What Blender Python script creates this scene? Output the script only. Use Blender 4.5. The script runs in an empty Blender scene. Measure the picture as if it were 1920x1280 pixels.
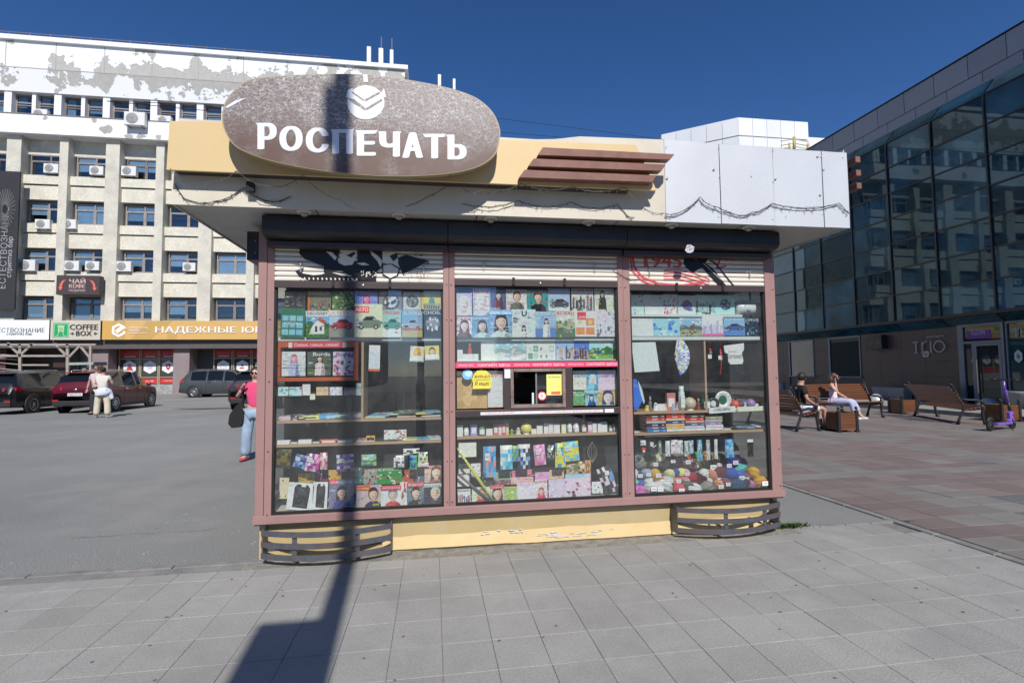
import bpy, bmesh, math, random
from mathutils import Vector, Matrix, Euler
from mathutils.geometry import delaunay_2d_cdt
R=math.radians
rnd=random.Random(7)
S=bpy.context.scene
COL=S.collection
# ---------------------------------------------------------------- camera, light, exposure
FPX=960.0; CH=1.5
_y,_p,_r=R(8.77),R(3.2),R(0.63)
FW=Vector((math.sin(_y)*math.cos(_p),math.cos(_y)*math.cos(_p),math.sin(_p)))
_r0=Vector((math.cos(_y),-math.sin(_y),0)); _u0=_r0.cross(FW)
RT=_r0*math.cos(_r)-_u0*math.sin(_r); UP=_u0*math.cos(_r)+_r0*math.sin(_r)
cd=bpy.data.cameras.new('camera'); cam=bpy.data.objects.new('camera',cd); COL.objects.link(cam)
cd.lens=18.0; cd.sensor_width=36.0; cd.clip_start=0.05; cd.clip_end=3000
m=Matrix.Identity(4)
for i in range(3):
    m[i][0]=RT[i]; m[i][1]=UP[i]; m[i][2]=-FW[i]
m[0][3],m[1][3],m[2][3]=0,0,CH
cam.matrix_world=m; S.camera=cam
SUN_EL=42.0; SUN_AZ=3.6          # sun stands behind the camera, a little to its right
w=bpy.data.worlds.new('World'); S.world=w; w.use_nodes=True
nt=w.node_tree; bg=nt.nodes['Background']
sky=nt.nodes.new('ShaderNodeTexSky'); sky.sky_type='NISHITA'; sky.sun_disc=False
sky.sun_elevation=R(SUN_EL); sky.sun_rotation=R(180-SUN_AZ); sky.altitude=200
sky.air_density=0.8; sky.dust_density=0.15; sky.ozone_density=3.0
hs=nt.nodes.new('ShaderNodeHueSaturation'); hs.inputs['Saturation'].default_value=1.2
nt.links.new(sky.outputs[0],hs.inputs['Color'])
vm=nt.nodes.new('ShaderNodeVectorMath'); vm.operation='MULTIPLY'; vm.inputs[1].default_value=(1.04,1.10,1.30); nt.links.new(hs.outputs[0],vm.inputs[0]); nt.links.new(vm.outputs[0],bg.inputs[0]); bg.inputs[1].default_value=0.083
sl=bpy.data.lights.new('sun','SUN'); sl.energy=4.6; sl.angle=R(0.53); sl.color=(1.0,0.955,0.89)
so=bpy.data.objects.new('sun',sl); COL.objects.link(so)
sd=Vector((math.sin(R(SUN_AZ))*math.cos(R(SUN_EL)),-math.cos(R(SUN_AZ))*math.cos(R(SUN_EL)),math.sin(R(SUN_EL))))
so.rotation_euler=sd.to_track_quat('Z','Y').to_euler(); so.location=(0,-20,30)
S.view_settings.view_transform='Standard'; S.view_settings.look='None'
S.view_settings.exposure=0.0; S.view_settings.gamma=1.0; S.view_settings.use_curve_mapping=False
S.render.engine='CYCLES'
S.cycles.max_bounces=8; S.cycles.transparent_max_bounces=16; S.cycles.caustics_refractive=False
S.cycles.caustics_reflective=False
# ---------------------------------------------------------------- photograph pixel -> point on a real plane
CP=Vector((0,0,CH))
def ray(x,y): return FW*FPX+RT*(x-960.0)-UP*(y-640.0)
def PY(x,y,Y):
    d=ray(x,y); return CP+d*(Y/d.y)
def PXp(x,y,X):
    d=ray(x,y); return CP+d*(X/d.x)
def PZ(x,y,Z=0.0):
    d=ray(x,y); return CP+d*((Z-CH)/d.z)
# ---------------------------------------------------------------- materials
def srgb(c):
    return tuple(((v/255.0)/12.92 if v<=10 else (((v/255.0)+0.055)/1.055)**2.4) for v in c)
MATS={}
def M(name,col,rough=0.6,metal=0.0,var=0.12,scale=4.0,bump=0.0,bscale=60.0,dirt=None,damt=0.5,dscale=2.0,
      coat=0.0,spec=0.5,objrand=0.0,emit=None,alpha=None,fine=0.0,fscale=200.0,stretch=None):
    if name in MATS: return MATS[name]
    mt=bpy.data.materials.new(name); mt.use_nodes=True; n=mt.node_tree.nodes; l=mt.node_tree.links
    b=n['Principled BSDF']
    b.inputs['Roughness'].default_value=rough; b.inputs['Metallic'].default_value=metal
    b.inputs['Specular IOR Level'].default_value=spec; b.inputs['Coat Weight'].default_value=coat
    b.inputs['Coat Roughness'].default_value=0.05
    geo=n.new('ShaderNodeNewGeometry'); vec=geo.outputs['Position']
    if stretch:
        mp=n.new('ShaderNodeMapping'); mp.inputs['Scale'].default_value=stretch; l.new(vec,mp.inputs[0]); vec=mp.outputs[0]
    def noise(sc,det=4,rg=0.6):
        t=n.new('ShaderNodeTexNoise'); t.inputs['Scale'].default_value=sc; t.inputs['Detail'].default_value=det
        t.inputs['Roughness'].default_value=rg; l.new(vec,t.inputs['Vector']); return t.outputs['Fac']
    def mrange(src,a,b_,c,d):
        t=n.new('ShaderNodeMapRange'); t.inputs[1].default_value=a; t.inputs[2].default_value=b_
        t.inputs[3].default_value=c; t.inputs[4].default_value=d; l.new(src,t.inputs[0]); return t.outputs[0]
    def mul(a,b_):
        t=n.new('ShaderNodeMath'); t.operation='MULTIPLY'; l.new(a,t.inputs[0]); l.new(b_,t.inputs[1]); return t.outputs[0]
    fac=mrange(noise(scale),0.25,0.75,1-var,1+var)
    if fine: fac=mul(fac,mrange(noise(fscale,2,0.5),0.3,0.7,1-fine,1+fine))
    if objrand:
        oi=n.new('ShaderNodeObjectInfo'); fac=mul(fac,mrange(oi.outputs['Random'],0,1,1-objrand,1+objrand))
    hsv=n.new('ShaderNodeVectorMath'); hsv.operation='SCALE'; hsv.inputs[0].default_value=col[:3]; l.new(fac,hsv.inputs['Scale'])
    out=hsv.outputs[0]
    if dirt:
        f2=mrange(noise(dscale,6,0.7),0.5-0.02,0.5+0.16,0.0,damt)
        mx=n.new('ShaderNodeMix'); mx.data_type='RGBA'; l.new(f2,mx.inputs[0]); l.new(out,mx.inputs[6]); mx.inputs[7].default_value=(*dirt,1); out=mx.outputs[2]
    l.new(out,b.inputs['Base Color'])
    if bump:
        bp=n.new('ShaderNodeBump'); bp.inputs['Strength'].default_value=bump; bp.inputs['Distance'].default_value=0.01
        l.new(noise(bscale,3,0.6),bp.inputs['Height']); l.new(bp.outputs[0],b.inputs['Normal'])
    if emit:
        b.inputs['Emission Color'].default_value=(*emit[:3],1); b.inputs['Emission Strength'].default_value=emit[3]
    MATS[name]=mt; return mt
def colmat(name,rough=0.45,spec=0.5,coat=0.0,bump=0.0,bscale=150,var=0.1,vscale=60):
    mt=M(name,(1,1,1),rough=rough,spec=spec,coat=coat,bump=bump,bscale=bscale,var=var,scale=vscale)
    n=mt.node_tree.nodes; l=mt.node_tree.links
    a=n.new('ShaderNodeAttribute'); a.attribute_name='Col'
    sc=[x for x in n if x.type=='VECT_MATH'][0]; l.new(a.outputs['Color'],sc.inputs[0]); return mt
PRINT=colmat('printed_paper',0.35,0.4,0.12,0.02,20)
def ink_detail(mt,sc=75,amt=.20):
    # half-tone like variation of the print, as a photograph on a cover has
    n=mt.node_tree.nodes; l=mt.node_tree.links; sc_=[x for x in n if x.type=='VECT_MATH'][0]; bs=n['Principled BSDF']; g=n.new('ShaderNodeNewGeometry')
    t=n.new('ShaderNodeTexNoise'); t.inputs['Scale'].default_value=sc; t.inputs['Detail'].default_value=3; l.new(g.outputs['Position'],t.inputs['Vector'])
    a=n.new('ShaderNodeVectorMath'); a.operation='SUBTRACT'; l.new(t.outputs['Color'],a.inputs[0]); a.inputs[1].default_value=(.5,.5,.5)
    b=n.new('ShaderNodeVectorMath'); b.operation='MULTIPLY_ADD'; l.new(a.outputs[0],b.inputs[0]); b.inputs[1].default_value=(amt*3,amt*3,amt*3); b.inputs[2].default_value=(1,1,1)
    c=n.new('ShaderNodeVectorMath'); c.operation='MULTIPLY'; l.new(sc_.outputs[0],c.inputs[0]); l.new(b.outputs[0],c.inputs[1]); l.new(c.outputs[0],bs.inputs['Base Color'])
ink_detail(PRINT)
YARN=colmat('wool_yarn',0.95,0.1,0,0.8,350)
CLOTH=colmat('cloth',0.9,0.15,0,0.35,260,0.08,14)
SKIN=colmat('skin',0.55,0.35,0,0.05,90,0.06)
VINYL=colmat('sign_vinyl',0.4,0.4,0,0,60,0.05,1.2)
def glassmat(name,tint,rough,ior,fac_boost=1.0,dust=0.0):
    mt=bpy.data.materials.new(name); mt.use_nodes=True; n=mt.node_tree.nodes; l=mt.node_tree.links
    for x in list(n):
        if x.type!='OUTPUT_MATERIAL': n.remove(x)
    o=[x for x in n if x.type=='OUTPUT_MATERIAL'][0]
    t=n.new('ShaderNodeBsdfTransparent'); t.inputs[0].default_value=(*tint,1)
    g=n.new('ShaderNodeBsdfGlossy'); g.inputs['Roughness'].default_value=rough
    ge=n.new('ShaderNodeNewGeometry'); dt=n.new('ShaderNodeVectorMath'); dt.operation='DOT_PRODUCT'; l.new(ge.outputs['Incoming'],dt.inputs[0]); l.new(ge.outputs['Normal'],dt.inputs[1])
    def q(op,a,b_):
        t_=n.new('ShaderNodeMath'); t_.operation=op; t_.use_clamp=False
        for i,v in enumerate((a,b_)):
            if hasattr(v,'links'): l.new(v,t_.inputs[i])
            else: t_.inputs[i].default_value=v
        return t_.outputs[0]
    r0_=((ior-1)/(ior+1))**2*fac_boost
    pw=q('POWER',q('SUBTRACT',1.0,q('ABSOLUTE',dt.outputs['Value'],0)),5.0); ff=q('ADD',q('MULTIPLY',pw,1-r0_),r0_)
    ml=n.new('ShaderNodeMath'); ml.operation='MULTIPLY'; ml.inputs[1].default_value=1.0; ml.use_clamp=True
    l.new(ff,ml.inputs[0])
    mx=n.new('ShaderNodeMixShader'); l.new(ml.outputs[0],mx.inputs[0]); l.new(t.outputs[0],mx.inputs[1]); l.new(g.outputs[0],mx.inputs[2])
    dn=n.new('ShaderNodeTexNoise'); dn.inputs['Scale'].default_value=3.5; dn.inputs['Detail'].default_value=6; dn.inputs['Roughness'].default_value=.7; l.new(ge.outputs['Position'],dn.inputs['Vector'])
    df=n.new('ShaderNodeBsdfDiffuse'); df.inputs[0].default_value=(.75,.76,.76,1)
    dr=n.new('ShaderNodeMapRange'); dr.inputs[1].default_value=.35; dr.inputs[2].default_value=.75; dr.inputs[3].default_value=dust*.4; dr.inputs[4].default_value=dust*2.2; l.new(dn.outputs['Fac'],dr.inputs[0])
    m2=n.new('ShaderNodeMixShader'); l.new(dr.outputs[0],m2.inputs[0]); l.new(mx.outputs[0],m2.inputs[1]); l.new(df.outputs[0],m2.inputs[2])
    l.new(m2.outputs[0],o.inputs[0]); MATS[name]=mt; return mt
GLASS=glassmat('window_glass',(0.94,0.96,0.95),0.0,1.5,2.1,0.016)
# ---------------------------------------------------------------- mesh builder
ORG={}
class MB:
    def __init__(s): s.v=[]; s.f=[]; s.m=[]; s.c=[]; s.mats=[]; s.smooth=[]; s.usec=False
    def mi(s,mat):
        if mat is None: return 0
        if mat not in s.mats: s.mats.append(mat)
        return s.mats.index(mat)
    def face(s,pts,mat=None,col=None,sm=False):
        i=len(s.v); s.v.extend([tuple(p) for p in pts]); s.f.append(tuple(range(i,i+len(pts))))
        s.m.append(s.mi(mat)); s.c.append(col or (1,1,1)); s.smooth.append(sm)
        if col: s.usec=True
    def mesh(s,vs,fs,mat=None,col=None,sm=False):
        i=len(s.v); s.v.extend([tuple(p) for p in vs]); k=s.mi(mat)
        for f in fs:
            s.f.append(tuple(i+a for a in f)); s.m.append(k); s.c.append(col or (1,1,1)); s.smooth.append(sm)
        if col: s.usec=True
    def box(s,x0,x1,y0,y1,z0,z1,mat=None,col=None,mtx=None):
        vs=[(x,y,z) for z in (z0,z1) for y in (y0,y1) for x in (x0,x1)]
        if mtx: vs=[mtx@Vector(v) for v in vs]
        s.mesh(vs,[(0,2,3,1),(4,5,7,6),(0,1,5,4),(2,6,7,3),(0,4,6,2),(1,3,7,5)],mat,col)
    def prism(s,poly,ax,a,b,mat=None,col=None,sm=False):
        # poly in the plane normal to axis ax: ax='x' -> (y,z), 'y' -> (x,z), 'z' -> (x,y)
        def p(q,t): return {'x':(t,q[0],q[1]),'y':(q[0],t,q[1]),'z':(q[0],q[1],t)}[ax]
        n=len(poly); ar=sum(poly[i][0]*poly[(i+1)%n][1]-poly[(i+1)%n][0]*poly[i][1] for i in range(n))
        if ar<0: poly=poly[::-1]
        vs=[p(q,a) for q in poly]+[p(q,b) for q in poly]
        fl=(ax=='y')!=(b<a)
        fs=[tuple(range(n))[::-1],tuple(range(n,2*n))]+[(i,(i+1)%n,n+(i+1)%n,n+i) for i in range(n)]
        if fl: fs=[f[::-1] for f in fs]
        s.mesh(vs,fs,mat,col,sm)
    def tube(s,path,r,n=6,mat=None,col=None,cap=True,sm=True):
        P=[Vector(p) for p in path]; rs=r if isinstance(r,(list,tuple)) else [r]*len(P); vs=[]
        prev=None
        for i,p in enumerate(P):
            d=(P[min(i+1,len(P)-1)]-P[max(i-1,0)]).normalized()
            if prev is None: a=d.orthogonal().normalized()
            else:
                a=(prev-d*prev.dot(d)); a=a.normalized() if a.length>1e-6 else d.orthogonal().normalized()
            prev=a; b=d.cross(a)
            for k in range(n):
                t=2*math.pi*k/n; vs.append(p+(a*math.cos(t)+b*math.sin(t))*rs[i])
        fs=[(i*n+k,i*n+(k+1)%n,(i+1)*n+(k+1)%n,(i+1)*n+k) for i in range(len(P)-1) for k in range(n)]
        if cap: fs+= [tuple(range(n))[::-1],tuple(range((len(P)-1)*n,len(P)*n))]
        s.mesh(vs,fs,mat,col,sm)
    def lathe(s,prof,c=(0,0,0),n=16,mat=None,col=None,sm=True,axis='z',arc=2*math.pi):
        vs=[]; full=abs(arc-2*math.pi)<1e-6; k=n if full else n+1
        for r,z in prof:
            for i in range(k):
                t=arc*i/n; q=(r*math.cos(t),r*math.sin(t),z)
                if axis=='x': q=(q[2],q[0],q[1])
                if axis=='y': q=(q[0],q[2],q[1])
                vs.append((q[0]+c[0],q[1]+c[1],q[2]+c[2]))
        fs=[]
        for j in range(len(prof)-1):
            for i in range(n):
                a=j*k+i; b=j*k+(i+1)%k; f=(a,b,b+k,a+k)
                fs.append(f[::-1] if axis=='y' else f)
        s.mesh(vs,fs,mat,col,sm)
    def ball(s,c,r,n=12,mat=None,col=None,sc=(1,1,1),mtx=None):
        h=n//2; vs=[]
        for j in range(h+1):
            ph=math.pi*j/h
            for i in range(n):
                t=2*math.pi*i/n; q=Vector((math.sin(ph)*math.cos(t)*r*sc[0],math.sin(ph)*math.sin(t)*r*sc[1],math.cos(ph)*r*sc[2]))
                if mtx: q=mtx@q
                vs.append(q+Vector(c))
        fs=[(j*n+i,(j+1)*n+i,(j+1)*n+(i+1)%n,j*n+(i+1)%n) for j in range(h) for i in range(n)]
        s.mesh(vs,fs,mat,col,True)
    def build(s,name,mat=None,parent=None,kind=None,label=None,loc=None):
        used=sorted({i for f in s.f for i in f})
        if len(used)<len(s.v):
            mp_={a:k for k,a in enumerate(used)}; s.v=[s.v[a] for a in used]; s.f=[tuple(mp_[i] for i in f) for f in s.f]
        me=bpy.data.meshes.new(name)
        o_=ORG.get(parent.name,Vector((0,0,0))) if parent else Vector((0,0,0))
        if loc is not None: o_=Vector(loc)
        me.from_pydata([(a[0]-o_[0],a[1]-o_[1],a[2]-o_[2]) for a in s.v],[],s.f)
        mats=s.mats if s.mats else [mat]
        for k in mats: me.materials.append(k)
        if mat and s.mats and None in s.mats: me.materials[s.mats.index(None)]=mat
        me.polygons.foreach_set('material_index',s.m); me.polygons.foreach_set('use_smooth',s.smooth)
        if s.usec:
            ca=me.color_attributes.new('Col','FLOAT_COLOR','CORNER'); buf=[]
            for p,c in zip(me.polygons,s.c): buf.extend(list(c[:3])+[1.0] if p.loop_total==1 else (list(c[:3])+[1.0])*p.loop_total)
            ca.data.foreach_set('color',buf)
        me.update(); o=bpy.data.objects.new(name,me); COL.objects.link(o)
        if parent: o.parent=parent; ORG[o.name]=o_
        elif loc is not None: o.location=loc
        if kind: o['kind']=kind
        if label: o['label']=label
        return o
def tag(o,label,cat,group=None,kind=None):
    if label: o['label']=label
    if cat: o['category']=cat
    if group: o['group']=group
    if kind: o['kind']=kind
    return o
def thing(name,label,cat,loc=(0,0,0),rz=0.0,group=None,local=False):
    e=bpy.data.objects.new(name,None); COL.objects.link(e); e.location=loc; e.rotation_euler=(0,0,rz); e.empty_display_size=0.2
    ORG[e.name]=Vector((0,0,0)) if local else Vector(loc)
    return tag(e,label,cat,group)
def struct(name,loc=(0,0,0)):
    e=bpy.data.objects.new(name,None); COL.objects.link(e); e.location=loc; ORG[e.name]=Vector(loc); e['kind']='structure'; return e
def copy_tree(o,parent=None,loc=None,rz=None,label=None,sc=None):
    c=o.copy(); COL.objects.link(c)
    if parent: c.parent=parent
    if loc is not None: c.location=loc
    if rz is not None: c.rotation_euler=(0,0,rz)
    if label: c['label']=label
    if sc: c.scale=sc
    for ch in list(o.children): copy_tree(ch,c)
    return c
def bevel(o,w=0.006,seg=2,ang=40):
    b=o.modifiers.new('bevel','BEVEL'); b.width=w; b.segments=seg; b.limit_method='ANGLE'; b.angle_limit=R(ang); return o
def subsurf(o,n=2):
    b=o.modifiers.new('sub','SUBSURF'); b.levels=n; b.render_levels=n; return o
# ---------------------------------------------------------------- text and flat print
_TX={}
def text2d(st,bold=0.0,res=2,shear=0.0):
    k=(st,bold,res,shear)
    if k in _TX: return _TX[k]
    c=bpy.data.curves.new('t','FONT'); c.body=st; c.resolution_u=res; c.fill_mode='NONE'; c.shear=shear
    o=bpy.data.objects.new('t',c); me=o.to_mesh()
    P=[Vector((v.co.x,v.co.y)) for v in me.vertices]; E=[tuple(e.vertices) for e in me.edges]
    o.to_mesh_clear(); bpy.data.objects.remove(o); bpy.data.curves.remove(c)
    vs,fs=[],[]
    if P:
        cv,_,cf,*_r=delaunay_2d_cdt(P,E,[],0,1e-5,False)
        segs=[(P[i],P[j]) for i,j in E]
        def inside(x,y):
            k=0
            for p,q in segs:
                if (p.y>y)!=(q.y>y) and x<(q.x-p.x)*(y-p.y)/(q.y-p.y)+p.x: k^=1
            return k
        for f in cf:
            cx=sum(cv[i].x for i in f)/len(f); cy=sum(cv[i].y for i in f)/len(f)
            if inside(cx,cy): fs.append(tuple(f))
        vs=[(v.x,v.y) for v in cv]
    if vs:
        x0=min(v[0] for v in vs); x1=max(v[0] for v in vs); y0=min(v[1] for v in vs); y1=max(v[1] for v in vs)
        vs=[((v[0]-x0)/(x1-x0+1e-9),(v[1]-y0)/(y1-y0+1e-9)) for v in vs]; asp=(x1-x0)/(y1-y0+1e-9)
    else: asp=1
    _TX[k]=(vs,fs,asp); return _TX[k]
class Art:
    """flat print laid on a rectangle: origin o (lower left), unit vectors u (right), v (up), n (towards the viewer)"""
    def __init__(s,mb,o,u,v,n,W,H,mat=None,step=0.0003,z0=0.0004):
        s.mb=mb;s.o=Vector(o);s.u=Vector(u);s.v=Vector(v);s.n=Vector(n);s.W=W;s.H=H;s.z=z0;s.step=step;s.mat=mat or PRINT
    def pt(s,x,y): return s.o+s.u*(x*s.W)+s.v*(y*s.H)+s.n*s.z
    def poly(s,pts,col):
        cl=[(min(1,max(0,x)),min(1,max(0,y))) for x,y in pts]
        s.mb.face([s.pt(*p) for p in cl],s.mat,col); s.z+=s.step
    def rect(s,x0,y0,x1,y1,col): s.poly([(x0,y0),(x1,y0),(x1,y1),(x0,y1)],col)
    def ell(s,cx,cy,rx,ry,col,n=12): s.poly([(cx+rx*math.cos(2*math.pi*i/n),cy+ry*math.sin(2*math.pi*i/n)) for i in range(n)],col)
    def line(s,pts,w,col):
        for (a,b),(c,d) in zip(pts[:-1],pts[1:]):
            dx,dy=(c-a)*s.W,(d-b)*s.H; L=math.hypot(dx,dy)+1e-9; nx,ny=-dy/L*w/2,dx/L*w/2
            s.mb.face([s.pt(a+nx/s.W,b+ny/s.H),s.pt(c+nx/s.W,d+ny/s.H),s.pt(c-nx/s.W,d-ny/s.H),s.pt(a-nx/s.W,b-ny/s.H)][::-1],s.mat,col)
        s.z+=s.step
    def text(s,st,x0,y0,x1,y1,col,bold=0.0,fit=True,shear=0.0,center=False):
        vs,fs,asp=text2d(st,0.0,2,shear); w=(x1-x0)
        if not fit:
            w2=asp*(y1-y0)*s.H/s.W; 
            if w2<w:
                if center: x0=x0+(w-w2)/2
                w=w2
        hh=(y1-y0)*s.H/s.W
        for sh in ((-.5,.5) if bold else (0,)):
            s.mb.mesh([s.pt(x0+a*w+sh*bold*1.6*hh,y0+b*(y1-y0)) for a,b in vs],fs,s.mat,col); s.z+=s.step
    def scatter(s,n,cols,x0=0,y0=0,x1=1,y1=1,sz=0.08,r=None):
        r=r or rnd
        for _ in range(n):
            cx=r.uniform(x0,x1); cy=r.uniform(y0,y1); a=r.uniform(.4,1)*sz; b=r.uniform(.4,1)*sz; t=r.uniform(0,3)
            k=r.randint(3,5); q=[(min(x1,max(x0,cx+a*math.cos(t+2*math.pi*i/k))),min(y1,max(y0,cy+b*math.sin(t+2*math.pi*i/k)))) for i in range(k)]
            s.mb.face([s.pt(*p) for p in q],s.mat,r.choice(cols))
            s.z+=s.step*0.22
        s.z+=s.step
X_,Y_,Z_=Vector((1,0,0)),Vector((0,1,0)),Vector((0,0,1))
# ================================================================ GROUND
asph=M('asphalt',(0.222,0.224,0.214),rough=0.92,var=0.20,scale=0.22,fine=0.38,fscale=85,bump=0.12,bscale=150,dirt=(0.285,0.278,0.262),damt=0.8,dscale=0.35)
slabm=M('concrete_slab',(0.322,0.314,0.292),rough=0.9,var=0.12,scale=1.6,fine=0.12,fscale=80,bump=0.35,bscale=90,objrand=0.06,dirt=(0.24,0.235,0.225),damt=0.55,dscale=1.3)
joint=M('joint_grit',(0.20,0.195,0.18),rough=1,var=0.35,scale=25)
kerbm=M('kerb_concrete',(0.235,0.228,0.215),rough=0.9,var=0.2,scale=4,fine=0.2,bump=0.3,bscale=140,dirt=(0.12,0.11,0.10),dscale=5)
redm=M('red_paving',(0.190,0.150,0.139),rough=0.85,var=0.12,scale=1.8,fine=0.14,bump=0.2,bscale=180,objrand=0.12,dirt=(0.16,0.125,0.11),damt=0.5,dscale=1.1)
grym=M('grey_paving',(0.195,0.182,0.168),rough=0.85,var=0.14,scale=1.8,fine=0.14,bump=0.2,bscale=180,objrand=0.1)
blum=M('blue_grey_paving',(0.135,0.135,0.138),rough=0.8,var=0.14,scale=1.8,fine=0.14,bump=0.2,bscale=180,objrand=0.1)
b=MB(); b.box(-400,400,-150,600,-0.6,-0.03); ground=b.build('ground',asph,kind='structure')
b=MB(); b.box(-120,4.36,4.47,120,-0.03,0.0)
b.build('asphalt_square',asph,kind='structure')
# concrete slab pavement (slabs are pieces of their own)
pave=struct('pavement',(0,3,0))
b=MB(); b.box(-60,60,-30,4.40,-0.029,-0.008); b.build('joint_bed',joint,pave)
SW,SD=0.276,0.293
def slab_mesh(w,d,h=0.03,ch=0.002,j=0.0022):
    b=MB(); x,y=w/2-j/2,d/2-j/2
    vs=[(-x,-y,-h),(x,-y,-h),(x,y,-h),(-x,y,-h),(-x,-y,-ch),(x,-y,-ch),(x,y,-ch),(-x,y,-ch),(-x+ch,-y+ch,0),(x-ch,-y+ch,0),(x-ch,y-ch,0),(-x+ch,y-ch,0)]
    fs=[(8,9,10,11)]+[(i,(i+1)%4,4+(i+1)%4,4+i) for i in range(4)]+[(4+i,4+(i+1)%4,8+(i+1)%4,8+i) for i in range(4)]
    b.mesh(vs,fs); return b
def pieces(name,parent,cells,mb,mats,maxn,z=0.0,jit=0.0012):
    """cells: (x,y,matindex) sorted by how large they show; first maxn are objects, the rest one mesh"""
    cache={}
    for i,(x,y,k) in enumerate(cells[:maxn]):
        if k not in cache:
            o=mb.build(name,mats[k]); cache[k]=o.data
        else: o=bpy.data.objects.new(name,cache[k]); COL.objects.link(o)
        o.parent=parent; o.location=Vector((x,y,z+rnd.uniform(-jit,jit)))-ORG[parent.name]
        o.rotation_euler=(rnd.uniform(-.003,.003),rnd.uniform(-.003,.003),rnd.uniform(-.004,.004))
    if cells[maxn:]:
        b=MB()
        for x,y,k in cells[maxn:]:
            dz=z+rnd.uniform(-jit,jit)
            b.mesh([(vx+x,vy+y,vz+dz) for vx,vy,vz in mb.v],mb.f,mats[k])
        b.build('far_'+name,None,parent,kind='stuff')
def inview(x,y,z=0,mg=40):
    d=Vector((x,y,z))-CP; zz=d.dot(FW)
    if zz<0.3: return None
    px=960+FPX*d.dot(RT)/zz; py=640-FPX*d.dot(UP)/zz
    return (px,py,zz) if -mg<px<1920+mg and py<1280+mg*2 else None
cells=[]
for iy in range(-6,15):
    for ix in range(-28,36):
        x=0.045+SW*(ix+0.5); y=4.40-SD*(iy+0.5)
        if y<-0.6 : continue
        q=inview(x,y)
        cells.append((x,y,0,q[2] if q else 50+abs(x)+abs(y-3)))
cells=[c for c in cells if c[1]<4.40 and (c[0]<4.30 or c[1]<4.2)]
cells=[c for c in cells if c[0]<4.42]
cells.sort(key=lambda c:c[3]); pieces('slab',pave,[c[:3] for c in cells if c[1]<4.27],slab_mesh(SW,SD),[slabm],300)
# the row cut against the kiosk, set in rough mortar
b=MB(); b.box(-1.45,3.3,4.26,4.50,-0.02,0.002); mor=b.build('mortar_strip',M('mortar',(0.27,0.255,0.22),rough=1,var=0.35,scale=12,fine=0.3,bump=1.0,bscale=90),pave)
b=MB(); b.box(-14,-1.46,4.27,4.398,-0.02,0.001); b.build('edge_strip',kerbm,pave)
b=MB()
for x in [-14+1.0*i for i in range(13)]: b.box(x+.006,x+.994,4.40,4.475,-0.03,0.006)
kb=b.build('kerb_edging',kerbm,pave,kind='stuff'); bevel(kb,0.004,1)
b=MB()
for i in range(4): b.box(3.32+.27*i,3.32+.27*i+.264,4.40,4.462,-0.03,0.008)
kb=b.build('kerb_edging',kerbm,pave,kind='stuff'); bevel(kb,0.004,1)
# hairline cracks and a repair seam in the asphalt
b=MB(); rk=random.Random(4); ckm=M('asphalt_crack',(0.15,0.148,0.14),rough=1)
for (x0,y0,x1,y1) in ((0,935,300,905),(120,1010,430,985),(60,860,420,850),(300,790,455,800)):
    a=PZ(x0,y0); c=PZ(x1,y1); n=26; off=0; P=[]
    for i in range(n+1):
        off+=rk.uniform(-.03,.03); d=(c-a).normalized(); P.append(a+(c-a)*(i/n)+Vector((-d.y,d.x,0))*off)
    for p,q in zip(P[:-1],P[1:]):
        w_=rk.uniform(.001,.004); d=(q-p).normalized(); s_=Vector((-d.y,d.x,0))*w_; b.face([v+Z_*.003 for v in (p-s_,q-s_,q+s_,p+s_)])
b.build('asphalt_cracks',ckm,None,kind='structure')
b=MB()
for i in range(260):
    x=rk.uniform(-9,-1.5); y=4.5+abs(rk.gauss(0,1.2)); r_=rk.uniform(.004,.013); b.mesh([(x-r_,y,0),(x,y-r_,0),(x+r_,y,0),(x,y+r_,0),(x,y,r_*.8)],[(0,1,4),(1,2,4),(2,3,4),(3,0,4)])
b.build('loose_grit',M('loose_grit',(0.26,0.25,0.23),rough=1,var=.4,scale=40),None,kind='stuff')
# chewing gum marks trodden into the slabs
b=MB(); gm=M('old_gum',(0.15,0.147,0.14),rough=0.9,var=0.2,scale=30)
gp=[(434,1086),(461,1099),(523,1092),(529,1107),(530,1117),(311,1077),(312,1157),(340,1154),(172,1241),(281,1210),(10,1146),(795,1079),(861,1075),(702,1105),(721,1097),(751,1097),(740,1275),(756,1193),(936,1201),(1043,1173),(1019,1194),(1262,1112),(1268,1119),(682,1234),(1294,1059),(1536,1051),(1546,1066),(1493,1097),(1404,1113),(1463,1147),(1446,1120),(1718,1102),(1740,1104),(1728,1129),(1639,1124),(1806,1147),(1835,1064),(1782,1032),(1462,1180),(1566,1271),(1908,1144),(1570,1035),(1750,1032),(290,1275),(826,1021),(881,1040),(294,990)]
for x,y in gp:
    p=PZ(x,y); a=rnd.uniform(.006,.012); n=9; t0=rnd.uniform(0,3)
    b.face([(p.x+a*rnd.uniform(.8,1.3)*math.cos(t0+2*math.pi*i/n),p.y+a*rnd.uniform(.7,1.1)*math.sin(t0+2*math.pi*i/n),0.0035) for i in range(n)])
b.build('gum_marks',gm,pave,kind='stuff')
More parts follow.
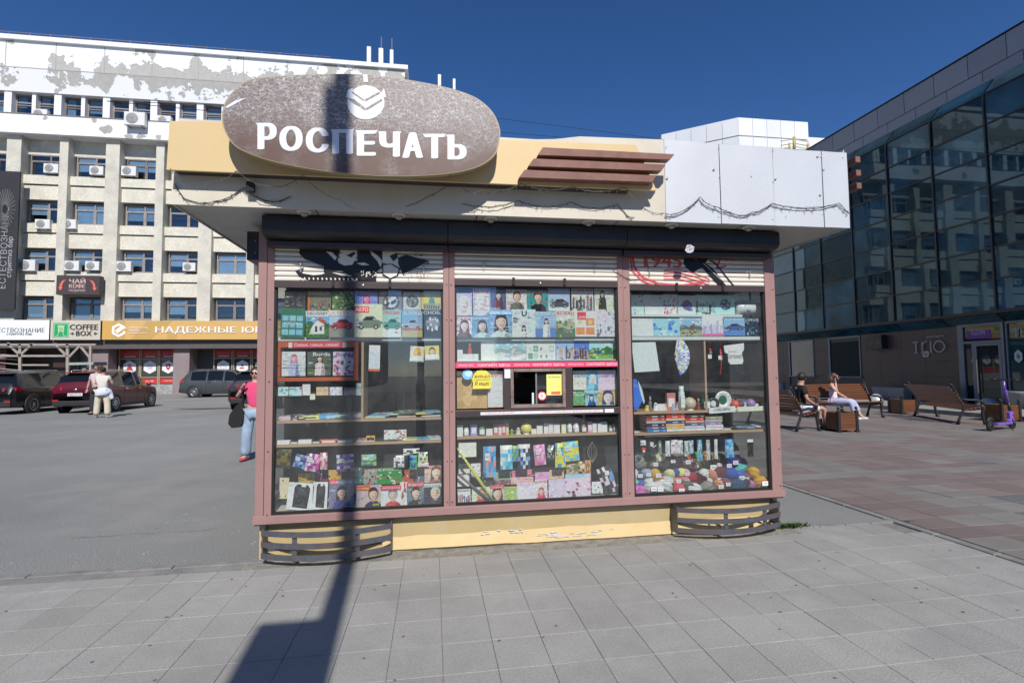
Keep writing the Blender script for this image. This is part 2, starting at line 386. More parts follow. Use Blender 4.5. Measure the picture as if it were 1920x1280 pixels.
# red paved plaza on the right
plaza=struct('plaza_paving',(9,9,0))
b=MB(); b.box(4.46,80,-30,80,-0.029,-0.008); b.build('joint_bed',joint,plaza)
TW,TD=0.44,0.298; cells=[]
r2=random.Random(3)
for ix in range(0,30):
    for iy in range(-14,64):
        x=4.50+TW*(ix+0.5); y=-0.30+TD*(iy+6+0.5)-1.788; 
        if x>15.4: continue
        q=inview(x,y,0,900)
        if not q: continue
        big=((ix*TW//3.1)+(iy*TD//3.0))%3
        k=0
        if (ix%7 in (2,3) and (iy//2)%5!=0) : k=1 if r2.random()<.85 else 0
        if iy%11 in (0,): k=1
        if r2.random()<.07: k=1
        if y<5.2 and x>5.35+0.42*((y-3)//.3)*.35 and y>3.6: k=2 if r2.random()<.93 else 1
        if y>9 and ix%3==1: k=1
        cells.append((x,y,k,q[2]))
cells.sort(key=lambda c:c[3]); pieces('tile',plaza,[c[:3] for c in cells],slab_mesh(TW,TD,0.03,0.003,0.005),[redm,grym,blum],300,z=0.002,jit=0.0015)
b=MB()
for i in range(0,60):
    y=-1+i*0.5; b.box(4.37,4.455,y+.004,y+.496,-0.03,0.012)
kb=b.build('plaza_kerb',kerbm,plaza,kind='stuff'); bevel(kb,0.006,1)
# pale granite pavement along the glass building
walk=struct('building_walk',(17,18,0)); gran=M('granite_walk',(0.30,0.295,0.28),rough=0.8,var=0.15,scale=1.5,fine=0.1,fscale=100)
b=MB(); b.box(15.52,19.3,-30,32,-0.03,0.10); b.build('walk_bed',gran,walk)
b=MB()
for i in range(60): b.box(15.4,15.516,-25+i*1.0+.01,-25+i*1.0+.99,-0.03,0.13)
kb=b.build('walk_kerb',kerbm,walk,kind='stuff')
# ================================================================ KIOSK
yel=M('yellow_sheet',(0.72,0.545,0.28),rough=0.42,var=0.06,scale=1.1,dirt=(0.62,0.43,0.17),damt=0.35,dscale=2.2,bump=0.05,bscale=8)
yelchip=M('chipped_yellow_plinth',(0.50,0.385,0.19),rough=0.5,var=0.1,scale=2,dirt=(0.50,0.42,0.27),damt=0.5,dscale=3.5,bump=0.1,bscale=12)
beige=M('beige_sheet',(0.66,0.61,0.50),rough=0.5,var=0.05,scale=1.3,dirt=(0.47,0.38,0.27),damt=0.30,dscale=1.8,bump=0.05,bscale=9)
galv=M('bare_metal_sheet',(0.62,0.645,0.675),rough=0.45,metal=0.1,var=0.04,scale=1.6,bump=0.1,bscale=3.5,fine=0.03,fscale=60)
soff=M('soffit_panel',(0.50,0.50,0.49),rough=0.55,var=0.1,scale=1.2,dirt=(0.33,0.32,0.30),damt=0.5,dscale=2)
mauve=M('mauve_paint',(0.355,0.208,0.190),rough=0.5,var=0.07,scale=3,dirt=(0.26,0.165,0.15),damt=0.5,dscale=6,bump=0.06,bscale=30)
brown=M('dark_brown_paint',(0.060,0.042,0.042),rough=0.45,var=0.12,scale=5)
black=M('black_box_paint',(0.022,0.022,0.026),rough=0.38,var=0.15,scale=4,dirt=(0.05,0.045,0.045),damt=0.4,dscale=3)
rub=M('black_rubber',(0.012,0.012,0.013),rough=0.6)
bluf=M('blued_flat_bar',(0.115,0.125,0.145),rough=0.48,metal=0.35,var=0.25,scale=18,dirt=(0.17,0.085,0.05),damt=0.55,dscale=9,bump=0.15,bscale=60)
slat=M('shutter_slat',(0.80,0.755,0.665),rough=0.5,var=0.05,scale=3,dirt=(0.74,0.56,0.44),damt=0.35,dscale=1.7)
chrome=M('steel_bolt',(0.6,0.58,0.52),rough=0.3,metal=0.8)
wood=M('shelf_board',(0.50,0.34,0.22),rough=0.5,var=0.12,scale=6,stretch=(1,8,8),bump=0.05)
whitesh=M('white_shelf_edge',(0.72,0.77,0.76),rough=0.35,var=0.03)
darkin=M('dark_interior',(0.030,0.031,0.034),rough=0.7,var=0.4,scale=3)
YF=4.40
def fx(x,y=700): return PY(x,y,YF).x
def fz(y,x=960): return PY(x,y,YF).z
K=thing('news_kiosk','yellow and brown street newsstand with three tall display windows','kiosk',(0.9,5.3,0))
XL,XR=-1.405,3.215
# plinth
b=MB(); b.box(XL+.02,XR-.02,4.46,6.9,0.0,0.315); pl=b.build('plinth',yelchip,K)
b=MB()
# crumpled lower strip of sheet metal along the plinth foot
n=24; xs=[-.42+ (3.1+.42)*i/n for i in range(n+1)]
zt=[0.125+rnd.uniform(-.006,.006) for _ in xs]; yb=[4.452-rnd.uniform(0.0,.012) for _ in xs]
for i in range(n):
    b.face([(xs[i],yb[i]-.008,0.012+ (0.01 if i<8 else 0)),(xs[i+1],yb[i+1]-.008,0.012+(0.01 if i<7 else 0)),(xs[i+1],4.455,zt[i+1]),(xs[i],4.455,zt[i])])
b.build('plinth_trim',yel,K)
# paint loss: bare patches as thin chips
b=MB(); pm=M('bare_primer',(0.64,0.65,0.66),rough=0.6,var=0.1,scale=20)
r3=random.Random(11)
for cx,cy,a_,n in [(1022,1000,.08,8),(1050,1003,.15,10),(958,994,.12,8),(1080,1000,.08,5),(912,997,.04,4),(1130,992,.09,5),(1110,1002,.04,3)]:
    p=PY(cx,cy,4.45)
    for _ in range(n):
        x=p.x+r3.uniform(-a_,a_); z=p.z+r3.uniform(-.014,.014); k=7; w_=r3.uniform(.008,.04); h_=r3.uniform(.002,.007)
        if z<.02: z=.03
        b.face([(x+w_*r3.uniform(.6,1.2)*math.cos(2*math.pi*i/k),4.4395-0.0004*_,z+h_*r3.uniform(.6,1.2)*math.sin(2*math.pi*i/k)) for i in range(k)])
b.build('paint_loss',pm,K,kind='stuff')
# bumper guards
def guard(xa,xb,ztop,zbot,bulge,sx,lab):
    g=MB(); g.box(xa,xb,4.450,4.458,zbot+.02,zbot+.05)
    G=g.build('bumper_guard',bluf,K,label=lab)
    ORG[G.name]=ORG[K.name]
    for e0 in (xa,xb-.012):
        g=MB(); g.box(e0,e0+.012,4.335,4.449,zbot,ztop); g.build('end_plate',bluf,G)
    hs=(ztop-zbot)
    for j in range(3):
        zc=zbot+.022+(hs-.044)*j/2; q=MB(); n=22; up=[]; lo=[]
        for i in range(n+1):
            t=i/n; x=xa-.002+(xb-xa+.004)*t; y=4.335-bulge*math.sin(math.pi*t)**.85
            up.append((x,y)); lo.append((x+0,y-.010))
        vs=[];
        for (x,y),(x2,y2) in zip(up,lo):
            vs+=[(x,y,zc-.021),(x,y,zc+.021),(x2,y2,zc+.021),(x2,y2,zc-.021)]
        fs=[]
        for i in range(n):
            a=4*i; 
            for k in range(4): fs.append((a+k,a+4+k,a+4+(k+1)%4,a+(k+1)%4))
        fs+=[(0,1,2,3),(4*n+3,4*n+2,4*n+1,4*n)]
        q.mesh(vs,fs); q.build('curved_bar',bluf,G)
    for t in sx:
        x=xa+(xb-xa)*t; y=4.335-bulge*math.sin(math.pi*t)**.85+.004; q=MB(); q.box(x-.018,x+.018,y,y+.008,zbot+.01,ztop-.01); q.build('upright',bluf,G)
        q=MB(); q.box(x-.04,x-.02,y+.01,4.458,zbot+.05,zbot+.062); q.build('standoff',bluf,G)
guard(PY(491,1000,4.34).x,PY(735,1000,4.34).x,0.275,0.055,0.13,(.27,.74),'dark curved steel bumper guard at the kiosk corner by the asphalt, crossed by the post shadow')
guard(PY(1268,960,4.34).x,PY(1461,960,4.34).x,0.275,0.055,0.13,(.40,.8),'dark curved steel bumper guard at the kiosk corner by the weeds')
# window frames: posts and rails
zB,zT=0.307,2.46
zG=0.375
def part(name,mat,*bx,bev=0.003,parent=None,label=None):
    b=MB(); 
    for q in bx: b.box(*q)
    o=b.build(name,mat,parent or K,label=label)
    if bev: bevel(o,bev,2)
    return o
posts=[(487,499,513),(831,842,853),(1160,1170,1183),(1437,1448,1459)]
PX=[]
for i,(a,m_,c) in enumerate(posts):
    xa,xm,xc=fx(a,630),fx(m_,630),fx(c,630)
    if i==0: xa=XL
    if i==3: xc=XR
    PX.append((xa,xc))
    part('post',mauve,(xa,xm-.001,YF-.005,YF+.06,zB+.0,2.70)); part('post',mauve,(xm+.001,xc,YF-.0,YF+.06,zB,2.70))
    b=MB()
    for yy in ((535,600,716,770,862,938) if i else (600,710,833,945,961)):
        for xx in ((xm-.02,xm+.02) if 0<i<3 else ((xm+xc)/2,)):
            b.lathe([(0,-.0045),(.0045,-.004),(.0055,0)],(xx,YF-.003,fz(yy,900)),8,axis='y')
    b.build('screws',rub,K,kind='stuff')
part('bottom_rail',mauve,(XL-.012,XR+.02,YF-.012,YF+.06,zB-.008,zG-.012))
part('drip_edge',brown,(XL,XR,YF-.004,YF+.055,zB-.018,zB-.009),bev=0)
Wn=[]
for i in range(3):
    x0,x1=PX[i][1],PX[i+1][0]
    Wn.append((x0,x1))
    wf=part('window_frame',rub,(x0+.001,x0+.016,YF+.012,YF+.05,zG-.01,2.36),(x1-.016,x1-.001,YF+.012,YF+.05,zG-.01,2.36),(x0+.016,x1-.016,YF+.012,YF+.05,zG-.01,zG+.008),bev=0)
    if i!=1:
        b=MB(); b.box(x0+.016,x1-.016,YF+.030,YF+.034,zG+.008,2.32); gl=b.build('glass_pane',GLASS,wf)
    else:
        # middle window: panes left, right, above and below the service hatch
        zc1=fz(690); zc0=fz(767); hx0,hx1=fx(957,730),fx(1060,730)
        for (u0,u1,v0,v1) in ((x0+.016,x1-.016,zG+.008,zc0-.03),(x0+.016,x1-.016,zc1+.02,2.32),(x0+.016,fx(945,730),zc0+.02,zc1-.02),(fx(1074,730),x1-.016,zc0+.02,zc1-.02)):
            b=MB(); b.box(u0,u1,YF+.030,YF+.034,v0,v1); b.build('glass_pane',GLASS,wf)
# service counter and hatch (middle window)
x0,x1=Wn[1]
part('counter_beam',brown,(x0,x1,YF-.004,YF+.05,fz(780),fz(767)))
part('hatch_post',brown,(fx(945,730),hx0,YF,YF+.05,fz(767)-.0,fz(690))); part('hatch_post',brown,(hx1,fx(1074,730),YF,YF+.05,fz(767),fz(690)))
worn=M('worn_hatch_frame',(0.27,0.19,0.165),rough=0.6,var=0.25,scale=20,dirt=(0.09,0.06,0.05),damt=.7,dscale=9)
hz0,hz1=fz(765),fz(691)
hf=part('hatch_frame',worn,(hx0,hx0+.028,YF-.014,YF+.05,hz0,hz1),(hx1-.028,hx1,YF-.014,YF+.05,hz0,hz1),(hx0+.028,hx1-.028,YF-.014,YF+.05,hz0,hz0+.03),(hx0+.028,hx1-.028,YF-.014,YF+.05,hz1-.028,hz1))
ORG[hf.name]=ORG[K.name]
hm=(hx0+hx1)/2-.02
b=MB(); b.box(hm+.014,hx1-.03,YF+.02,YF+.024,hz0+.03,hz1-.03); b.build('glass_pane',GLASS,hf)
b=MB(); b.box(hm,hm+.014,YF+.012,YF+.03,hz0+.03,hz1-.03); b.build('sash_stile',M('grey_sash',(0.2,0.2,0.21),rough=.4),hf)
b=MB(); b.box(hm-.035,hm-.018,YF+.0,YF+.01,hz0+.032,hz0+.13); b.build('handle',whitesh,hf)
# shutters with painted slats
def shutter(i,zlo):
    x0,x1=Wn[i]; y0=YF+.004; sh=MB(); sh.box(x0-.002,x1+.002,y0+.012,y0+.022,zlo+.055,2.6)
    SH=sh.build('roller_shutter',rub,K); ORG[SH.name]=ORG[K.name]
    z=zlo+.056; k=0
    while z<2.60:
        q=MB(); h=.0405; n=4
        pr=[(y0+.010,z),(y0+.002,z+.006),(y0-.001,z+h*.5),(y0+.002,z+h-.008),(y0+.010,z+h-.003)]
        q.prism([(a,c) for a,c in pr],'x',x0,x1); q.build('slat',slat,SH); z+=h+.0015; k+=1
    q=MB(); q.box(x0,x1,y0-.010,y0+.012,zlo,zlo+.054); bb=q.build('bottom_bar',brown,SH); bevel(bb,.003,2)
    cx=(x0+x1)/2
    q=MB(); q.lathe([(0,-.006),(.010,-.006),(.012,0)],(cx+.02,y0-.011,zlo+.028),12,axis='y',mat=chrome); q.build('lock_button',chrome,SH)
    for dx in (-.22,.24):
        q=MB(); q.box(cx+dx-.012,cx+dx+.010,y0-.022,y0-.010,zlo+.012,zlo+.075); q.build('stop_bracket',rub,SH)
    for dx in (-.48,.52):
        q=MB(); q.ball((cx+dx,y0-.010,zlo+.195),.011,8); q.box(cx+dx-.006,cx+dx+.006,y0-.008,y0-.002,zlo+.13,zlo+.18); q.build('stop_pin',chrome,SH)
    return SH,x0,x1,y0
SHT=[shutter(0,fz(541,670)),shutter(1,fz(537,1000)),shutter(2,fz(546,1300))]
# paint marks on the shutters (flat paint on the slats)
BK=(0.02,0.02,0.022); RD=(0.62,0.10,0.11); CR=(0.80,0.76,0.68)
def paint(SH,x0,x1,y0,zlo,zhi,fn):
    b=MB(); a=Art(b,(x0,y0-.0022,zlo),X_,Z_,-Y_,x1-x0,zhi-zlo,PRINT,step=.00012); fn(a); b.build('painted_marks',PRINT,SH)
def gA(a):
    # coordinates follow the zoomed crop: x 190..1860, y 30..350 (top down)
    def q(p): return [((x-190)/1670.0,(350-y)/320.0) for x,y in p]
    a.poly(q([(430,35),(820,35),(800,120),(790,160),(660,210),(580,190),(470,140),(420,90)]),BK)
    a.poly(q([(660,160),(1100,150),(1180,250),(1180,350),(980,350),(840,250),(660,270)]),BK)
    a.poly(q([(990,35),(1240,35),(1240,200),(1180,260),(990,210)]),BK)
    a.poly(q([(385,262),(470,225),(450,280),(560,300),(640,290),(700,262),(860,270),(960,350),(520,350),(430,320)]),BK)
    a.poly(q([(1400,110),(1480,80),(1600,110),(1715,135),(1715,160),(1640,180),(1560,230),(1450,285),(1400,170)]),BK)
    a.poly(q([(1240,60),(1395,55),(1400,180),(1330,190),(1240,160)]),CR)
    a.poly(q([(1310,95),(1390,60),(1396,110),(1350,150)]),BK)
    a.poly(q([(1240,180),(1340,170),(1420,220),(1400,290),(1320,330),(1240,290)]),BK)
    a.poly(q([(1250,190),(1330,180),(1405,225),(1385,285),(1320,315),(1250,275)]),CR)
    a.poly(q([(840,48),(985,48),(975,130),(940,190),(860,200),(800,170)]),CR)
    a.poly(q([(880,100),(960,60),(970,80),(930,120)]),BK)
    a.poly(q([(680,65),(740,72),(790,120),(770,150),(720,100)]),CR)
    a.poly(q([(1120,50),(1200,100),(1240,150),(1220,210),(1190,150),(1130,90)]),CR)
    a.poly(q([(980,175),(1060,165),(1110,190),(1040,195)]),CR)
    a.poly(q([(740,270),(860,280),(940,300),(840,300)]),CR)
    for i in range(26):
        t=i/25; x=470+190*t; y=140+70*t; a.poly(q([(x,y),(x+6,y+18),(x+9,y+4)]),BK if i%2 else CR)
    for i in range(20):
        t=i/19; x=1460+250*t; y=285-130*t; a.poly(q([(x,y-20),(x+5,y-2),(x+12,y-10)]),CR)
    for i in range(30): 
        x=rnd.uniform(1020,1180); y=rnd.uniform(240,310); a.poly(q([(x,y),(x+8,y+5),(x+14,y-4),(x+5,y-9)]),CR)
    for i in range(26):
        x=rnd.gauss(1610,40); y=rnd.choice([rnd.gauss(75,18),rnd.gauss(300,20)]); a.poly(q([(x,y),(x+8,y+4),(x+12,y-4),(x+4,y-8)]),BK)
    for i in range(14):
        x=430+i*42; a.poly(q([(x,330),(x+10,350),(x+20,338),(x+12,322)]),CR)
SH,x0,x1,y0=SHT[0]; zlo=fz(527,670); paint(SH,x0,x1,y0,zlo,fz(466,670),gA)
def gC(a):
    def q(p): return [((x-675)/710.0,(1030-y)/180.0) for x,y in p]
    # crop px of the right shutter (x 675..1385, y 850..1030)
    a.line(q([(690,860),(700,930),(740,980),(820,1010),(940,1020),(1060,1000)]),.022,RD)
    a.line(q([(680,880),(690,950),(740,1000),(820,1026)]),.016,RD)
    a.line(q([(760,860),(765,900),(772,935)]),.014,RD)
    a.text('1945',(752-675)/710,(1030-930)/180,(945-675)/710,(1030-862)/180,RD,bold=.03)
    for k in range(4): a.line(q([(850,945+k*14),(930,938+k*16),(1010,955+k*17),(1090,985+k*14)]),.011,RD)
    a.line(q([(1120,855),(1180,885),(1270,860)]),.02,RD); a.line(q([(1150,880),(1130,930),(1180,915)]),.016,RD); a.line(q([(1210,885),(1290,862)]),.02,RD)
    a.poly(q([(960,880),(1010,866),(1020,890),(1060,868),(1085,880),(1070,905),(1105,925),(1190,1030),(1150,1030),(1050,925),(1000,955),(965,925),(955,905)]),BK)
    a.line(q([(1095,890),(1120,900),(1230,1030)]),.014,BK)
    a.line(q([(1060,905),(1150,985)]),.004,CR)
SH,x0,x1,y0=SHT[2]; paint(SH,x0,x1,y0,fz(540,1300),fz(473,1300),gC)
# shutter boxes under the roof
bx=[PY(490,430,4.19).x,PY(840,430,4.19).x,PY(1176,430,4.19).x,PY(1461,430,4.19).x]
for i in range(3):
    b=MB(); zt_,zb_=2.738,2.585
    b.prism([(4.47,zt_),(4.20,zt_),(4.185,zt_-.02),(4.185,zb_+.03),(4.215,zb_),(4.30,zb_-.02),(4.47,zb_-.02)],'x',bx[i]+.002,bx[i+1]-.002)
    o=b.build('shutter_box',black,K); bevel(o,.004,2)
    b=MB(); b.box(bx[i]+.01,bx[i+1]-.01,4.30,4.395,2.515,2.555); b.build('box_lip',brown,K)
part('side_shutter_box',black,(bx[0]-.21,bx[0]-.0,4.50,6.8,2.44,2.68)); part('side_shutter_box',black,(bx[3]-.035,bx[3]+.12,4.50,6.8,2.30,2.62))
b=MB(); 
for dz in (0,.1):
    for dx in (0,.06): b.ball((bx[0]-.14+dx,4.495,2.50+dz),.006,6); b.ball((bx[3]+.03+dx,4.495,2.38+dz),.006,6)
b.build('box_rivets',chrome,K,kind='stuff')
b=MB(); a=Art(b,(PY(1283,482,4.18).x,4.1835,2.515),X_,Z_,-Y_,.10,.08,PRINT)
a.poly([(.1,.3),(.3,.9),(.6,1),(1,.7),(.9,.2),(.6,0),(.3,.05)],(.55,.57,.6)); a.line([(.2,.5),(.6,.8),(.5,.3),(.9,.6)],.006,(.2,.2,.22)); b.build('scraped_sticker',PRINT,K)
# roof: soffit, fascia sheets
FY=4.02; FXL,FXR=PY(321,380,FY).x,PY(1592,420,FY).x; ZS=2.75
b=MB(); b.box(FXL,FXR,FY+.012,7.4,ZS,ZS+.02); so_=b.build('soffit',soff,K)
for x in (-.9,.35,1.55,2.7):
    b=MB(); b.box(x,x+.008,FY+.03,7.3,ZS-.002,ZS-.0005); b.build('soffit_seam',brown,K)
b=MB(); b.box(FXL+.02,FXR-.02,FY+.03,7.38,ZS+.02,3.40); b.build('roof_slab',beige,K)
pt=lambda x,y,Y=FY:(PY(x,y,Y).x,PY(x,y,Y).z)
zS=ZS-.012
xm=PY(1247,340,FY).x
b=MB(); b.prism([(FXL,zS),(xm-.002,zS),(xm-.002,pt(1246,262)[1]),pt(1087,256),pt(1040,261),(FXL,pt(320,270)[1])],'y',FY,FY+.014); b.build('fascia_sheet',beige,K)
b=MB(); b.box(FXL,FXL+.01,FY+.014,7.4,zS,3.35); b.build('side_fascia',beige,K)
b=MB(); b.box(FXR-.01,FXR,FY+.016,7.4,zS,3.46); b.build('side_fascia',galv,K)
tops=[(1247,262,1349,270),(1350,270,1449,277),(1450,277,1541,284),(1542,284,1590,287.5)]
for i,(xa,ya,xb,yb_) in enumerate(tops):
    X0=PY(xa,340,FY).x; X1=PY(xb,340,FY).x if i<3 else FXR+.002; Z0=PY(xa,ya,FY).z; Z1=PY(xb,yb_,FY).z
    b=MB(); n=10; r4=random.Random(20+i)
    def off(u,v): return FY-.004*(i%2)-.003-(.0028*math.sin(u*5+i)*math.sin(v*3.1+i*2))
    vs=[]
    for j in range(n+1):
        for k in range(n+1):
            u,v=k/n,j/n; zt_=Z0+(Z1-Z0)*u; vs.append((X0+(X1-X0)*u,off(u,v),zS+(zt_-zS)*v))
    fs=[(j*(n+1)+k,j*(n+1)+k+1,(j+1)*(n+1)+k+1,(j+1)*(n+1)+k) for j in range(n) for k in range(n)]
    b.mesh(vs,fs,galv,None,True)
    bk=[(x,FY+.012,z) for x,y,z in vs]; b.mesh([vs[0],vs[n],vs[-1],vs[-1-n],bk[0],bk[n],bk[-1],bk[-1-n]],[(0,4,5,1),(1,5,6,2),(2,6,7,3),(3,7,4,0)],galv)
    b.build('metal_sheet',galv,K)
b=MB()
for x,y in ((1349,275),(1351,330),(1349,405),(1451,281),(1451,340),(1451,410),(1541,292),(1545,400),(1582,295),(1588,405),(1250,275),(1250,400),(1410,330),(1475,405)):
    p=PY(x,y,FY-.02); b.lathe([(0,-.003),(.004,-.002),(.005,.0)],(p.x,FY-.0125,p.z),8,axis='y')
b.build('sheet_screws',chrome,K,kind='stuff')
b=MB(); stn=M('washer_stain',(0.50,0.49,0.45),rough=.7)
for x,y in ((1340,316),(1252,333),(1456,334),(1535,292),(1546,317),(1540,364)):
    p=PY(x,y,FY-.02); b.lathe([(0,-.0015),(.009,-.001),(.011,.0)],(p.x,FY-.0125,p.z),10,axis='y')
b.build('washers',stn,K,kind='stuff')
# yellow panel in front of the fascia
YP=3.905
b=MB(); b.prism([pt(312,318,YP),pt(1231,357,YP),pt(1192,272,YP),pt(935,262,YP),pt(465,230,YP),pt(318,227,YP)],'y',YP,YP+.025); yp=b.build('yellow_panel',yel,K)
b=MB(); b.box(FXL+.05,1.6,YP+.025,FY,2.96,2.99); b.box(FXL+.05,1.6,YP+.025,FY,3.2,3.23); b.build('panel_bracket',brown,K)
# three brown bars on the right of the panel, and three round the corner
brb=M('red_brown_bar',(0.215,0.095,0.068),rough=0.55,var=0.18,scale=9,dirt=(0.30,0.17,0.13),damt=0.5,dscale=8)
for (l,r_,t,bt) in (((1008,291),(1256,300),(1018,276),(1265,289)),((990,312),(1240,321),(1001,297),(1249,308)),((973,333),(1223,342),(984,318),(1232,329))):
    y1_=YP-.075; P=[pt(*l,y1_),pt(*r_,y1_),pt(*bt,y1_),pt(*t,y1_)]
    b=MB(); b.prism(P,'y',y1_,YP-.0005); o=b.build('brown_bar',brb,K); bevel(o,.003,1)
for zc in (300,325,349):
    z=PY(1630,zc,4.02).z; b=MB(); b.box(FXR+.10,FXR+.15,4.02,7.2,z-.028,z+.028); o=b.build('brown_bar',brb,K); bevel(o,.003,1)
    b=MB(); b.box(FXR,FXR+.10,4.4,4.43,z-.01,z+.01); b.build('bar_bracket',brown,K)
# oval sign
YS=3.745
def spy(x,y): q=PY(x,y,YS); return (q.x,q.z)
out=[(416,225),(420,196),(436,172),(462,152),(490,146),(530,142),(590,139.5),(650,139),(700,141),(760,149),(820,160),(868,173),(900,188),(925,212),(937,240),(937,262),(931,285),(915,302),(890,315),(850,324),(800,329),(740,330.5),(680,328),(620,322),(560,313),(510,302),(470,289),(440,273),(423,250)]
# smooth the outline (Catmull-Rom)
def smooth_loop(P,k=4):
    o=[]; n=len(P)
    for i in range(n):
        p0,p1,p2,p3=P[i-1],P[i],P[(i+1)%n],P[(i+2)%n]
        for j in range(k):
            t=j/k; o.append(tuple(0.5*(2*p1[c]+(p2[c]-p0[c])*t+(2*p0[c]-5*p1[c]+4*p2[c]-p3[c])*t*t+(3*p1[c]-p0[c]-3*p2[c]+p3[c])*t**3) for c in (0,1)))
    return o
ov=smooth_loop([spy(*p) for p in out])
crk=bpy.data.materials.new('cracked_brown_film'); crk.use_nodes=True; n=crk.node_tree.nodes; l=crk.node_tree.links; bs=n['Principled BSDF']; bs.inputs['Roughness'].default_value=.45
geo=n.new('ShaderNodeNewGeometry'); mp=n.new('ShaderNodeMapping'); mp.inputs['Scale'].default_value=(1,1,1.5); l.new(geo.outputs['Position'],mp.inputs[0])
def vor(sc,feat='DISTANCE_TO_EDGE'):
    nz=n.new('ShaderNodeTexNoise'); nz.inputs['Scale'].default_value=sc*1.7; nz.inputs['Detail'].default_value=3; l.new(mp.outputs[0],nz.inputs[0])
    mx=n.new('ShaderNodeMix'); mx.data_type='VECTOR'; mx.inputs[0].default_value=0.06; l.new(mp.outputs[0],mx.inputs[4]); l.new(nz.outputs['Color'],mx.inputs[5])
    v=n.new('ShaderNodeTexVoronoi'); v.feature=feat; v.inputs['Scale'].default_value=sc; l.new(mx.outputs[1],v.inputs['Vector']); return v.outputs[0]
def mr(s_,a,b_,c,d):
    t=n.new('ShaderNodeMapRange'); t.inputs[1].default_value=a; t.inputs[2].default_value=b_; t.inputs[3].default_value=c; t.inputs[4].default_value=d
    if hasattr(s_,'links'): l.new(s_,t.inputs[0])
    return t.outputs[0]
def mth(op,a,b_):
    t=n.new('ShaderNodeMath'); t.operation=op; t.use_clamp=True
    for i,v in enumerate((a,b_)):
        if hasattr(v,'links'): l.new(v,t.inputs[i])
        else: t.inputs[i].default_value=v
    return t.outputs[0]
sep=n.new('ShaderNodeSeparateXYZ'); l.new(geo.outputs['Position'],sep.inputs[0])
amt=mr(sep.outputs[2],3.10,3.40,0.0,1.0)          # the film has crazed most in the upper part
nz=n.new('ShaderNodeTexNoise'); nz.inputs['Scale'].default_value=5; nz.inputs['Detail'].default_value=5; l.new(geo.outputs['Position'],nz.inputs[0])
am2=mth('ADD',mth('MULTIPLY',amt,.9),mr(nz.outputs['Fac'],.45,.7,0,.55))
c1=mth('MULTIPLY',mr(vor(27),0.0,0.080,1,0),am2); 
nz2=n.new('ShaderNodeTexNoise'); nz2.inputs['Scale'].default_value=22; nz2.inputs['Detail'].default_value=6; nz2.inputs['Roughness'].default_value=.75; l.new(mp.outputs[0],nz2.inputs[0])
gate=mr(nz2.outputs['Fac'],.36,.56,0,1)
c2=mth('MULTIPLY',mr(vor(50),0.0,0.13,1,0),mth('MULTIPLY',am2,.42))
ck=mth('MAXIMUM',mth('MULTIPLY',c1,gate),mth('MULTIPLY',c2,.9))
base=n.new('ShaderNodeMix'); base.data_type='RGBA'; l.new(am2,base.inputs[0]); base.inputs[6].default_value=(0.125,0.068,0.050,1); base.inputs[7].default_value=(0.150,0.108,0.092,1)
fin=n.new('ShaderNodeMix'); fin.data_type='RGBA'; l.new(ck,fin.inputs[0]); l.new(base.outputs[2],fin.inputs[6]); fin.inputs[7].default_value=(.70,.70,.72,1); l.new(fin.outputs[2],bs.inputs['Base Color'])
b=MB(); b.prism(ov,'y',YS,YS+.05); SB=b.build('sign_board',M('yellow_sign_rim',(0.40,0.33,0.19),rough=.5),K,label='oval sign board with cracked brown film'); ORG[SB.name]=ORG[K.name]
cx=sum(p[0] for p in ov)/len(ov); cz=sum(p[1] for p in ov)/len(ov)
b=MB(); b.face([(cx+(x-cx)*.990,YS-.002,cz+(z-cz)*.986) for x,z in ov][::1]); f=b.build('sign_face',crk,SB)
wl=M('white_letter_film',(0.78,0.80,0.84),rough=.4,var=.03)
# letters, each a piece; spiky shrinkage cracks at their corners
txt='РОСПЕЧАТЬ'; bounds=[(483,519.5,232,280),(524,568,238,283),(573.5,617,241,286),(623,662,244,288.5),(669,705,246,292),(711,750,248,294),(754,793.5,250,296),(796,834,252.6,297),(839,875,254,299)]
for ch,(xa,xb,ya,yb_) in zip(txt,bounds):
    vs,fs,asp=text2d(ch,0.0,4)
    b=MB()
    for kk,sh in enumerate((-4.0,-2.7,-1.35,0,1.35,2.7,4.0)):
        P=[]
        for u_,v_ in vs:
            px=xa+4+(xb-xa-8)*u_+sh; py=yb_-(yb_-ya)*v_+(0,-.9,.9,-.9,.9,-.9,0)[kk]; x,z=spy(px,py); P.append((x,YS-.0040-.0003*kk,z))
        b.mesh(P,[f for f in fs])
    for u_,v_ in ((0,1),(0,0),(1,0),(1,1)):
        if ch in 'ОС' or v_==0: continue
        if ch=='А' and v_==1: continue
        if ch in 'РЬ' and u_==1: continue
        px=xa+(xb-xa)*u_; py=yb_-(yb_-ya)*v_; sx=1 if u_ else -1; sz=-1 if v_ else 1
        t=[(px-sx*4,py+sz*.3),(px-sx*.3,py-sz*4),(px+sx*rnd.uniform(1.5,4.5),py+sz*rnd.uniform(.8,2.5))]
        b.face([(spy(*q)[0],YS-.0036,spy(*q)[1]) for q in t])
    b.build('letter',wl,SB)
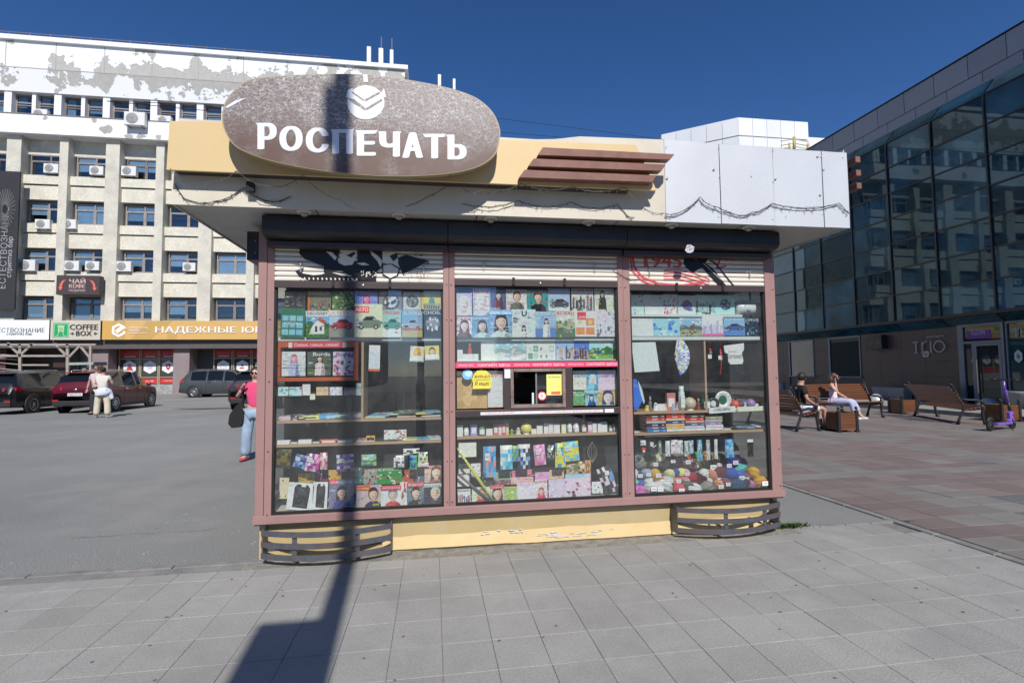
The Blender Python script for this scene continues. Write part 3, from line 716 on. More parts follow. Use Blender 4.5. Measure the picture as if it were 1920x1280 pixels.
# round emblem with two chevrons
b=MB(); ccx,ccy,rx,ry=686,193,35,32
b.face([(spy(ccx+rx*math.cos(t),ccy+ry*math.sin(t))[0],YS-.005,spy(ccx+rx*math.cos(t),ccy+ry*math.sin(t))[1]) for t in [2*math.pi*i/40 for i in range(40)]],wl)
for q in ([(652,170),(662,166),(660,184),(648,184)],[(720,166),(724,184),(712,180)],[(681,140),(689,141),(690,155),(682,155)]): b.face([(spy(*p)[0],YS-.0052,spy(*p)[1]) for p in q],wl)
em=b.build('emblem',wl,SB)
b=MB()
for q in ([(660,172),(683,188),(684,191),(681,190),(660,175)],[(684,188),(710,173),(714,176),(686,191)],[(652,185),(664,187),(686,204),(686,209),(660,193)],[(686,204),(716,186),(717,190),(688,208)]): b.face([(spy(*p)[0],YS-.0062,spy(*p)[1]) for p in q],crk)
b.build('emblem_chevron',crk,SB)
b=MB(); b.face([(spy(*p)[0],YS-.0048,spy(*p)[1]) for p in [(421,203),(428,203),(463,184),(440,190)]],wl); b.build('film_tear',wl,SB)
for x in (-1.0,-.5,.1): part('sign_bracket',brown,(x,x+.04,YS+.05,YP,3.0,3.04),bev=0)
# soffit lamps
lm=M('cream_lamp_ring',(0.62,0.60,0.54),rough=.5)
for x,y in ((570,402),(747,405),(921,412),(1109,416),(1263,424),(1410,428)):
    p=PY(x,y,4.07); 
    L=MB(); px=PZ(x,y-3,ZS-.02); L.lathe([(0,0),(.058,0),(.058,-.014),(.05,-.022),(.036,-.022),(.034,-.008),(.0,-.006)],(px.x,max(px.y,4.10),ZS),20,lm); lo=L.build('soffit_lamp',lm,K); ORG[lo.name]=ORG[K.name]
    g=MB(); g.lathe([(.030,-.012),(.026,-.040),(.012,-.046),(0,-.046)],(px.x,max(px.y,4.10),ZS),12); g.build('lamp_lens',M('lamp_lens',(0.35,0.34,0.31),rough=.3),lo)
# little floodlight on the fascia
fl=MB(); p=PY(470,351,3.97); fl.box(p.x-.03,p.x+.03,3.955,3.985,p.z-.04,p.z+.04); fo=fl.build('floodlight',rub,K); bevel(fo,.006,2)
b=MB(); b.box(p.x-.006,p.x+.006,3.985,4.018,p.z-.006,p.z+.006); b.build('light_bracket',rub,K)
# interior shell
IY=5.75
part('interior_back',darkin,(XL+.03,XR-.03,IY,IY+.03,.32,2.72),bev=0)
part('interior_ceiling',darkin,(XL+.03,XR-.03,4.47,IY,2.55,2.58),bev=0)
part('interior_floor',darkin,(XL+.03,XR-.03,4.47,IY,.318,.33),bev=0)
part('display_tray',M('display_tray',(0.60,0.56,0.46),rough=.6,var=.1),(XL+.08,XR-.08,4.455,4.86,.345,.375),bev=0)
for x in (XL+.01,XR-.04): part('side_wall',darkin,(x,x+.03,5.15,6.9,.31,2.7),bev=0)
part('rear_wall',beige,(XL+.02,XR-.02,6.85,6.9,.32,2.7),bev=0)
for x in (XL+.02,XR-.03):
    b=MB(); b.box(x,x+.005,4.47,5.15,.42,2.4); b.build('side_glass',GLASS,K)
    part('side_rail',mauve,(x-.01,x+.02,4.47,5.15,.31,.42)); part('side_rail',brown,(x-.01,x+.02,4.47,5.15,2.4,2.7))
def zsh(y,Y,x=960): return PY(x,y,Y).z
def shelf(name,xa,xb,y,mat,Y0=4.47,Y1=4.80,th=.022):
    z=PY((xa+xb)/2,y,Y0).z; a=PY(xa,y,Y0).x; c=PY(xb,y,Y0).x
    part(name,mat,(a,c,Y0,Y1,z-th,z),bev=0); return z
Zs={}
Zs['w0']=shelf('white_shelf',517,832,632,whitesh,th=.03); Zs['w1']=shelf('white_shelf',854,1163,632,whitesh,th=.03); Zs['w2']=shelf('white_shelf',1181,1432,631,whitesh,th=.03)
Zs['w2b']=shelf('white_shelf',1181,1392,589,whitesh,Y0=4.50,Y1=4.6,th=.024)
Zs['a0']=shelf('wood_shelf',516,832,785,wood); Zs['b0']=shelf('wood_shelf',516,832,829,wood)
Zs['b1']=shelf('wood_shelf',855,1160,814,wood)
Zs['a2']=shelf('wood_shelf',1183,1438,769,wood); Zs['b2']=shelf('wood_shelf',1183,1438,808,wood)
for xc,ya,yb_ in ((679.5,638,785),(1323,638,769)):
    a=PY(xc,700,4.48).x; part('shelf_upright',wood,(a-.009,a+.009,4.48,4.78,PY(xc,yb_,4.48).z,PY(xc,ya,4.48).z),bev=0)
# ================================================================ OFFICE BUILDING (left, behind the square)
conc=M('pale_concrete',(0.68,0.645,0.54),rough=0.9,var=0.12,scale=0.9,fine=0.12,fscale=9,dirt=(0.52,0.49,0.41),damt=0.55,dscale=0.8,bump=0.3,bscale=20)
conc2=M('worn_concrete_pillar',(0.62,0.59,0.50),rough=0.9,var=0.13,scale=1.3,fine=0.1,fscale=11,dirt=(0.44,0.42,0.37),damt=0.6,dscale=0.6,bump=0.3,bscale=20)
whp=M('white_facade_paint',(0.83,0.84,0.86),rough=0.8,var=0.03,scale=0.8,dirt=(0.72,0.72,0.72),damt=0.3,dscale=0.7)
grc=M('bare_concrete_patch',(0.40,0.39,0.365),rough=0.95,var=0.16,scale=1.2,fine=0.1,fscale=12)
wfr=M('weathered_window_frame',(0.24,0.215,0.20),rough=0.6,var=0.2,scale=4,objrand=0.25)
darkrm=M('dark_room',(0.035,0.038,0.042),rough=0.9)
blindm=M('pale_blind',(0.66,0.74,0.80),rough=0.7,var=0.12,scale=2,objrand=0.25)
OGL=glassmat('office_glass',(0.70,0.78,0.84),0.01,1.55,2.4)
peel=bpy.data.materials.new('peeling_white_paint'); peel.use_nodes=True; n=peel.node_tree.nodes; l=peel.node_tree.links; bs=n['Principled BSDF']; bs.inputs['Roughness'].default_value=.85
geo=n.new('ShaderNodeNewGeometry'); sep=n.new('ShaderNodeSeparateXYZ'); l.new(geo.outputs['Position'],sep.inputs[0])
nz=n.new('ShaderNodeTexNoise'); nz.inputs['Scale'].default_value=.62; nz.inputs['Detail'].default_value=8; nz.inputs['Roughness'].default_value=.66; l.new(geo.outputs['Position'],nz.inputs[0])
def mth_(op,a,b_=0.0,cl=False):
    t=n.new('ShaderNodeMath'); t.operation=op; t.use_clamp=cl
    for i,v in enumerate((a,b_)):
        if hasattr(v,'links'): l.new(v,t.inputs[i])
        else: t.inputs[i].default_value=v
    return t.outputs[0]
# paint lets go along the panel joints (one long joint at mid height, upright joints every 3.2 m) and on the right half
jz=mth_('ABSOLUTE',mth_('SUBTRACT',sep.outputs[2],23.65)); jz=mr(jz,0,1.5,.14,0)
jx=mth_('PINGPONG',mth_('ADD',sep.outputs[0],27.1),1.6); jx=mr(jx,0,.7,.10,0)
side=mr(sep.outputs[0],-31,-25.5,-.09,.03); side2=mr(sep.outputs[0],-9.0,-5,0,.10)
v=mth_('ADD',mth_('ADD',nz.outputs['Fac'],jz),mth_('ADD',jx,mth_('ADD',side,side2)))
msk=mr(v,.612,.618,0,1)
nz2=n.new('ShaderNodeTexNoise'); nz2.inputs['Scale'].default_value=3; nz2.inputs['Detail'].default_value=5; l.new(geo.outputs['Position'],nz2.inputs[0])
cr=n.new('ShaderNodeMix'); cr.data_type='RGBA'; l.new(nz2.outputs['Fac'],cr.inputs[0]); cr.inputs[6].default_value=(.37,.36,.335,1); cr.inputs[7].default_value=(.53,.515,.485,1)
fin=n.new('ShaderNodeMix'); fin.data_type='RGBA'; l.new(msk,fin.inputs[0]); fin.inputs[6].default_value=(.83,.84,.86,1); l.new(cr.outputs[2],fin.inputs[7]); l.new(fin.outputs[2],bs.inputs['Base Color'])
bmp=n.new('ShaderNodeBump'); bmp.inputs['Strength'].default_value=.8; bmp.inputs['Distance'].default_value=.05; bmp.invert=True; l.new(msk,bmp.inputs['Height']); l.new(bmp.outputs[0],bs.inputs['Normal'])
OB=thing('office_building','six storey concrete office building with peeling white top floor','building',(-17,45,0))
ORG_OB=ORG[OB.name]
BY=41.0; BR=-2.2; BL=-44.0
def pb(name,mat,*bx,label=None,kind=None,parent=None):
    b=MB()
    for q in bx: b.box(*q)
    return b.build(name,mat,parent or OB,kind=kind,label=label)
pb('wall',conc,(BL,BR,BY+1.25,BY+14,4.0,25.6)); pb('roof_edge',whp,(BL-.2,BR+.25,BY-.55,BY+14.2,25.62,25.95)); 
b=MB(); b.prism([(BY-.35,25.62),(BY-.35,23.65),(BY-.06,22.02),(BY+.6,22.02),(BY+.6,25.62)],'x',BL,BR); b.build('attic_wall',peel,OB)
for i in range(14):
    x=-27.1+3.2*i-16
    if x<BR: pb('panel_joint',grc,(x-.03,x+.03,BY-.358,BY-.3,23.6,25.6))
pb('panel_joint',grc,(BL,BR,BY-.357,BY-.3,23.62,23.68))
pb('ledge_band',whp,(BL,BR+.2,BY-.40,BY+1.25,18.82,20.2)); pb('ledge_flashing',wfr,(BL,BR+.25,BY-.45,BY+.3,20.203,20.25))
b=MB(); rr=random.Random(5)
for x,z,s_ in ((-23.6,19.35,.45),(-22.1,19.0,.3),(-21.3,19.05,.35),(-18.6,19.3,.18),(-17.8,19.3,.15),(-27.6,20.0,.2),(-24.4,20.05,.25),(-20.1,19.0,.25),(-12,19.3,.4),(-6.5,19.6,.4)):
    k=10; b.face([(x+s_*rr.uniform(.5,1.2)*math.cos(2*math.pi*i/k),BY-.404,max(18.83,min(20.19,z+s_*rr.uniform(.4,1.0)*math.sin(2*math.pi*i/k)))) for i in range(k)])
b.build('paint_loss',grc,OB,kind='stuff')
flz=[5.5,9.0,12.5,16.05]; P0=-23.35
wide=[P0+6.42*k for k in range(-4,4)]
winmesh={}
def office_window(x0,x1,z0,z1,yw,kindw=0):
    key=(round(x1-x0,2),round(z1-z0,2),kindw)
    w_,h_=x1-x0,z1-z0; cx=(x0+x1)/2
    root=None
    b=MB(); f=.085
    def add(a,c,d,e,y=0.0): b.box(a-w_/2,c-w_/2,-.04+y,.06+y,d,e)
    add(0,f,0,h_); add(w_-f,w_,0,h_); add(f,w_-f,0,f); add(f,w_-f,h_-f,h_)
    if kindw==0:
        hb=h_*.72; mxx=w_*.58; add(mxx-.05,mxx+.05,f,h_-f); add(f,mxx-.05,hb-.04,hb+.04); add(mxx+.05,w_-f,hb-.04,hb+.04)
        s=.05
        for (a,c,d,e) in ((f,mxx-.05,f,hb-.04),(mxx+.05,w_-f,f,hb-.04)):
            add(a,a+s,d,e,.0); add(c-s,c,d,e,.0); add(a+s,c-s,d,d+s,.0); add(a+s,c-s,e-s,e,.0)
    else:
        hb=h_*.66; add(f,w_-f,hb-.05,hb+.05); add(f,w_-f,hb-.22,hb-.16)
    if key in winmesh: fr=bpy.data.objects.new('window',winmesh[key][0]); COL.objects.link(fr)
    else: fr=b.build('window',wfr); 
    fr.parent=OB; fr.location=Vector((cx,yw,z0))-ORG_OB
    b2=MB(); b2.box(-w_/2+f,w_/2-f,.0,.012,f,h_-f)
    if key in winmesh: p=bpy.data.objects.new('pane',winmesh[key][1]); COL.objects.link(p)
    else: p=b2.build('pane',OGL)
    p.parent=fr
    if key not in winmesh: winmesh[key]=(fr.data,p.data)
    # what stands behind the glass: blind, curtain or a dark room
    r=rnd.random(); hb_=rnd.uniform(.55,1.0) if r<.86 else 0
    if hb_:
        q=MB(); q.box(-w_/2+.12,(w_*.05 if r<.3 else w_/2-.12),.03,.045,h_*(1-hb_)+.10,h_-.10); bl=q.build('blind',blindm,fr); 
    return fr
for k,xw in enumerate(wide):
    if xw-.45>BR: continue
    bx0=xw-.46; bx1=xw+.46; tx=xw+3.21
    pb('pillar',conc2,(bx0,bx1,BY,BY+1.25,4.0,18.82))
    if tx+.3<BR: pb('pillar',conc2,(tx-.28,tx+.28,BY,BY+1.25,4.0,18.82))
    for (a,c) in ((bx1,tx-.28),(tx+.28,xw+6.42-.46)):
        c=min(c,BR)
        if c-a<1: continue
        pb('lintel',conc2,(a,c,BY+.68,BY+1.0,17.68,18.82))
        for z in flz:
            fr=office_window(a+.16,c-.02,z,z+1.62,BY+.72)
            if z>5.6: 
                pb('spandrel',conc,(a,c,BY+.30,BY+1.25,z-.66,z-.02)); pb('spandrel',conc,(a,c,BY+.42,BY+1.25,z-1.78,z-.74)); pb('spandrel_groove',wfr,(a,c,BY+.55,BY+1.2,z-.74,z-.66))
        pb('spandrel',conc,(a,c,BY+.42,BY+1.25,4.9,5.46))
# white top floor: fins and narrow windows
for i in range(-3,14):
    xw=-27.09+3.21*i
    if xw>BR: continue
    pb('fin',whp,(xw-.25,xw+.22,BY+.02,BY+1.25,20.25,22.02))
    if xw+1.6<BR:
        pb('fin',whp,(xw+1.47,xw+1.72,BY+.1,BY+1.25,20.25,22.02))
        office_window(xw+.23,xw+1.46,20.27,21.98,BY+.46,1); office_window(xw+1.73,xw+2.95,20.27,21.98,BY+.46,1)
pass
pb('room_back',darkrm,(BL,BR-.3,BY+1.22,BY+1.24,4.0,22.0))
pb('corner_wall',whp,(BR-.35,BR,BY-.2,BY+1.25,20.25,22.02))
# roof railing
rl=MB()
for i in range(26):
    x=-40+1.33*i
    if x>-8.2: break
    rl.tube([(x,BY+.1,25.95),(x+.28,BY+.1,26.55)],.016,4)
rl.tube([(-40,BY+.1,26.5),(-8,BY+.1,26.5)],.02,4); rl.tube([(-40,BY+.1,26.2),(-8,BY+.1,26.2)],.014,4)
rl.build('roof_railing',M('rusty_rail',(0.28,0.20,0.17),rough=.7),OB)
# ground floor
mv=M('mauve_stone',(0.27,0.215,0.21),rough=0.7,var=0.1,scale=2,fine=0.1,fscale=20)
gb=M('shade_fascia',(0.10,0.085,0.08),rough=0.6)  # even dark brown for the ground wall, canopy and terrace roof
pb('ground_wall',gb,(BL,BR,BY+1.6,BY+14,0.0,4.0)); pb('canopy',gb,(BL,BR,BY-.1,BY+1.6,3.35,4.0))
stone=M('rough_granite_base',(0.34,0.33,0.32),rough=.9,var=.3,scale=3,fine=.2,fscale=12)
pb('stone_base',stone,(-22.9,BR,BY+1.05,BY+1.6,0,.72))
for (a,c) in ((-25.2,-23.35),(-19.0,-17.9),(-11.5,-10.3)): pb('ground_pillar',mv,(a,c,BY+.25,BY+1.6,0,3.35))
# antennas on the roof
anm=M('antenna_radome',(0.70,0.69,0.64),rough=.5)
AN=[]
for i,(x0,y0,x1,y1) in enumerate(((687,89,697,125),(709,92,720,128),(730,95,739,130),(820,141,828,163),(848,149,855,170))):
    Ya=44.0 if i<3 else 52.0; p0=PY(x0,y0,Ya); p1=PY(x1,y1,Ya); zb=25.95 if i<3 else 23
    t=thing('rooftop_antenna',['white panel antenna leftmost of the three at the roof corner','white panel antenna in the middle of the three at the roof corner','white panel antenna rightmost of the three at the roof corner','white panel antenna above the sign, left of the separate pair','white panel antenna above the sign, right of the separate pair'][i],'antenna',((p0.x+p1.x)/2,Ya,zb),0,'white panel antennas on the roofs')
    b=MB(); b.box(p0.x+.05,p1.x-.05,Ya-.18,Ya+.08,p1.z,p0.z); o=b.build('panel',anm,t); bevel(o,.04,2)
    b=MB(); b.tube([((p0.x+p1.x)/2,Ya+.16,zb),((p0.x+p1.x)/2,Ya+.16,p0.z+(1.2 if i in(1,2) else .1))],.035,6); b.tube([((p0.x+p1.x)/2,Ya+.05,p0.z-.4),((p0.x+p1.x)/2,Ya+.16,p0.z-.4)],.03,6); b.build('mast',M('grey_mast',(.2,.2,.21),rough=.5),t)
if True:
    b=MB(); b.box(-2.0,8,50,60,0,23.0); lw=b.build('rear_building_wing',whp); tag(lw,'low rear wing carrying the pair of antennas, behind the sign','building')
# air conditioners
acw=M('aircon_white',(0.72,0.72,0.70),rough=.45,var=.06); acg=M('aircon_grille',(0.16,0.16,0.16),rough=.6)
def aircon(px,py,wpx,Y,lab):
    p=PY(px,py,Y); w_=wpx/960*Y*.97/2; h_=w_*.72; t=thing('air_conditioner',lab,'air conditioner',(p.x,Y,p.z-h_),0,'air conditioners on the office facade')
    b=MB(); b.box(p.x-w_,p.x+w_,Y-.16,Y+.2,p.z-h_,p.z+h_); bevel(b.build('casing',acw,t),.02,1)
    b=MB(); b.lathe([(0,-.01),(h_*.78,-.01),(h_*.82,.0)],(p.x-w_*.22,Y-.165,p.z),16,axis='y'); g=b.build('fan_grille',acg,t)
    b=MB(); 
    for k in range(4): b.lathe([(h_*(.18+.17*k),-.014),(h_*(.22+.17*k),-.014)],(p.x-w_*.22,Y-.165,p.z),14,acw,axis='y')
    b.build('guard_ring',acw,g)
    [(lambda b:(b.box(p.x+w_*q,p.x+w_*(q+.1),Y-.1,Y+.5,p.z-h_-.05,p.z-h_),b.build('bracket',acg,t)))(MB()) for q in (-.7,.6)]
for a in ((77,215,23,BY-.1,'air conditioner on the white ledge between two left windows, with dangling cable'),(254,224,34,BY-.75,'largest air conditioner, hanging on the white ledge'),(309,227,23,BY-.15,'air conditioner on the white ledge just left of the kiosk roof'),
    (98,317,23,BY+.25,'air conditioner in the row under the white ledge, leftmost'),(183,321,22,BY+.25,'air conditioner in the row under the white ledge, middle'),(243,322,24,BY+.25,'air conditioner in the row under the white ledge, nearest the kiosk'),
    (82,421,23,BY+.2,'air conditioner hung below a windowsill at left, left one of the close pair'),(131,421,23,BY+.2,'air conditioner hung beside a thin pillar, right one of the close pair'),
    (52,498,27,BY+.2,'air conditioner on the sill above and left of the tea and coffee sign'),(136,499,24,BY+.2,'air conditioner on the sill straight above the tea and coffee sign'),(175,499,22,BY+.2,'air conditioner above the right end of the tea and coffee sign'),
    (233,500,25,BY+.2,'air conditioner on the sill right of the wide pillar'),(356,501,21,BY+.2,'air conditioner on the sill left of the kiosk eave')): aircon(*a)
def sign(name,lab,px0,py0,px1,py1,Y,depth,bgc,fn,cat='sign',base=None,mat=None):
    a=PY(px0,py1,Y); c=PY(px1,py0,Y); t=thing(name,lab,cat,((a.x+c.x)/2,Y+depth,a.z))
    b=MB(); b.box(a.x,c.x,Y,Y+depth,a.z,c.z); b.build('sign_box',mat or M('sign_box_edge',(0.05,0.045,0.045),rough=.5),t)
    b=MB(); A=Art(b,(a.x,Y,a.z),X_,Z_,-Y_,c.x-a.x,c.z-a.z,VINYL,step=.003,z0=.006); A.rect(0,0,1,1,bgc); fn(A); b.build('lettering',VINYL,t); return t
WH=(0.85,0.86,0.88)
def f1(a):
    a.text('ЕСТЕСТВОЗНАНИЕ',-.25,.40,.90,.60,(.06,.06,.07),bold=.03); a.text('стриптиз бар',.13,.22,.66,.38,(.05,.05,.06),bold=.03)
_poly=Art.poly
s1=sign('bar_sign','white sign board reading ЕСТЕСТВОЗНАНИЕ above the timber terrace',-42,600,93,637,BY-.5,.4,WH,lambda a:(a.text('ЕСТЕСТВОЗНАНИЕ',.10,.36,.935,.60,(.06,.06,.07),bold=.025),a.text('стриптиз бар',.40,.20,.76,.37,(.05,.05,.06),bold=.03)))
def f2(a):
    G=(.02,.36,.13)
    a.rect(.05,.12,.37,.88,G); a.rect(.065,.15,.355,.85,(.6,.75,.6)); a.rect(.075,.17,.345,.83,G)
    L=(.45,.62,.33); a.rect(.15,.42,.27,.70,L); a.rect(.14,.70,.28,.75,L); a.ell(.21,.55,.035,.08,G); a.ell(.21,.55,.022,.05,L); a.line([(.17,.42),(.15,.2),(.11,.19)],.05,L); a.line([(.25,.42),(.27,.22),(.32,.19)],.05,L)
    T=(.05,.04,.04); a.text('COFFEE',.39,.52,.95,.80,T,bold=.05); a.text('BOX',.52,.21,.83,.46,T,bold=.05)
    a.line([(.40,.33),(.47,.33)],.05,T); a.line([(.44,.40),(.47,.33),(.44,.26)],.04,T); a.line([(.88,.33),(.95,.33)],.05,T); a.line([(.91,.40),(.88,.33),(.91,.26)],.04,T)
sign('coffee_shop_sign','beige COFFEE BOX sign board with a green cup emblem',94,601,189,637,BY-.5,.4,(.58,.53,.44),f2)
def f3(a):
    D=(.60,.37,.10); a.poly([(.0,1),(.13,1),(.13,0),(.0,0)],(.62,.37,.10)); a.poly([(.18,0),(.30,0),(.44,1),(.28,1)],(.55,.35,.11)); a.rect(.41,0,.47,.4,(.56,.36,.11)); a.rect(.06,0,.14,1,(.56,.36,.12))
    hx,hy,s=.103,.5,.36; r=a.H/a.W
    def hexa(q): return [(hx+q*r*math.cos(R(30+60*i)),hy+q*math.sin(R(30+60*i))) for i in range(6)]
    a.poly(hexa(.37),WH); a.poly(hexa(.24),(.60,.37,.11)); a.line([(hx-.015,hy-.10),(hx+.025,hy+.16)],.26,WH); a.poly([(hx+.028,hy-.05),(hx+.046,hy-.02),(hx+.046,hy+.08),(hx+.026,hy+.07)],(.60,.37,.11))
    a.text('Единый центр',.168,.58,.285,.70,WH,bold=.02); a.text('защиты',.168,.42,.23,.54,WH,bold=.02); a.rect(.168,.325,.282,.345,WH)
    a.text('НАДЕЖНЫЕ ЮРИСТЫ',.335,.29,1.30,.70,WH,bold=.035)
class _W: pass
def sign3():
    a=PY(191,636.5,BY-.45); c=PY(483,602,BY-.45); W_=c.x-a.x; x1=BR-.4; t=thing('law_office_sign','long ochre sign board reading НАДЕЖНЫЕ ЮРИСТЫ with a white hexagon logo','sign',((a.x+x1)/2,BY,a.z))
    b=MB(); b.box(a.x,x1,BY-.45,BY-.1,a.z,c.z); b.build('sign_box',M('ochre_board',(0.66,0.41,0.13),rough=.45,var=.04,scale=.5),t)
    b=MB(); A=Art(b,(a.x,BY-.45,a.z),X_,Z_,-Y_,W_,c.z-a.z,VINYL,step=.003,z0=.006)
    A.poly=lambda pts,col: (A.mb.face([A.pt(*p) for p in pts],A.mat,col),setattr(A,'z',A.z+A.step))
    f3(A); b.build('lettering',VINYL,t)
sign3()
def f4(a):
    a.text('ЧАЙ',.30,.60,.67,.87,(.62,.44,.40),bold=.05); a.text('КОФЕ',.30,.34,.67,.56,(.60,.42,.38),bold=.05); a.text('ПОДАРКИ',.30,.14,.67,.28,(.60,.42,.38),bold=.03)
    C=(.75,.16,.13)
    a.poly([(.24,.78),(.14,.72),(.085,.55),(.075,.38),(.05,.38),(.10,.2),(.16,.38),(.13,.38),(.15,.55),(.18,.68)],C); a.poly([(.75,.78),(.85,.72),(.905,.55),(.91,.38),(.95,.38),(.90,.2),(.84,.38),(.87,.38),(.85,.55),(.81,.68)],C)
sign('tea_coffee_sign','dark brown hanging sign ЧАЙ КОФЕ ПОДАРКИ with two red arrows',105,517,187,552,BY-.7,.5,(.07,.055,.055),f4)
def f5(a):
    g=(.15,.145,.145)
    for k in range(26):
        t=2*math.pi*k/26; a.line([(.62+.06*math.cos(t),.72+.03*math.sin(t)),(.62+.30*math.cos(t),.72+.15*math.sin(t))],.05,g)
    a.ell(.62,.72,.07,.035,(.02,.02,.02),16)
sgn=sign('dark_banner','tall dark vertical banner on the office facade at the left edge, with rotated white lettering','banner' and -38,322,38,580,BY-.6,.12,(.042,.040,.040),f5,'banner',mat=M('banner_edge',(.03,.03,.03),rough=.6))
a_=PY(-38,580,BY-.6); c_=PY(38,322,BY-.6)
b=MB(); A=Art(b,(PY(24,520,BY-.6).x,BY-.64,PY(24,520,BY-.6).z),Z_,-X_,-Y_,PY(20,415,BY-.6).z-PY(20,520,BY-.6).z,.62,VINYL,step=.003)
A.text('стриптиз бар',0,0,.72,.62,(.50,.50,.50),bold=.0)
A2=Art(b,(PY(12,520,BY-.6).x,BY-.64,PY(12,520,BY-.6).z),Z_,-X_,-Y_,PY(20,415,BY-.6).z-PY(20,520,BY-.6).z,.85,VINYL,step=.003)
A2.text('ЕСТЕСТВОЗНАНИЕ',-.2,0,1.25,.5,(.34,.34,.34)); b.build('lettering',VINYL,sgn)
# law office shopfront panes with white hexagons
red=(.55,.045,.045)
shop=thing('shopfront','law office shopfront of dark panes with red bands and white hexagon emblems','shopfront',(-17,BY+1.4,.7))
gold=M('gold_window_bar',(0.36,0.30,0.19),rough=.5)
cols=[(223,262,'man'),(264,297,'cart'),(299,331,'shield'),(333,364,'wallet'),(401,435,'scales'),(438,470,'hand'),(473,505,'tower')]
for i,(xa,xb,ic) in enumerate(cols):
    Y=BY+1.3; a=PY(xa,722,Y); c=PY(xb,655,Y); w_=c.x-a.x; h_=3.3-.72
    b=MB(); b.box(a.x,c.x,Y+.05,Y+.1,.72,3.3); wf=b.build('shop_window',M('film_dark',(0.045,0.05,0.05),rough=.12,spec=.6),shop); ORG[wf.name]=ORG[shop.name]
    b=MB(); 
    for q in ((a.x-.06,a.x+.02,.72,3.3),(c.x-.02,c.x+.06,.72,3.3),(a.x+.02,c.x-.02,2.62,2.70),(a.x+.02,c.x-.02,1.22,1.29)): b.box(q[0],q[1],Y-.03,Y+.05,q[2],q[3])
    b.build('window_bar',gold,wf)
    b=MB(); A=Art(b,(a.x,Y+.05,.72),X_,Z_,-Y_,w_,h_,VINYL,step=.002,z0=.004)
    A.rect(0,.77,1,1,red); A.rect(0,.03,1,.19,red)
    tt=['ЗАЩИТА ОТ','ЗАЩИТА ПРАВ','ЗАЩИТА ПРАВ','ПРЕДСТАВИТЕЛИ','КОНСУЛЬТАЦИИ','АРБИТРАЖ','СУДЫ'][i]; A.text(tt,.15,.88,.85,.915,(.5,.35,.36),bold=.02)
    A.rect(.2,.80,.8,.83,(.75,.6,.6))
    if i in (1,2): A.text(['','26-88','РЦЗ.РФ'][i],.25,.075,.75,.125,(.8,.55,.5),bold=.03)
    r_=h_/w_; q=.19; cx,cy=.5,.505
    A.poly([(cx+q*r_*math.cos(R(30+60*k)),cy+q*math.sin(R(30+60*k))) for k in range(6)],(.8,.8,.8))
    D=(.55,.04,.06)
    if ic=='man': A.ell(cx,cy+.07,.07,.028,(.4,.15,.15)); A.poly([(cx-.17,cy-.09),(cx+.17,cy-.09),(cx+.13,cy-.01),(cx,cy+.05),(cx-.13,cy-.01)],D)
    elif ic=='cart':
        for k in range(3): A.line([(cx-.15,cy+.05-.035*k),(cx+.15,cy+.05-.035*k)],.02,(.6,.3,.35))
        for k in range(5): A.line([(cx-.13+.065*k,cy+.06),(cx-.12+.06*k,cy-.03)],.02,(.6,.3,.35))
        A.line([(cx-.12,cy-.06),(cx+.14,cy-.06)],.02,(.6,.3,.35))
    elif ic=='shield': A.poly([(cx-.15,cy+.07),(cx,cy+.09),(cx+.15,cy+.07),(cx+.13,cy-.03),(cx,cy-.10),(cx-.13,cy-.03)],D); A.ell(cx,cy+.01,.06,.025,(.8,.8,.8))
    elif ic=='wallet': A.rect(cx-.17,cy-.07,cx+.17,cy+.06,D); A.rect(cx-.13,cy-.01,cx+.13,cy+.01,(.7,.3,.3))
    elif ic=='scales':
        g=(.35,.3,.3); A.line([(cx,cy-.08),(cx,cy+.08)],.02,g); A.line([(cx-.17,cy+.05),(cx+.17,cy+.05)],.02,g); A.rect(cx-.2,cy-.03,cx-.1,cy-.01,g); A.rect(cx+.1,cy-.03,cx+.2,cy-.01,g); A.rect(cx-.08,cy-.09,cx+.08,cy-.075,D)
    else: A.rect(cx-.17,cy-.07,cx+.1,cy-.03,D); A.ell(cx,cy+.03,.09,.04,D,5)
    b.build('window_print',VINYL,wf)
# timber terrace of the coffee shop
tw=M('grey_timber',(0.36,0.32,0.28),rough=.8,var=.2,scale=6,stretch=(2,8,8),dirt=(.22,.12,.07),damt=.5,dscale=1.2)
TE=thing('timber_terrace','weathered timber frame terrace with diagonal braces in front of the coffee shop','terrace',(-28,BY-1,0))
TY=BY-1.2
def tpt(x,y): q=PY(x,y,TY); return q
def beam(x0,y0,x1,y1,w_,nm='beam',mat=None,Y=TY):
    a=PY(x0,y0,Y); c=PY(x1,y1,Y); d=(c-a); L=d.length; u=d.normalized(); v=Vector((-u.z,0,u.x)); b=MB(); q=w_/2
    vs=[]
    for s_ in (0,1):
        for t in (-1,1):
            for yy in (-.06,.06): vs.append(a+u*(L*s_)+v*(q*t)+Y_*yy)
    b.mesh(vs,[(0,1,3,2),(4,6,7,5),(0,4,5,1),(2,3,7,6),(0,2,6,4),(1,5,7,3)]); return b.build(nm,mat or tw,TE)
beam(38,645,38,745,.16,'post'); beam(127,645,127,745,.17,'post'); beam(-35,645,-35,745,.16,'post'); beam(170,645,170,740,.14,'post')
beam(-60,646,180,646,.14); beam(-60,667,125,667,.14); beam(14,643,37,665,.13,'brace'); beam(62,644,39,665,.13,'brace'); beam(103,644,127,669,.13,'brace'); beam(150,648,130,669,.12,'brace'); beam(152,650,170,672,.12,'brace'); beam(-12,643,-33,665,.13,'brace')
beam(42,684,92,684,.11,'rail'); mint=M('mint_board',(0.30,0.38,0.33),rough=.7); beam(130,682,176,681,.17,'rail',mint); beam(130,725,176,725,.17,'rail',mint)
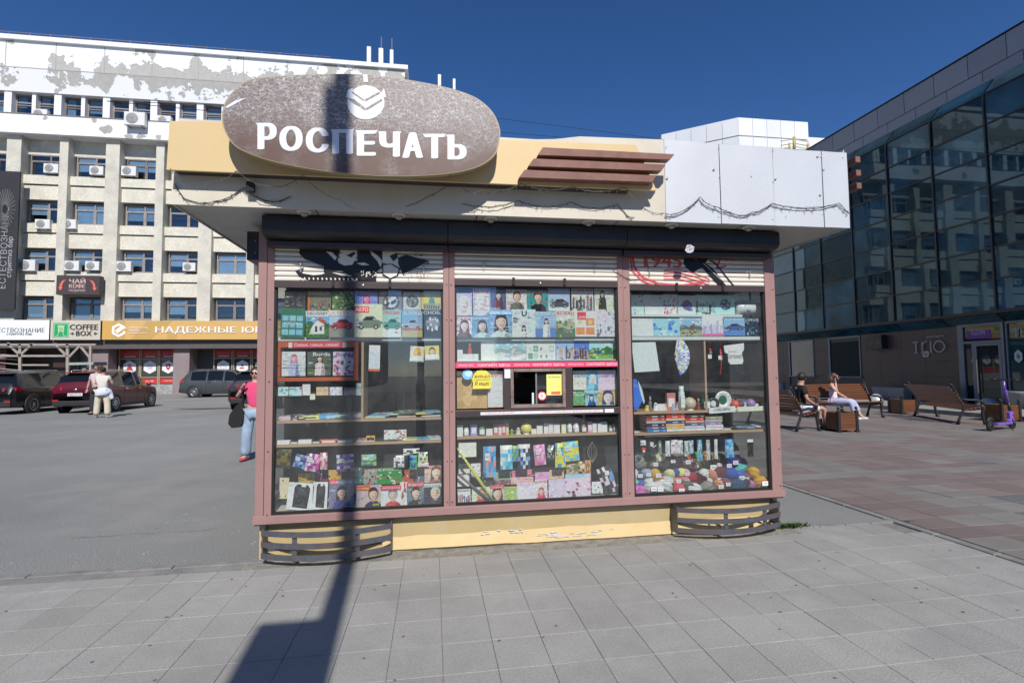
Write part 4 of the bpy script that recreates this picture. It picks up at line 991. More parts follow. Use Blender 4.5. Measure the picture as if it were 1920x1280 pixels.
for k,yy in enumerate((664,672,680,691,700)): beam(-40,yy-4,36,yy+3,.05,'trim_strip',tw,TY+.4)
b=MB(); b.box(-36,-29.2,TY+.5,TY+.55,0,3.3); b.build('red_clad_wall',M('dark_red_cladding',(0.10,0.035,0.03),rough=.6,var=.2,scale=3),TE)
b=MB(); b.box(-26.6,-25.0,TY+1.0,TY+1.05,0,3.0); b.build('dark_door',M('dark_red_door',(0.05,0.025,0.022),rough=.5),TE)
b=MB(); b.box(-36,-24.6,TY-.1,BY+.2,3.38,3.42); b.build('terrace_roof',gb,TE)
# ================================================================ GLASS BUILDING on the right
GB=thing('glass_building','modern building with dark blue glass curtain wall and brown stone ground floor','building',(25,20,0))
ORG_GB=ORG[GB.name]; GX=19.0
brs=M('brown_stone_cladding',(0.066,0.046,0.043),rough=.42,var=.12,scale=1.2,objrand=.12,fine=.06,fscale=20)
gpan=M('grey_cassette_panel',(0.30,0.305,0.33),rough=.4,var=.04,scale=.5,objrand=.05,metal=.2)
mul_=M('black_mullion',(0.018,0.02,0.022),rough=.4)
def pg(name,mat,*bx,parent=None,label=None):
    b=MB()
    for q in bx: b.box(*q)
    return b.build(name,mat,parent or GB,label=label)
gG=bpy.data.materials.new('tinted_blue_glass'); gG.use_nodes=True; n=gG.node_tree.nodes; l=gG.node_tree.links; bs=n['Principled BSDF']
bs.inputs['Roughness'].default_value=.015; bs.inputs['IOR'].default_value=1.55; bs.inputs['Specular Tint'].default_value=(.60,.90,1,1)
oi=n.new('ShaderNodeObjectInfo'); cr=n.new('ShaderNodeValToRGB'); l.new(oi.outputs['Random'],cr.inputs[0])
e=cr.color_ramp.elements; e[0].position=0; e[0].color=(.010,.030,.040,1); e[1].position=1; e[1].color=(.06,.13,.165,1)
for p_,c_2 in ((.35,(.013,.036,.052,1)),(.5,(.010,.055,.10,1)),(.62,(.026,.055,.066,1)),(.85,(.048,.10,.125,1))):
    q=e.new(p_); q.color=c_2
geo=n.new('ShaderNodeNewGeometry'); nz=n.new('ShaderNodeTexNoise'); nz.inputs['Scale'].default_value=.7; nz.inputs['Detail'].default_value=2; l.new(geo.outputs['Position'],nz.inputs[0])
sc_=n.new('ShaderNodeVectorMath'); sc_.operation='SCALE'; l.new(cr.outputs[0],sc_.inputs[0]); l.new(mr(nz.outputs['Fac'],.3,.7,.45,1.5),sc_.inputs['Scale']); l.new(sc_.outputs[0],bs.inputs['Base Color'])
bmp=n.new('ShaderNodeBump'); bmp.inputs['Strength'].default_value=.12; bmp.inputs['Distance'].default_value=.02; nz3=n.new('ShaderNodeTexNoise'); nz3.inputs['Scale'].default_value=.5; l.new(geo.outputs['Position'],nz3.inputs[0]); l.new(nz3.outputs['Fac'],bmp.inputs['Height']); l.new(bmp.outputs[0],bs.inputs['Normal'])
GY0,GY1=2.95,44.0
zr=[3.35+1.08*k for k in range(8)]; ys=[20.5+1.95*k for k in range(-9,12)]
pane_mesh=None
for j in range(len(ys)-1):
    for k in range(7):
        if pane_mesh is None:
            b=MB(); b.box(0,.02,.03,1.92,.03,1.05); o=b.build('pane',gG); pane_mesh=o.data
        else: o=bpy.data.objects.new('pane',pane_mesh); COL.objects.link(o)
        o.parent=GB; o.location=Vector((GX+rnd.uniform(-.002,.002),ys[j],zr[k]))-ORG_GB; o.rotation_euler=(0,rnd.uniform(-.004,.004),rnd.uniform(-.004,.004))
for y in ys: pg('mullion',mul_,(GX-.06,GX+.06,y-.03,y+.03,3.35,10.9))
for z in zr: pg('transom',mul_,(GX-.035,GX+.06,ys[0],ys[-1],z-.03,z+.03))
pg('core_wall',mul_,(GX+.3,GX+14,ys[0],ys[-1],3.4,11.3))
# sloping glass top
for j in range(len(ys)-1):
    b=MB(); b.mesh([(GX,ys[j]+.03,10.93),(GX,ys[j+1]-.03,10.93),(GX+.5,ys[j+1]-.03,11.55),(GX+.5,ys[j]+.03,11.55)],[(0,3,2,1)]); b.build('sloped_pane',gG,GB)
pg('capping',gpan,(GX+.5,GX+.56,ys[0],ys[-1],11.50,11.60)); pg('end_wall',brs,(GX+.1,GX+14,ys[0]-.3,ys[0],0,12.9)) 
py_=-2.0+GY0-2
for j in range(34):
    y=2.6+1.3*j; pg('parapet_panel',gpan,(GX+.62,GX+.66,y+.012,y+1.288,12.08+.0,12.95)); pg('parapet_panel',gpan,(GX+.60,GX+.64,y-.5+.012,y-.5+1.288,11.4,12.04))
pg('parapet_core',mul_,(GX+.67,GX+14,2.6,ys[-1],11.3,12.97)); pg('parapet_cap',mul_,(GX+.58,GX+14,2.5,ys[-1],12.97,13.01))
# underside strip, ground floor cladding
pg('soffit_band',mul_,(GX-.02,GX+.5,ys[0],ys[-1],3.26,3.32))
for y in ys[:-1]:
    b=MB(); b.mesh([(GX-.05,y+.03,3.24),(GX-.05,y+1.92,3.24),(GX+.4,y+1.92,2.95),(GX+.4,y+.03,2.95)],[(0,1,2,3)]); b.build('soffit_pane',gG,GB)
W2=GX+.42
def wy(px,py=680): return PXp(px,py,W2).y
openings=[(wy(1480),wy(1527),1.03,2.92),(wy(1555),wy(1615),1.03,2.92),(wy(1802),wy(1889),.02,2.98),(wy(1891),wy(1891)-3.4,.55,2.98)]
DY0,DY1=openings[2][0],openings[2][1]; SY=openings[3][0]
pg('backing_wall',mul_,(W2+.04,W2+.10,3,44,0,3.3))
def blocked(y0,y1,z0,z1):
    return any(not(y1<=min(a,c)+.02 or y0>=max(a,c)-.02 or z1<=d+.02 or z0>=e_-.02) for a,c,d,e_ in openings)
zrow=[0.0,.52,1.06,1.66,2.26,2.95]
cuts=sorted([3.0,44.0]+[q for o_ in openings for q in (o_[0],o_[1])])
gy=3.0; edges=[]
while gy<44: edges.append(gy); gy+=1.05
edges=sorted(set([round(v,2) for v in edges if all(abs(v-c)>.35 for c in cuts)]+[round(c,2) for c in cuts]))
for a,c in zip(edges[:-1],edges[1:]):
    for z0,z1 in zip(zrow[:-1],zrow[1:]):
        if blocked(a,c,z0,z1): continue
        if c<9: continue
        pg('stone_panel',brs,(W2,W2+.035,a+.004,c-.004,z0+.004,z1-.004))
alu=M('grey_blue_aluminium',(0.15,0.175,0.215),rough=.4,metal=.3); shopg=M('shop_glass',(.008,.022,.024),rough=.02,spec=.8)
for k,(ya,yb,z0,z1) in enumerate(openings[:2]):
    f=pg('window_frame',alu,(W2-.03,W2+.03,ya-.10,ya,z0,z1),(W2-.03,W2+.03,yb,yb+.06,z0,z1),(W2-.03,W2+.03,yb+.06,ya-.10,z1-.07,z1),(W2-.09,W2+.03,yb-.05,ya+.05,z0-.05,z0)); ORG[f.name]=ORG_GB
    b=MB(); b.box(W2+.02,W2+.03,yb+.06,ya-.1,z0,z1-.07); b.build('pane',shopg,f)
dd=DY1+ (DY0-DY1)*.22
d=pg('door_frame',alu,(W2-.10,W2+.03,DY0-.20,DY0,.1,2.98),(W2-.10,W2+.03,DY1,DY1+.09,.1,2.98),(W2-.10,W2+.03,DY1+.09,DY0-.2,2.89,2.98),(W2-.10,W2+.03,DY1+.09,DY0-.2,2.28,2.36),(W2-.08,W2+.03,DY0-.55,DY0-.47,.1,2.28)); ORG[d.name]=ORG_GB
dl=pg('door_leaf',alu,(W2-.09,W2,DY1+.11,DY1+.19,.12,2.27),(W2-.09,W2,DY0-.64,DY0-.56,.12,2.27),(W2-.09,W2,DY1+.19,DY0-.64,.12,.25),(W2-.09,W2,DY1+.19,DY0-.64,2.18,2.27)); ORG[dl.name]=ORG_GB
pg('pane',shopg,(W2-.04,W2-.03,DY1+.19,DY0-.64,.25,2.18),parent=dl); pg('pane',shopg,(W2-.04,W2-.03,DY0-.47,DY0-.2,.12,2.28),parent=d); pg('pane',shopg,(W2-.04,W2-.03,DY1+.09,DY0-.2,2.36,2.89),parent=d)
pg('door_handle',chrome,(W2-.15,W2-.13,DY0-.69,DY0-.66,.5,1.7),parent=dl)
f=pg('window_frame',alu,(W2-.06,W2+.03,SY-.05,SY,.5,2.98),(W2-.06,W2+.03,SY-3.4,SY-.05,.5,.57),(W2-.06,W2+.03,SY-3.4,SY-.05,2.91,2.98)); ORG[f.name]=ORG_GB
pg('pane',M('teal_shop_glass',(.012,.055,.062),rough=.02,spec=.8),(W2+.0,W2+.01,SY-3.4,SY-.05,.57,2.91),parent=f)
# lettering and boxes on that wall
def artX(name,X,ya,yb,z0,z1,fn,parent=None,lab=None,cat=None,mat=None,step=.002):
    b=MB(); A=Art(b,(X,ya,z0),-Y_,Z_,-X_,ya-yb,z1-z0,mat or VINYL,step=step,z0=.004); fn(A); o=b.build(name,VINYL,parent)
    if lab: tag(o,lab,cat)
    return o
g_=(.30,.30,.32)
b=MB(); p=PXp(1712,655,W2-.05); q=PXp(1773,632,W2-.05)
def letters3d(A):
    L=g_
    def ring(cx,cy,rx,ry,w):
        A.line([(cx+rx*math.cos(t),cy+ry*math.sin(t)) for t in [2*math.pi*i/24 for i in range(25)]],w,L)
    A.line([(.02,.68),(.20,.68)],.035,L); A.line([(.10,.66),(.10,.05)],.06,L); A.line([(.03,.05),(.17,.05)],.025,L); A.line([(.02,.70),(.02,.60)],.03,L)
    A.line([(.30,.05),(.30,.68)],.055,L); A.line([(.30,.45),(.36,.62),(.46,.70)],.04,L); A.line([(.25,.05),(.36,.05)],.025,L)
    A.line([(.56,.05),(.56,.70)],.055,L); A.line([(.51,.05),(.62,.05)],.025,L); ring(.81,.36,.155,.30,.05)
    A.line([(.45,.90),(.52,.95),(.60,.90),(.70,.96),(.78,.90),(.88,.95),(.97,.92)],.03,L)
ls=artX('wall_letters',W2-.05,p.y,q.y,1.98,2.68,letters3d,lab='grey metal letters reading TRIO on the brown stone wall',cat='lettering')
ls2=artX('wall_emblem',W2-.03,PXp(1731,663,W2).y,PXp(1743,663,W2).y,PXp(1737,669,W2).z,PXp(1737,658,W2).z,lambda A:(A.poly([(0,.2),(.2,0),(.8,0),(1,.2),(1,.8),(.8,1),(.2,1),(0,.8)],(.45,.42,.42)),A.ell(.5,.5,.32,.32,(.08,.06,.06)),A.line([(.3,.6),(.5,.7),(.7,.55),(.4,.4)],.03,(.5,.48,.48))),lab='small pale round emblem plate below the TRIO letters',cat='emblem')
bxp=PXp(1625,655,W2-.25)
db=thing('wall_clock_box','black box display mounted on the brown wall right of the windows','display',(W2-.05,bxp.y-.5,bxp.z))
b=MB(); b.box(W2-.3,W2-.01,PXp(1655,650,W2-.25).y,bxp.y,bxp.z,PXp(1625,630,W2-.25).z); b.build('housing',black,db)
artX('digits',W2-.301,bxp.y-.15,bxp.y-.75,bxp.z+.2,bxp.z+.35,lambda A:A.text('23',0,0,1,1,(.10,.10,.11)),parent=db)
artX('shop_sign',W2-.043,PXp(1814,620,W2).y,PXp(1860,620,W2).y,2.45,2.83,lambda A:(A.rect(0,0,1,.75,(.10,.03,.22)),A.text('OZON',.2,.35,.75,.85,(.35,.3,.5),bold=.03)),lab='purple lit sign above the glass door reading OZON',cat='sign')
artX('green_sign',W2-.043,PXp(1866,620,W2).y,PXp(1885,620,W2).y,2.68,2.85,lambda A:A.text('АПТЕКА',0,0,1,1,(.02,.30,.04),bold=.03),lab='small green lettering above the glass door',cat='sign')
artX('window_letters',W2-.065,PXp(1902,620,W2).y,PXp(1935,620,W2).y,2.42,2.78,lambda A:A.text('ТЫ',0,.0,.9,.8,(.22,.34,.32),bold=.02),lab='pale window lettering ТЫ at the right edge of the photo',cat='lettering')
artX('window_sticker',W2-.065,PXp(1905,665,W2).y,PXp(1920,665,W2).y,1.55,2.0,lambda A:(A.poly([(.5,1),(1,.75),(1,.25),(.5,0),(0,.25),(0,.75)],(.42,.5,.5)),A.ell(.5,.5,.25,.2,(.08,.2,.2))),lab='pale hexagonal sticker on the teal shop window',cat='sticker')
# ---- white building behind
WB=thing('white_building','white panelled tower building behind the kiosk roof with a stepped top','building',(46,75,0))
wpan=M('white_cassette',(0.74,0.75,0.77),rough=.5,var=.04,scale=.3,objrand=.04)
c0=PY(1384,220,70); cr_=PY(1515,232,70); cl=PY(1240,259,77)
def wall(name,A_,B_,z0,z1,nx,nz,par,mat):
    d=(B_-A_); nn=Vector((d.y,-d.x,0)).normalized()
    for i in range(nx):
        for j in range(nz):
            a=A_+d*((i+.01)/nx); c=A_+d*((i+.99)/nx); za=z0+(z1-z0)*(j+.01)/nz; zb=z0+(z1-z0)*(j+.99)/nz
            b=MB(); f=[Vector((a.x,a.y,za)),Vector((c.x,c.y,za)),Vector((c.x,c.y,zb)),Vector((a.x,a.y,zb))]; g=[v-nn*.15 for v in f]
            b.mesh(f+g,[(0,1,2,3),(7,6,5,4),(0,4,5,1),(1,5,6,2),(2,6,7,3),(3,7,4,0)]); b.build('panel',mat,par)
A0=Vector((c0.x,70,0)); B0=Vector((cr_.x,70,0)); ztop=c0.z
L0=Vector((cl.x,77,0))
wall('p',A0,B0,ztop-9,ztop-2.9,5,1,WB,wpan); wall('p',A0,B0,ztop-2.8,ztop,5,1,WB,wpan)
wall('p',L0,A0,ztop-9,ztop-2.9,5,1,WB,wpan); wall('p',L0,A0,ztop-2.8,ztop,5,1,WB,wpan)
b=MB(); b.prism([(A0.x+.2,70.2),(B0.x-.1,70.2),(B0.x-.1,100),(L0.x,100),(L0.x+.3,77.2)],'z',0,ztop+.05); b.build('core',wpan,WB)
q=PY(1548,262,72); b=MB(); b.box(B0.x-.5,q.x+8,72,95,0,PY(1516,255,72).z-.2); b.build('lower_block',wpan,WB)
cg=thing('roof_ladder_cage','yellow safety cage of a roof ladder on the white building','ladder',(PY(1490,280,66).x,66,25)); yb=M('yellow_rail',(.45,.36,.10),rough=.5)
for i,(x,w_) in enumerate(((1465,.05),(1480,.14),(1489,.22),(1515,.2))):
    a=PY(x,285,66); c=PY(x,(262,268,257,270)[i],66); b=MB(); b.tube([a,c],w_,5); b.build('upright',yb,cg)
for yy in (263,271,277):
    b=MB(); b.tube([PY(1464,yy+2,66),PY(1490,yy-2,66),PY(1516,yy+3,66)],.06,5); b.build('hoop',yb,cg)
b=MB(); a=PY(1460,284,66); b.box(a.x,PY(1520,284,66).x,66,70,a.z-3,a.z); b.build('platform',wpan,cg)
# sky cables
for i,(pp,lab) in enumerate((((-300,100,600,210,940,223,1245,262),'upper thin black cable crossing the sky behind the kiosk roof'),((-300,130,700,238,940,248,1010,256),'lower thin black cable crossing the sky behind the kiosk roof'))):
    P=[PY(pp[j],pp[j+1],30+6*j) for j in range(0,8,2)]; P=[PY(940,pp[5],27),PY(1090,(pp[5]+pp[7])/2-1 if not i else 261,29),PY(1245 if not i else 1400,pp[7] if not i else 300,31),PY(1500,300 if not i else 320,36)]
    s0=PY(640,205 if not i else 232,23); b=MB(); b.tube([PY(200,190,18),s0]+P,.012,4); tag(b.build('overhead_cable',rub),lab,'cable','cables across the sky')
# ---- unseen buildings added across the street so the windows have something to mirror
across=M('rendered_facade',(0.30,0.27,0.23),rough=.9,var=.15,scale=.2)
b=MB(); b.box(-60,-6,-62,-50,0,15); b.box(10,70,-75,-60,0,18); 
for i,(x0,x1,y,z) in enumerate(((-60,-6,-50,15),(10,70,-60,18))):
    b=MB(); b.box(x0,x1,y-12,y,0,z); t=tag(b.build('street_building',across),['long low facade across the street behind the photographer, left','long facade across the street behind the photographer, right'][i],'building')
    for k in range(int((x1-x0)/4)):
        for j in range(int(z/3.6)):
            q=MB(); q.box(x0+1+4*k,x0+2.9+4*k,y+.0,y+.06,1.2+3.5*j,3.0+3.5*j); q.build('window',M('dim_pane',(.03,.04,.05),rough=.1),t)
# ---- lamp post with a board, standing behind the camera: casts the long shadow
tanE=math.tan(R(SUN_EL)); sx_=math.tan(R(SUN_AZ))
g1=PZ(652,1047); PYb=-2.3; PXb=g1.x+(g1.y-PYb)*sx_
lp=thing('lamp_post','tall lamp post with a side mounted board behind the photographer','lamp post',(PXb,PYb,0))
b=MB(); b.lathe([(.10,0),(.10,1.2),(.074,1.25),(.066,10.5),(0,10.5)],(PXb,PYb,0),14); b.build('pole',M('grey_pole',(.2,.2,.2),rough=.5),lp)
gt=PZ(545,1168); zb=(gt.y-PYb)*tanE; xr=PXb; gl=PZ(487,1168); xl=gl.x+(gt.y-PYb)*sx_
b=MB(); b.box(xl,PXb-.02,PYb-.04,PYb+.04,zb-2.2,zb); b.build('board',M('board_back',(.3,.3,.3),rough=.5),lp)
q=PY(625,215,3.74); zz=q.z+(q.y-PYb)*tanE; xx=q.x+(q.y-PYb)*sx_
b=MB(); b.box(PXb-.13,PXb-.05,PYb-.08,PYb+.08,zz-.17,zz+.17); b.build('camera_box',black,lp)  # unseen lamp bracket, shaped to cast the bulge in the post's shadow
print('lamp',PXb,zb,xl,zz)
# ================================================================ GOODS IN THE WINDOWS
_sr=srgb
def srgb(c): return tuple(min(.84,v*1.3) for v in _sr(c))
C_=lambda *c: srgb(c)
SKN=(C_(226,178,156),C_(214,160,136),C_(236,196,176))
def rc(*cs): return [srgb(c) for c in cs]
def k_portrait(a,p):
    bg,hair,skin,cloth=p.get('bg',(150,170,200)),p.get('hair',(50,35,30)),p.get('skin',(224,180,160)),p.get('cloth',(90,90,90))
    cx=p.get('cx',.52); cy=p.get('cy',.60); r=p.get('r',.19)*1.12; asp=a.W/a.H
    a.rect(0,0,1,1,srgb(bg)); a.scatter(10,[srgb(tuple(min(255,max(0,v+rnd.randint(-22,22))) for v in bg)) for _ in range(4)],sz=.22)
    if p.get('bg2'): a.rect(0,.0,1,.35,srgb(p['bg2']))
    H,K_,Sk=srgb(hair),srgb(cloth),srgb(skin); sh=srgb(tuple(int(v*.82) for v in skin)); Kd=srgb(tuple(int(v*.7) for v in cloth))
    ry=r*1.25*asp if False else r*1.3*a.W/a.H
    a.ell(cx,cy+.02,r*1.25,ry*1.25,H,14)
    if p.get('long',1): a.poly([(cx-r*1.25,cy),(cx+r*1.25,cy),(cx+r*1.45,cy-ry*1.6),(cx-r*1.45,cy-ry*1.6)],H)
    a.poly([(cx-r*.4,cy-ry*.5),(cx+r*.4,cy-ry*.5),(cx+r*.5,cy-ry*1.4),(cx-r*.5,cy-ry*1.4)],sh)
    a.poly([(cx-r*2.2,0),(cx-r*1.9,cy-ry*1.9),(cx-r*.6,cy-ry*1.25),(cx,cy-ry*1.5),(cx+r*.6,cy-ry*1.25),(cx+r*1.9,cy-ry*1.9),(cx+r*2.3,0)],K_)
    a.poly([(cx+r*.5,0),(cx+r*.9,cy-ry*1.6),(cx+r*1.7,cy-ry*1.9),(cx+r*2.1,0)],Kd)
    a.ell(cx,cy,r,ry,Sk,16); a.poly([(cx+r*.1,cy-ry*.9),(cx+r*.7,cy-ry*.6),(cx+r*.95,cy),(cx+r*.6,cy+ry*.6),(cx+r*.45,cy-ry*.1)],sh)
    a.ell(cx-r*.38,cy+ry*.05,r*.36,ry*.45,srgb(tuple(min(255,int(v*1.07)) for v in skin)),9)
    a.poly([(cx-r,cy+ry*.25),(cx-r*.6,cy+ry*.95),(cx,cy+ry*1.15),(cx+r*.7,cy+ry*.95),(cx+r,cy+ry*.3),(cx+r*.4,cy+ry*.6),(cx-r*.3,cy+ry*.62)],H)
    for s_ in (-1,1):
        a.ell(cx+s_*r*.36,cy+ry*.14,r*.13,ry*.06,srgb(tuple(int(v*.45) for v in skin)),8)
    a.line([(cx+r*.02,cy+ry*.1),(cx+r*.08,cy-ry*.22),(cx-r*.02,cy-ry*.24)],.002,sh)
    a.ell(cx,cy-ry*.5,r*.26,ry*.08,srgb(p.get('lips',(180,90,90))),8)
    def near(c,d=26): return [srgb(tuple(max(0,min(255,v+q)) for v in c)) for q in (-d,-d//2,d//2,d)]
    a.scatter(16,near(cloth,34),max(0,cx-r*2),0,min(1,cx+r*2),max(.05,cy-ry*1.7),.05); a.scatter(14,near(bg),0,.3,max(.05,cx-r*1.5),1,.07); a.scatter(14,near(bg),min(.95,cx+r*1.6),.2,1,1,.07); a.scatter(9,near(hair,22),cx-r,cy+ry*.55,cx+r,cy+ry*1.25,.035); a.scatter(6,near(skin,14),cx-r*.6,cy-ry*.6,cx+r*.6,cy,.03)
def k_car(a,p):
    s_,g,c=p.get('bg',(170,195,225)),p.get('bg2',(140,140,135)),p.get('car',(180,40,50))
    a.rect(0,0,1,1,srgb(s_)); a.rect(0,0,1,.34,srgb(g)); a.scatter(10,rc((200,210,220),(120,140,120),(90,110,90)),0,.34,1,.55,.1)
    y=p.get('y',.34); C=srgb(c); D=C_(25,27,32)
    a.poly([(.08,y),(.06,y+.12),(.16,y+.19),(.28,y+.21),(.40,y+.33),(.68,y+.34),(.84,y+.22),(.95,y+.18),(.95,y+.02),(.88,y-.02),(.15,y-.03)],C)
    a.poly([(.33,y+.21),(.42,y+.30),(.65,y+.31),(.77,y+.21)],D); a.ell(.25,y,.09,.07,D,12); a.ell(.77,y+.01,.09,.07,D,12); a.ell(.25,y,.05,.04,C_(160,160,165),8); a.ell(.77,y+.01,.05,.04,C_(160,160,165),8)
    a.rect(.10,y+.06,.30,y+.10,C_(30,30,34)); a.ell(.13,y+.13,.04,.02,C_(240,240,240),6)
def k_land(a,p):
    s_,h1,h2=p.get('bg',(120,170,215)),p.get('h1',(70,110,70)),p.get('h2',(110,130,80))
    a.rect(0,0,1,1,srgb(s_)); a.scatter(8,rc((220,230,240),(235,235,235)),0,.6,1,1,.12)
    a.poly([(0,0),(0,.5),(.2,.62),(.4,.5),(.65,.7),(1,.48),(1,0)],srgb(h1)); a.poly([(0,0),(0,.3),(.3,.38),(.7,.25),(1,.34),(1,0)],srgb(h2))
    a.scatter(26,[srgb(tuple(max(0,min(255,v+rnd.randint(-50,50))) for v in rnd.choice((h1,h2)))) for _ in range(8)],0,0,1,.62,.09)
def k_house(a,p):
    k_land(a,dict(bg=(110,170,220),h1=(60,90,50),h2=(70,120,60)))
    a.poly([(.3,.12),(.3,.45),(.55,.68),(.8,.5),(.8,.12)],C_(235,230,220)); a.poly([(.48,.66),(.6,.78),(.88,.6),(.8,.48)],C_(190,90,70)); a.rect(.4,.2,.5,.42,C_(50,50,55)); a.rect(.6,.25,.7,.4,C_(70,75,80)); a.poly([(.15,.12),(.3,.45),(.3,.12)],C_(225,220,210))
def k_pat(a,p):
    a.rect(0,0,1,1,srgb(p['bg'])); a.scatter(p.get('n',30),rc(*p['cols']),0,0,1,p.get('top',1),p.get('sz',.1))
def k_grid(a,p):
    a.rect(0,0,1,1,srgb(p['bg'])); nx,ny=p.get('g',(3,2))
    for i in range(nx):
        for j in range(ny):
            x0,y0=.06+.9*i/nx,.08+.72*j/ny; a.rect(x0,y0,x0+.78/nx,y0+.56/ny,srgb(rnd.choice(p['cols']))); a.ell(x0+.39/nx,y0+.25/ny,.2/nx,.18/ny,srgb(rnd.choice(p['cols'])),7)
def k_palace(a,p):
    a.rect(0,0,1,1,srgb(p.get('bg',(235,190,90)))); a.rect(0,0,1,.25,C_(60,80,50)); a.rect(.1,.2,.9,.5,C_(150,150,120)); a.poly([(.35,.5),(.38,.68),(.5,.8),(.62,.68),(.65,.5)],C_(80,140,120)); a.line([(.5,.8),(.5,.9)],.003,C_(80,140,120))
    for i in range(7): a.rect(.14+.11*i,.26,.19+.11*i,.42,C_(60,60,60))
def k_disc(a,p):
    a.rect(0,0,1,1,srgb(p['bg'])); a.ell(.52,.5,.36,.36*a.W/a.H*1.0,srgb(p['c1']),18); a.ell(.52,.5,.26,.26*a.W/a.H,srgb(p['c2']),16); a.scatter(16,rc(*p['cols']),.2,.2,.8,.75,.1)
def k_city(a,p):
    k_pat(a,dict(bg=p['bg'],cols=p['cols'],n=34,sz=.10,top=.55)); 
    for i in range(6):
        x=.05+.16*i+rnd.uniform(-.02,.02); h=rnd.uniform(.45,.85); a.rect(x,.1,x+.09,h*.8,srgb(rnd.choice(p['cols']))); a.poly([(x,h*.8),(x+.045,h),(x+.09,h*.8)],srgb(rnd.choice(p['cols'])))
def k_box(a,p):
    a.rect(0,0,1,1,srgb(p['bg'])); a.poly([(.22,.10),(.80,.06),(.86,.80),(.74,.93),(.34,.95),(.24,.84)],C_(26,28,32)); a.rect(.36,.55,.70,.84,C_(52,56,62)); a.rect(.32,.14,.72,.20,C_(60,66,74))
    a.scatter(18,rc((70,76,84),(44,48,54),(90,96,104)),.25,.1,.8,.9,.05); a.line([(.1,.02),(.16,.97)],.003,C_(230,232,235)); a.line([(.9,.05),(.84,.98)],.003,C_(225,228,232)); a.rect(.5,.86,.68,.97,C_(225,226,222))
KF=dict(b=k_box,p=k_portrait,c=k_car,l=k_land,h=k_house,t=k_pat,g=k_grid,a=k_palace,d=k_disc,y=k_city)
def pocket(mb,x0,y0,x1,y1,Y,kind,par,title=None,tc=(255,255,255),rot=0.0,th=.005,band=None,tpos=None,tag_=False,lean=0.0):
    A0=PY(x0,y1,Y); A1=PY(x1,y0,Y); W_=A1.x-A0.x; H_=A1.z-A0.z; c=Vector(((A0.x+A1.x)/2,Y,A0.z))
    ru=Matrix.Rotation(rot,4,'Y')@Matrix.Rotation(-lean,4,'X'); u=(ru@X_); v=(ru@Z_); nn=(ru@-Y_)
    o=c-u*(W_/2); mt=Matrix.Identity(4)
    for i in range(3): mt[i][0]=u[i]; mt[i][1]=-nn[i]; mt[i][2]=v[i]; mt[i][3]=o[i]
    mb.box(0,W_,0,th,0,H_,PRINT,(.78,.77,.74),mt)
    a=Art(mb,o,u,v,nn,W_,H_,PRINT,step=.00018,z0=.0003)
    KF[kind](a,par)
    if band: a.rect(band[0],band[1],band[2],band[3],srgb(band[4]))
    if title:
        t=tpos or (.06,.84,.94,.96); a.text(title,t[0],t[1],t[2],t[3],srgb(tc),bold=.03)
    if kind in 'pcdhaly' and rnd.random()<.85:
        for k in range(rnd.randint(4,7)):
            y=rnd.uniform(.04,.7); x=rnd.choice((.05,.66)); a.rect(x,y,x+rnd.uniform(.12,.28),y+.016,srgb(tc))
    if tag_: a.rect(.02,.86,.2,.98,(.8,.8,.76)); a.rect(.05,.91,.17,.925,(.3,.3,.35))
    return c
def mag(x0,y0,x1,y1,kind,par,label,title=None,tc=(255,255,255),Y=4.50,cat='magazine',name='magazine',group='magazines and prints in the kiosk windows',**k):
    mb=MB(); c=pocket(mb,x0,y0,x1,y1,Y,kind,par,title,tc,**k); o=mb.build(name,PRINT,None,loc=c); return tag(o,label,cat,group)
T1=4.452; T2=4.448
G1=(45,110,85)
mag(533,545,572,579,'d',dict(bg=(60,60,55),c1=(40,42,46),c2=(25,27,30),cols=[(90,90,95),(60,62,70),(110,105,95)]),'dark magazine with a bear like black animal cover, far left of the top row',rot=.02,Y=T1+.009)
mag(577,546,621,583,'t',dict(bg=(120,110,90),cols=[(60,90,110),(150,60,50),(180,170,150),(70,80,60)],top=.6),'travel magazine with orange border reading TRAVELER','TRAVELER',(235,225,60),Y=T1+.02,band=(0,0,.07,1,(225,110,40)))
mag(623,547,663,584,'t',dict(bg=(90,120,70),cols=[(60,90,50),(150,170,110),(40,60,40),(190,190,150)],n=46),'magazine with a leafy green cover beside the travel magazine',Y=T1+.009)
mag(665,546,708,578,'p',dict(bg=(140,150,225),hair=(190,60,120),skin=(220,150,170),cloth=(180,120,200),r=.11,cy=.55),'pale blue and violet magazine with a small pink figure, top row',Y=T1+.009)
mag(710,546,755,585,'d',dict(bg=(120,122,128),c1=(70,72,78),c2=(190,192,198),cols=[(30,30,34),(220,220,225),(90,90,95)]),'black and white magazine with a round clock cover reading МИЛЬТАНТ','МИЛЬТАНТ',Y=T1+.009)
mag(756,547,789,583,'d',dict(bg=(190,196,200),c1=(90,100,105),c2=(120,130,135),cols=[(70,80,85),(150,160,165)]),'grey magazine with a large coin on its cover','НАУКА И ЖИЗНЬ',(40,40,45),tpos=(.05,.03,.95,.10),Y=T1+.009)
mag(790,547,829,590,'a',{},'magazine with a green domed palace under an orange sky',Y=T1+.009)
mag(525,578,571,632,'g',dict(bg=G1,cols=[(120,180,200),(90,150,190),(140,190,190)],g=(3,3)),'green book cover with rows of little pictures reading АЗБУКА','АЗБУКА',(235,240,230),tpos=(.12,.42,.88,.52),Y=T2,rot=.03)
mag(573,583,617,632,'h',{},'magazine with a white house under trees reading DISCOVERY','DISCOVERY',(30,30,34),band=(0,.78,1,1,(225,228,228)),Y=T2)
mag(617,582,664,632,'c',dict(bg=(170,190,215),car=(170,35,60)),'magazine with a red sports car reading АВТО in pale red','АВТО',(225,150,150),band=(0,.80,1,1,(225,225,225)),Y=T2-.006)
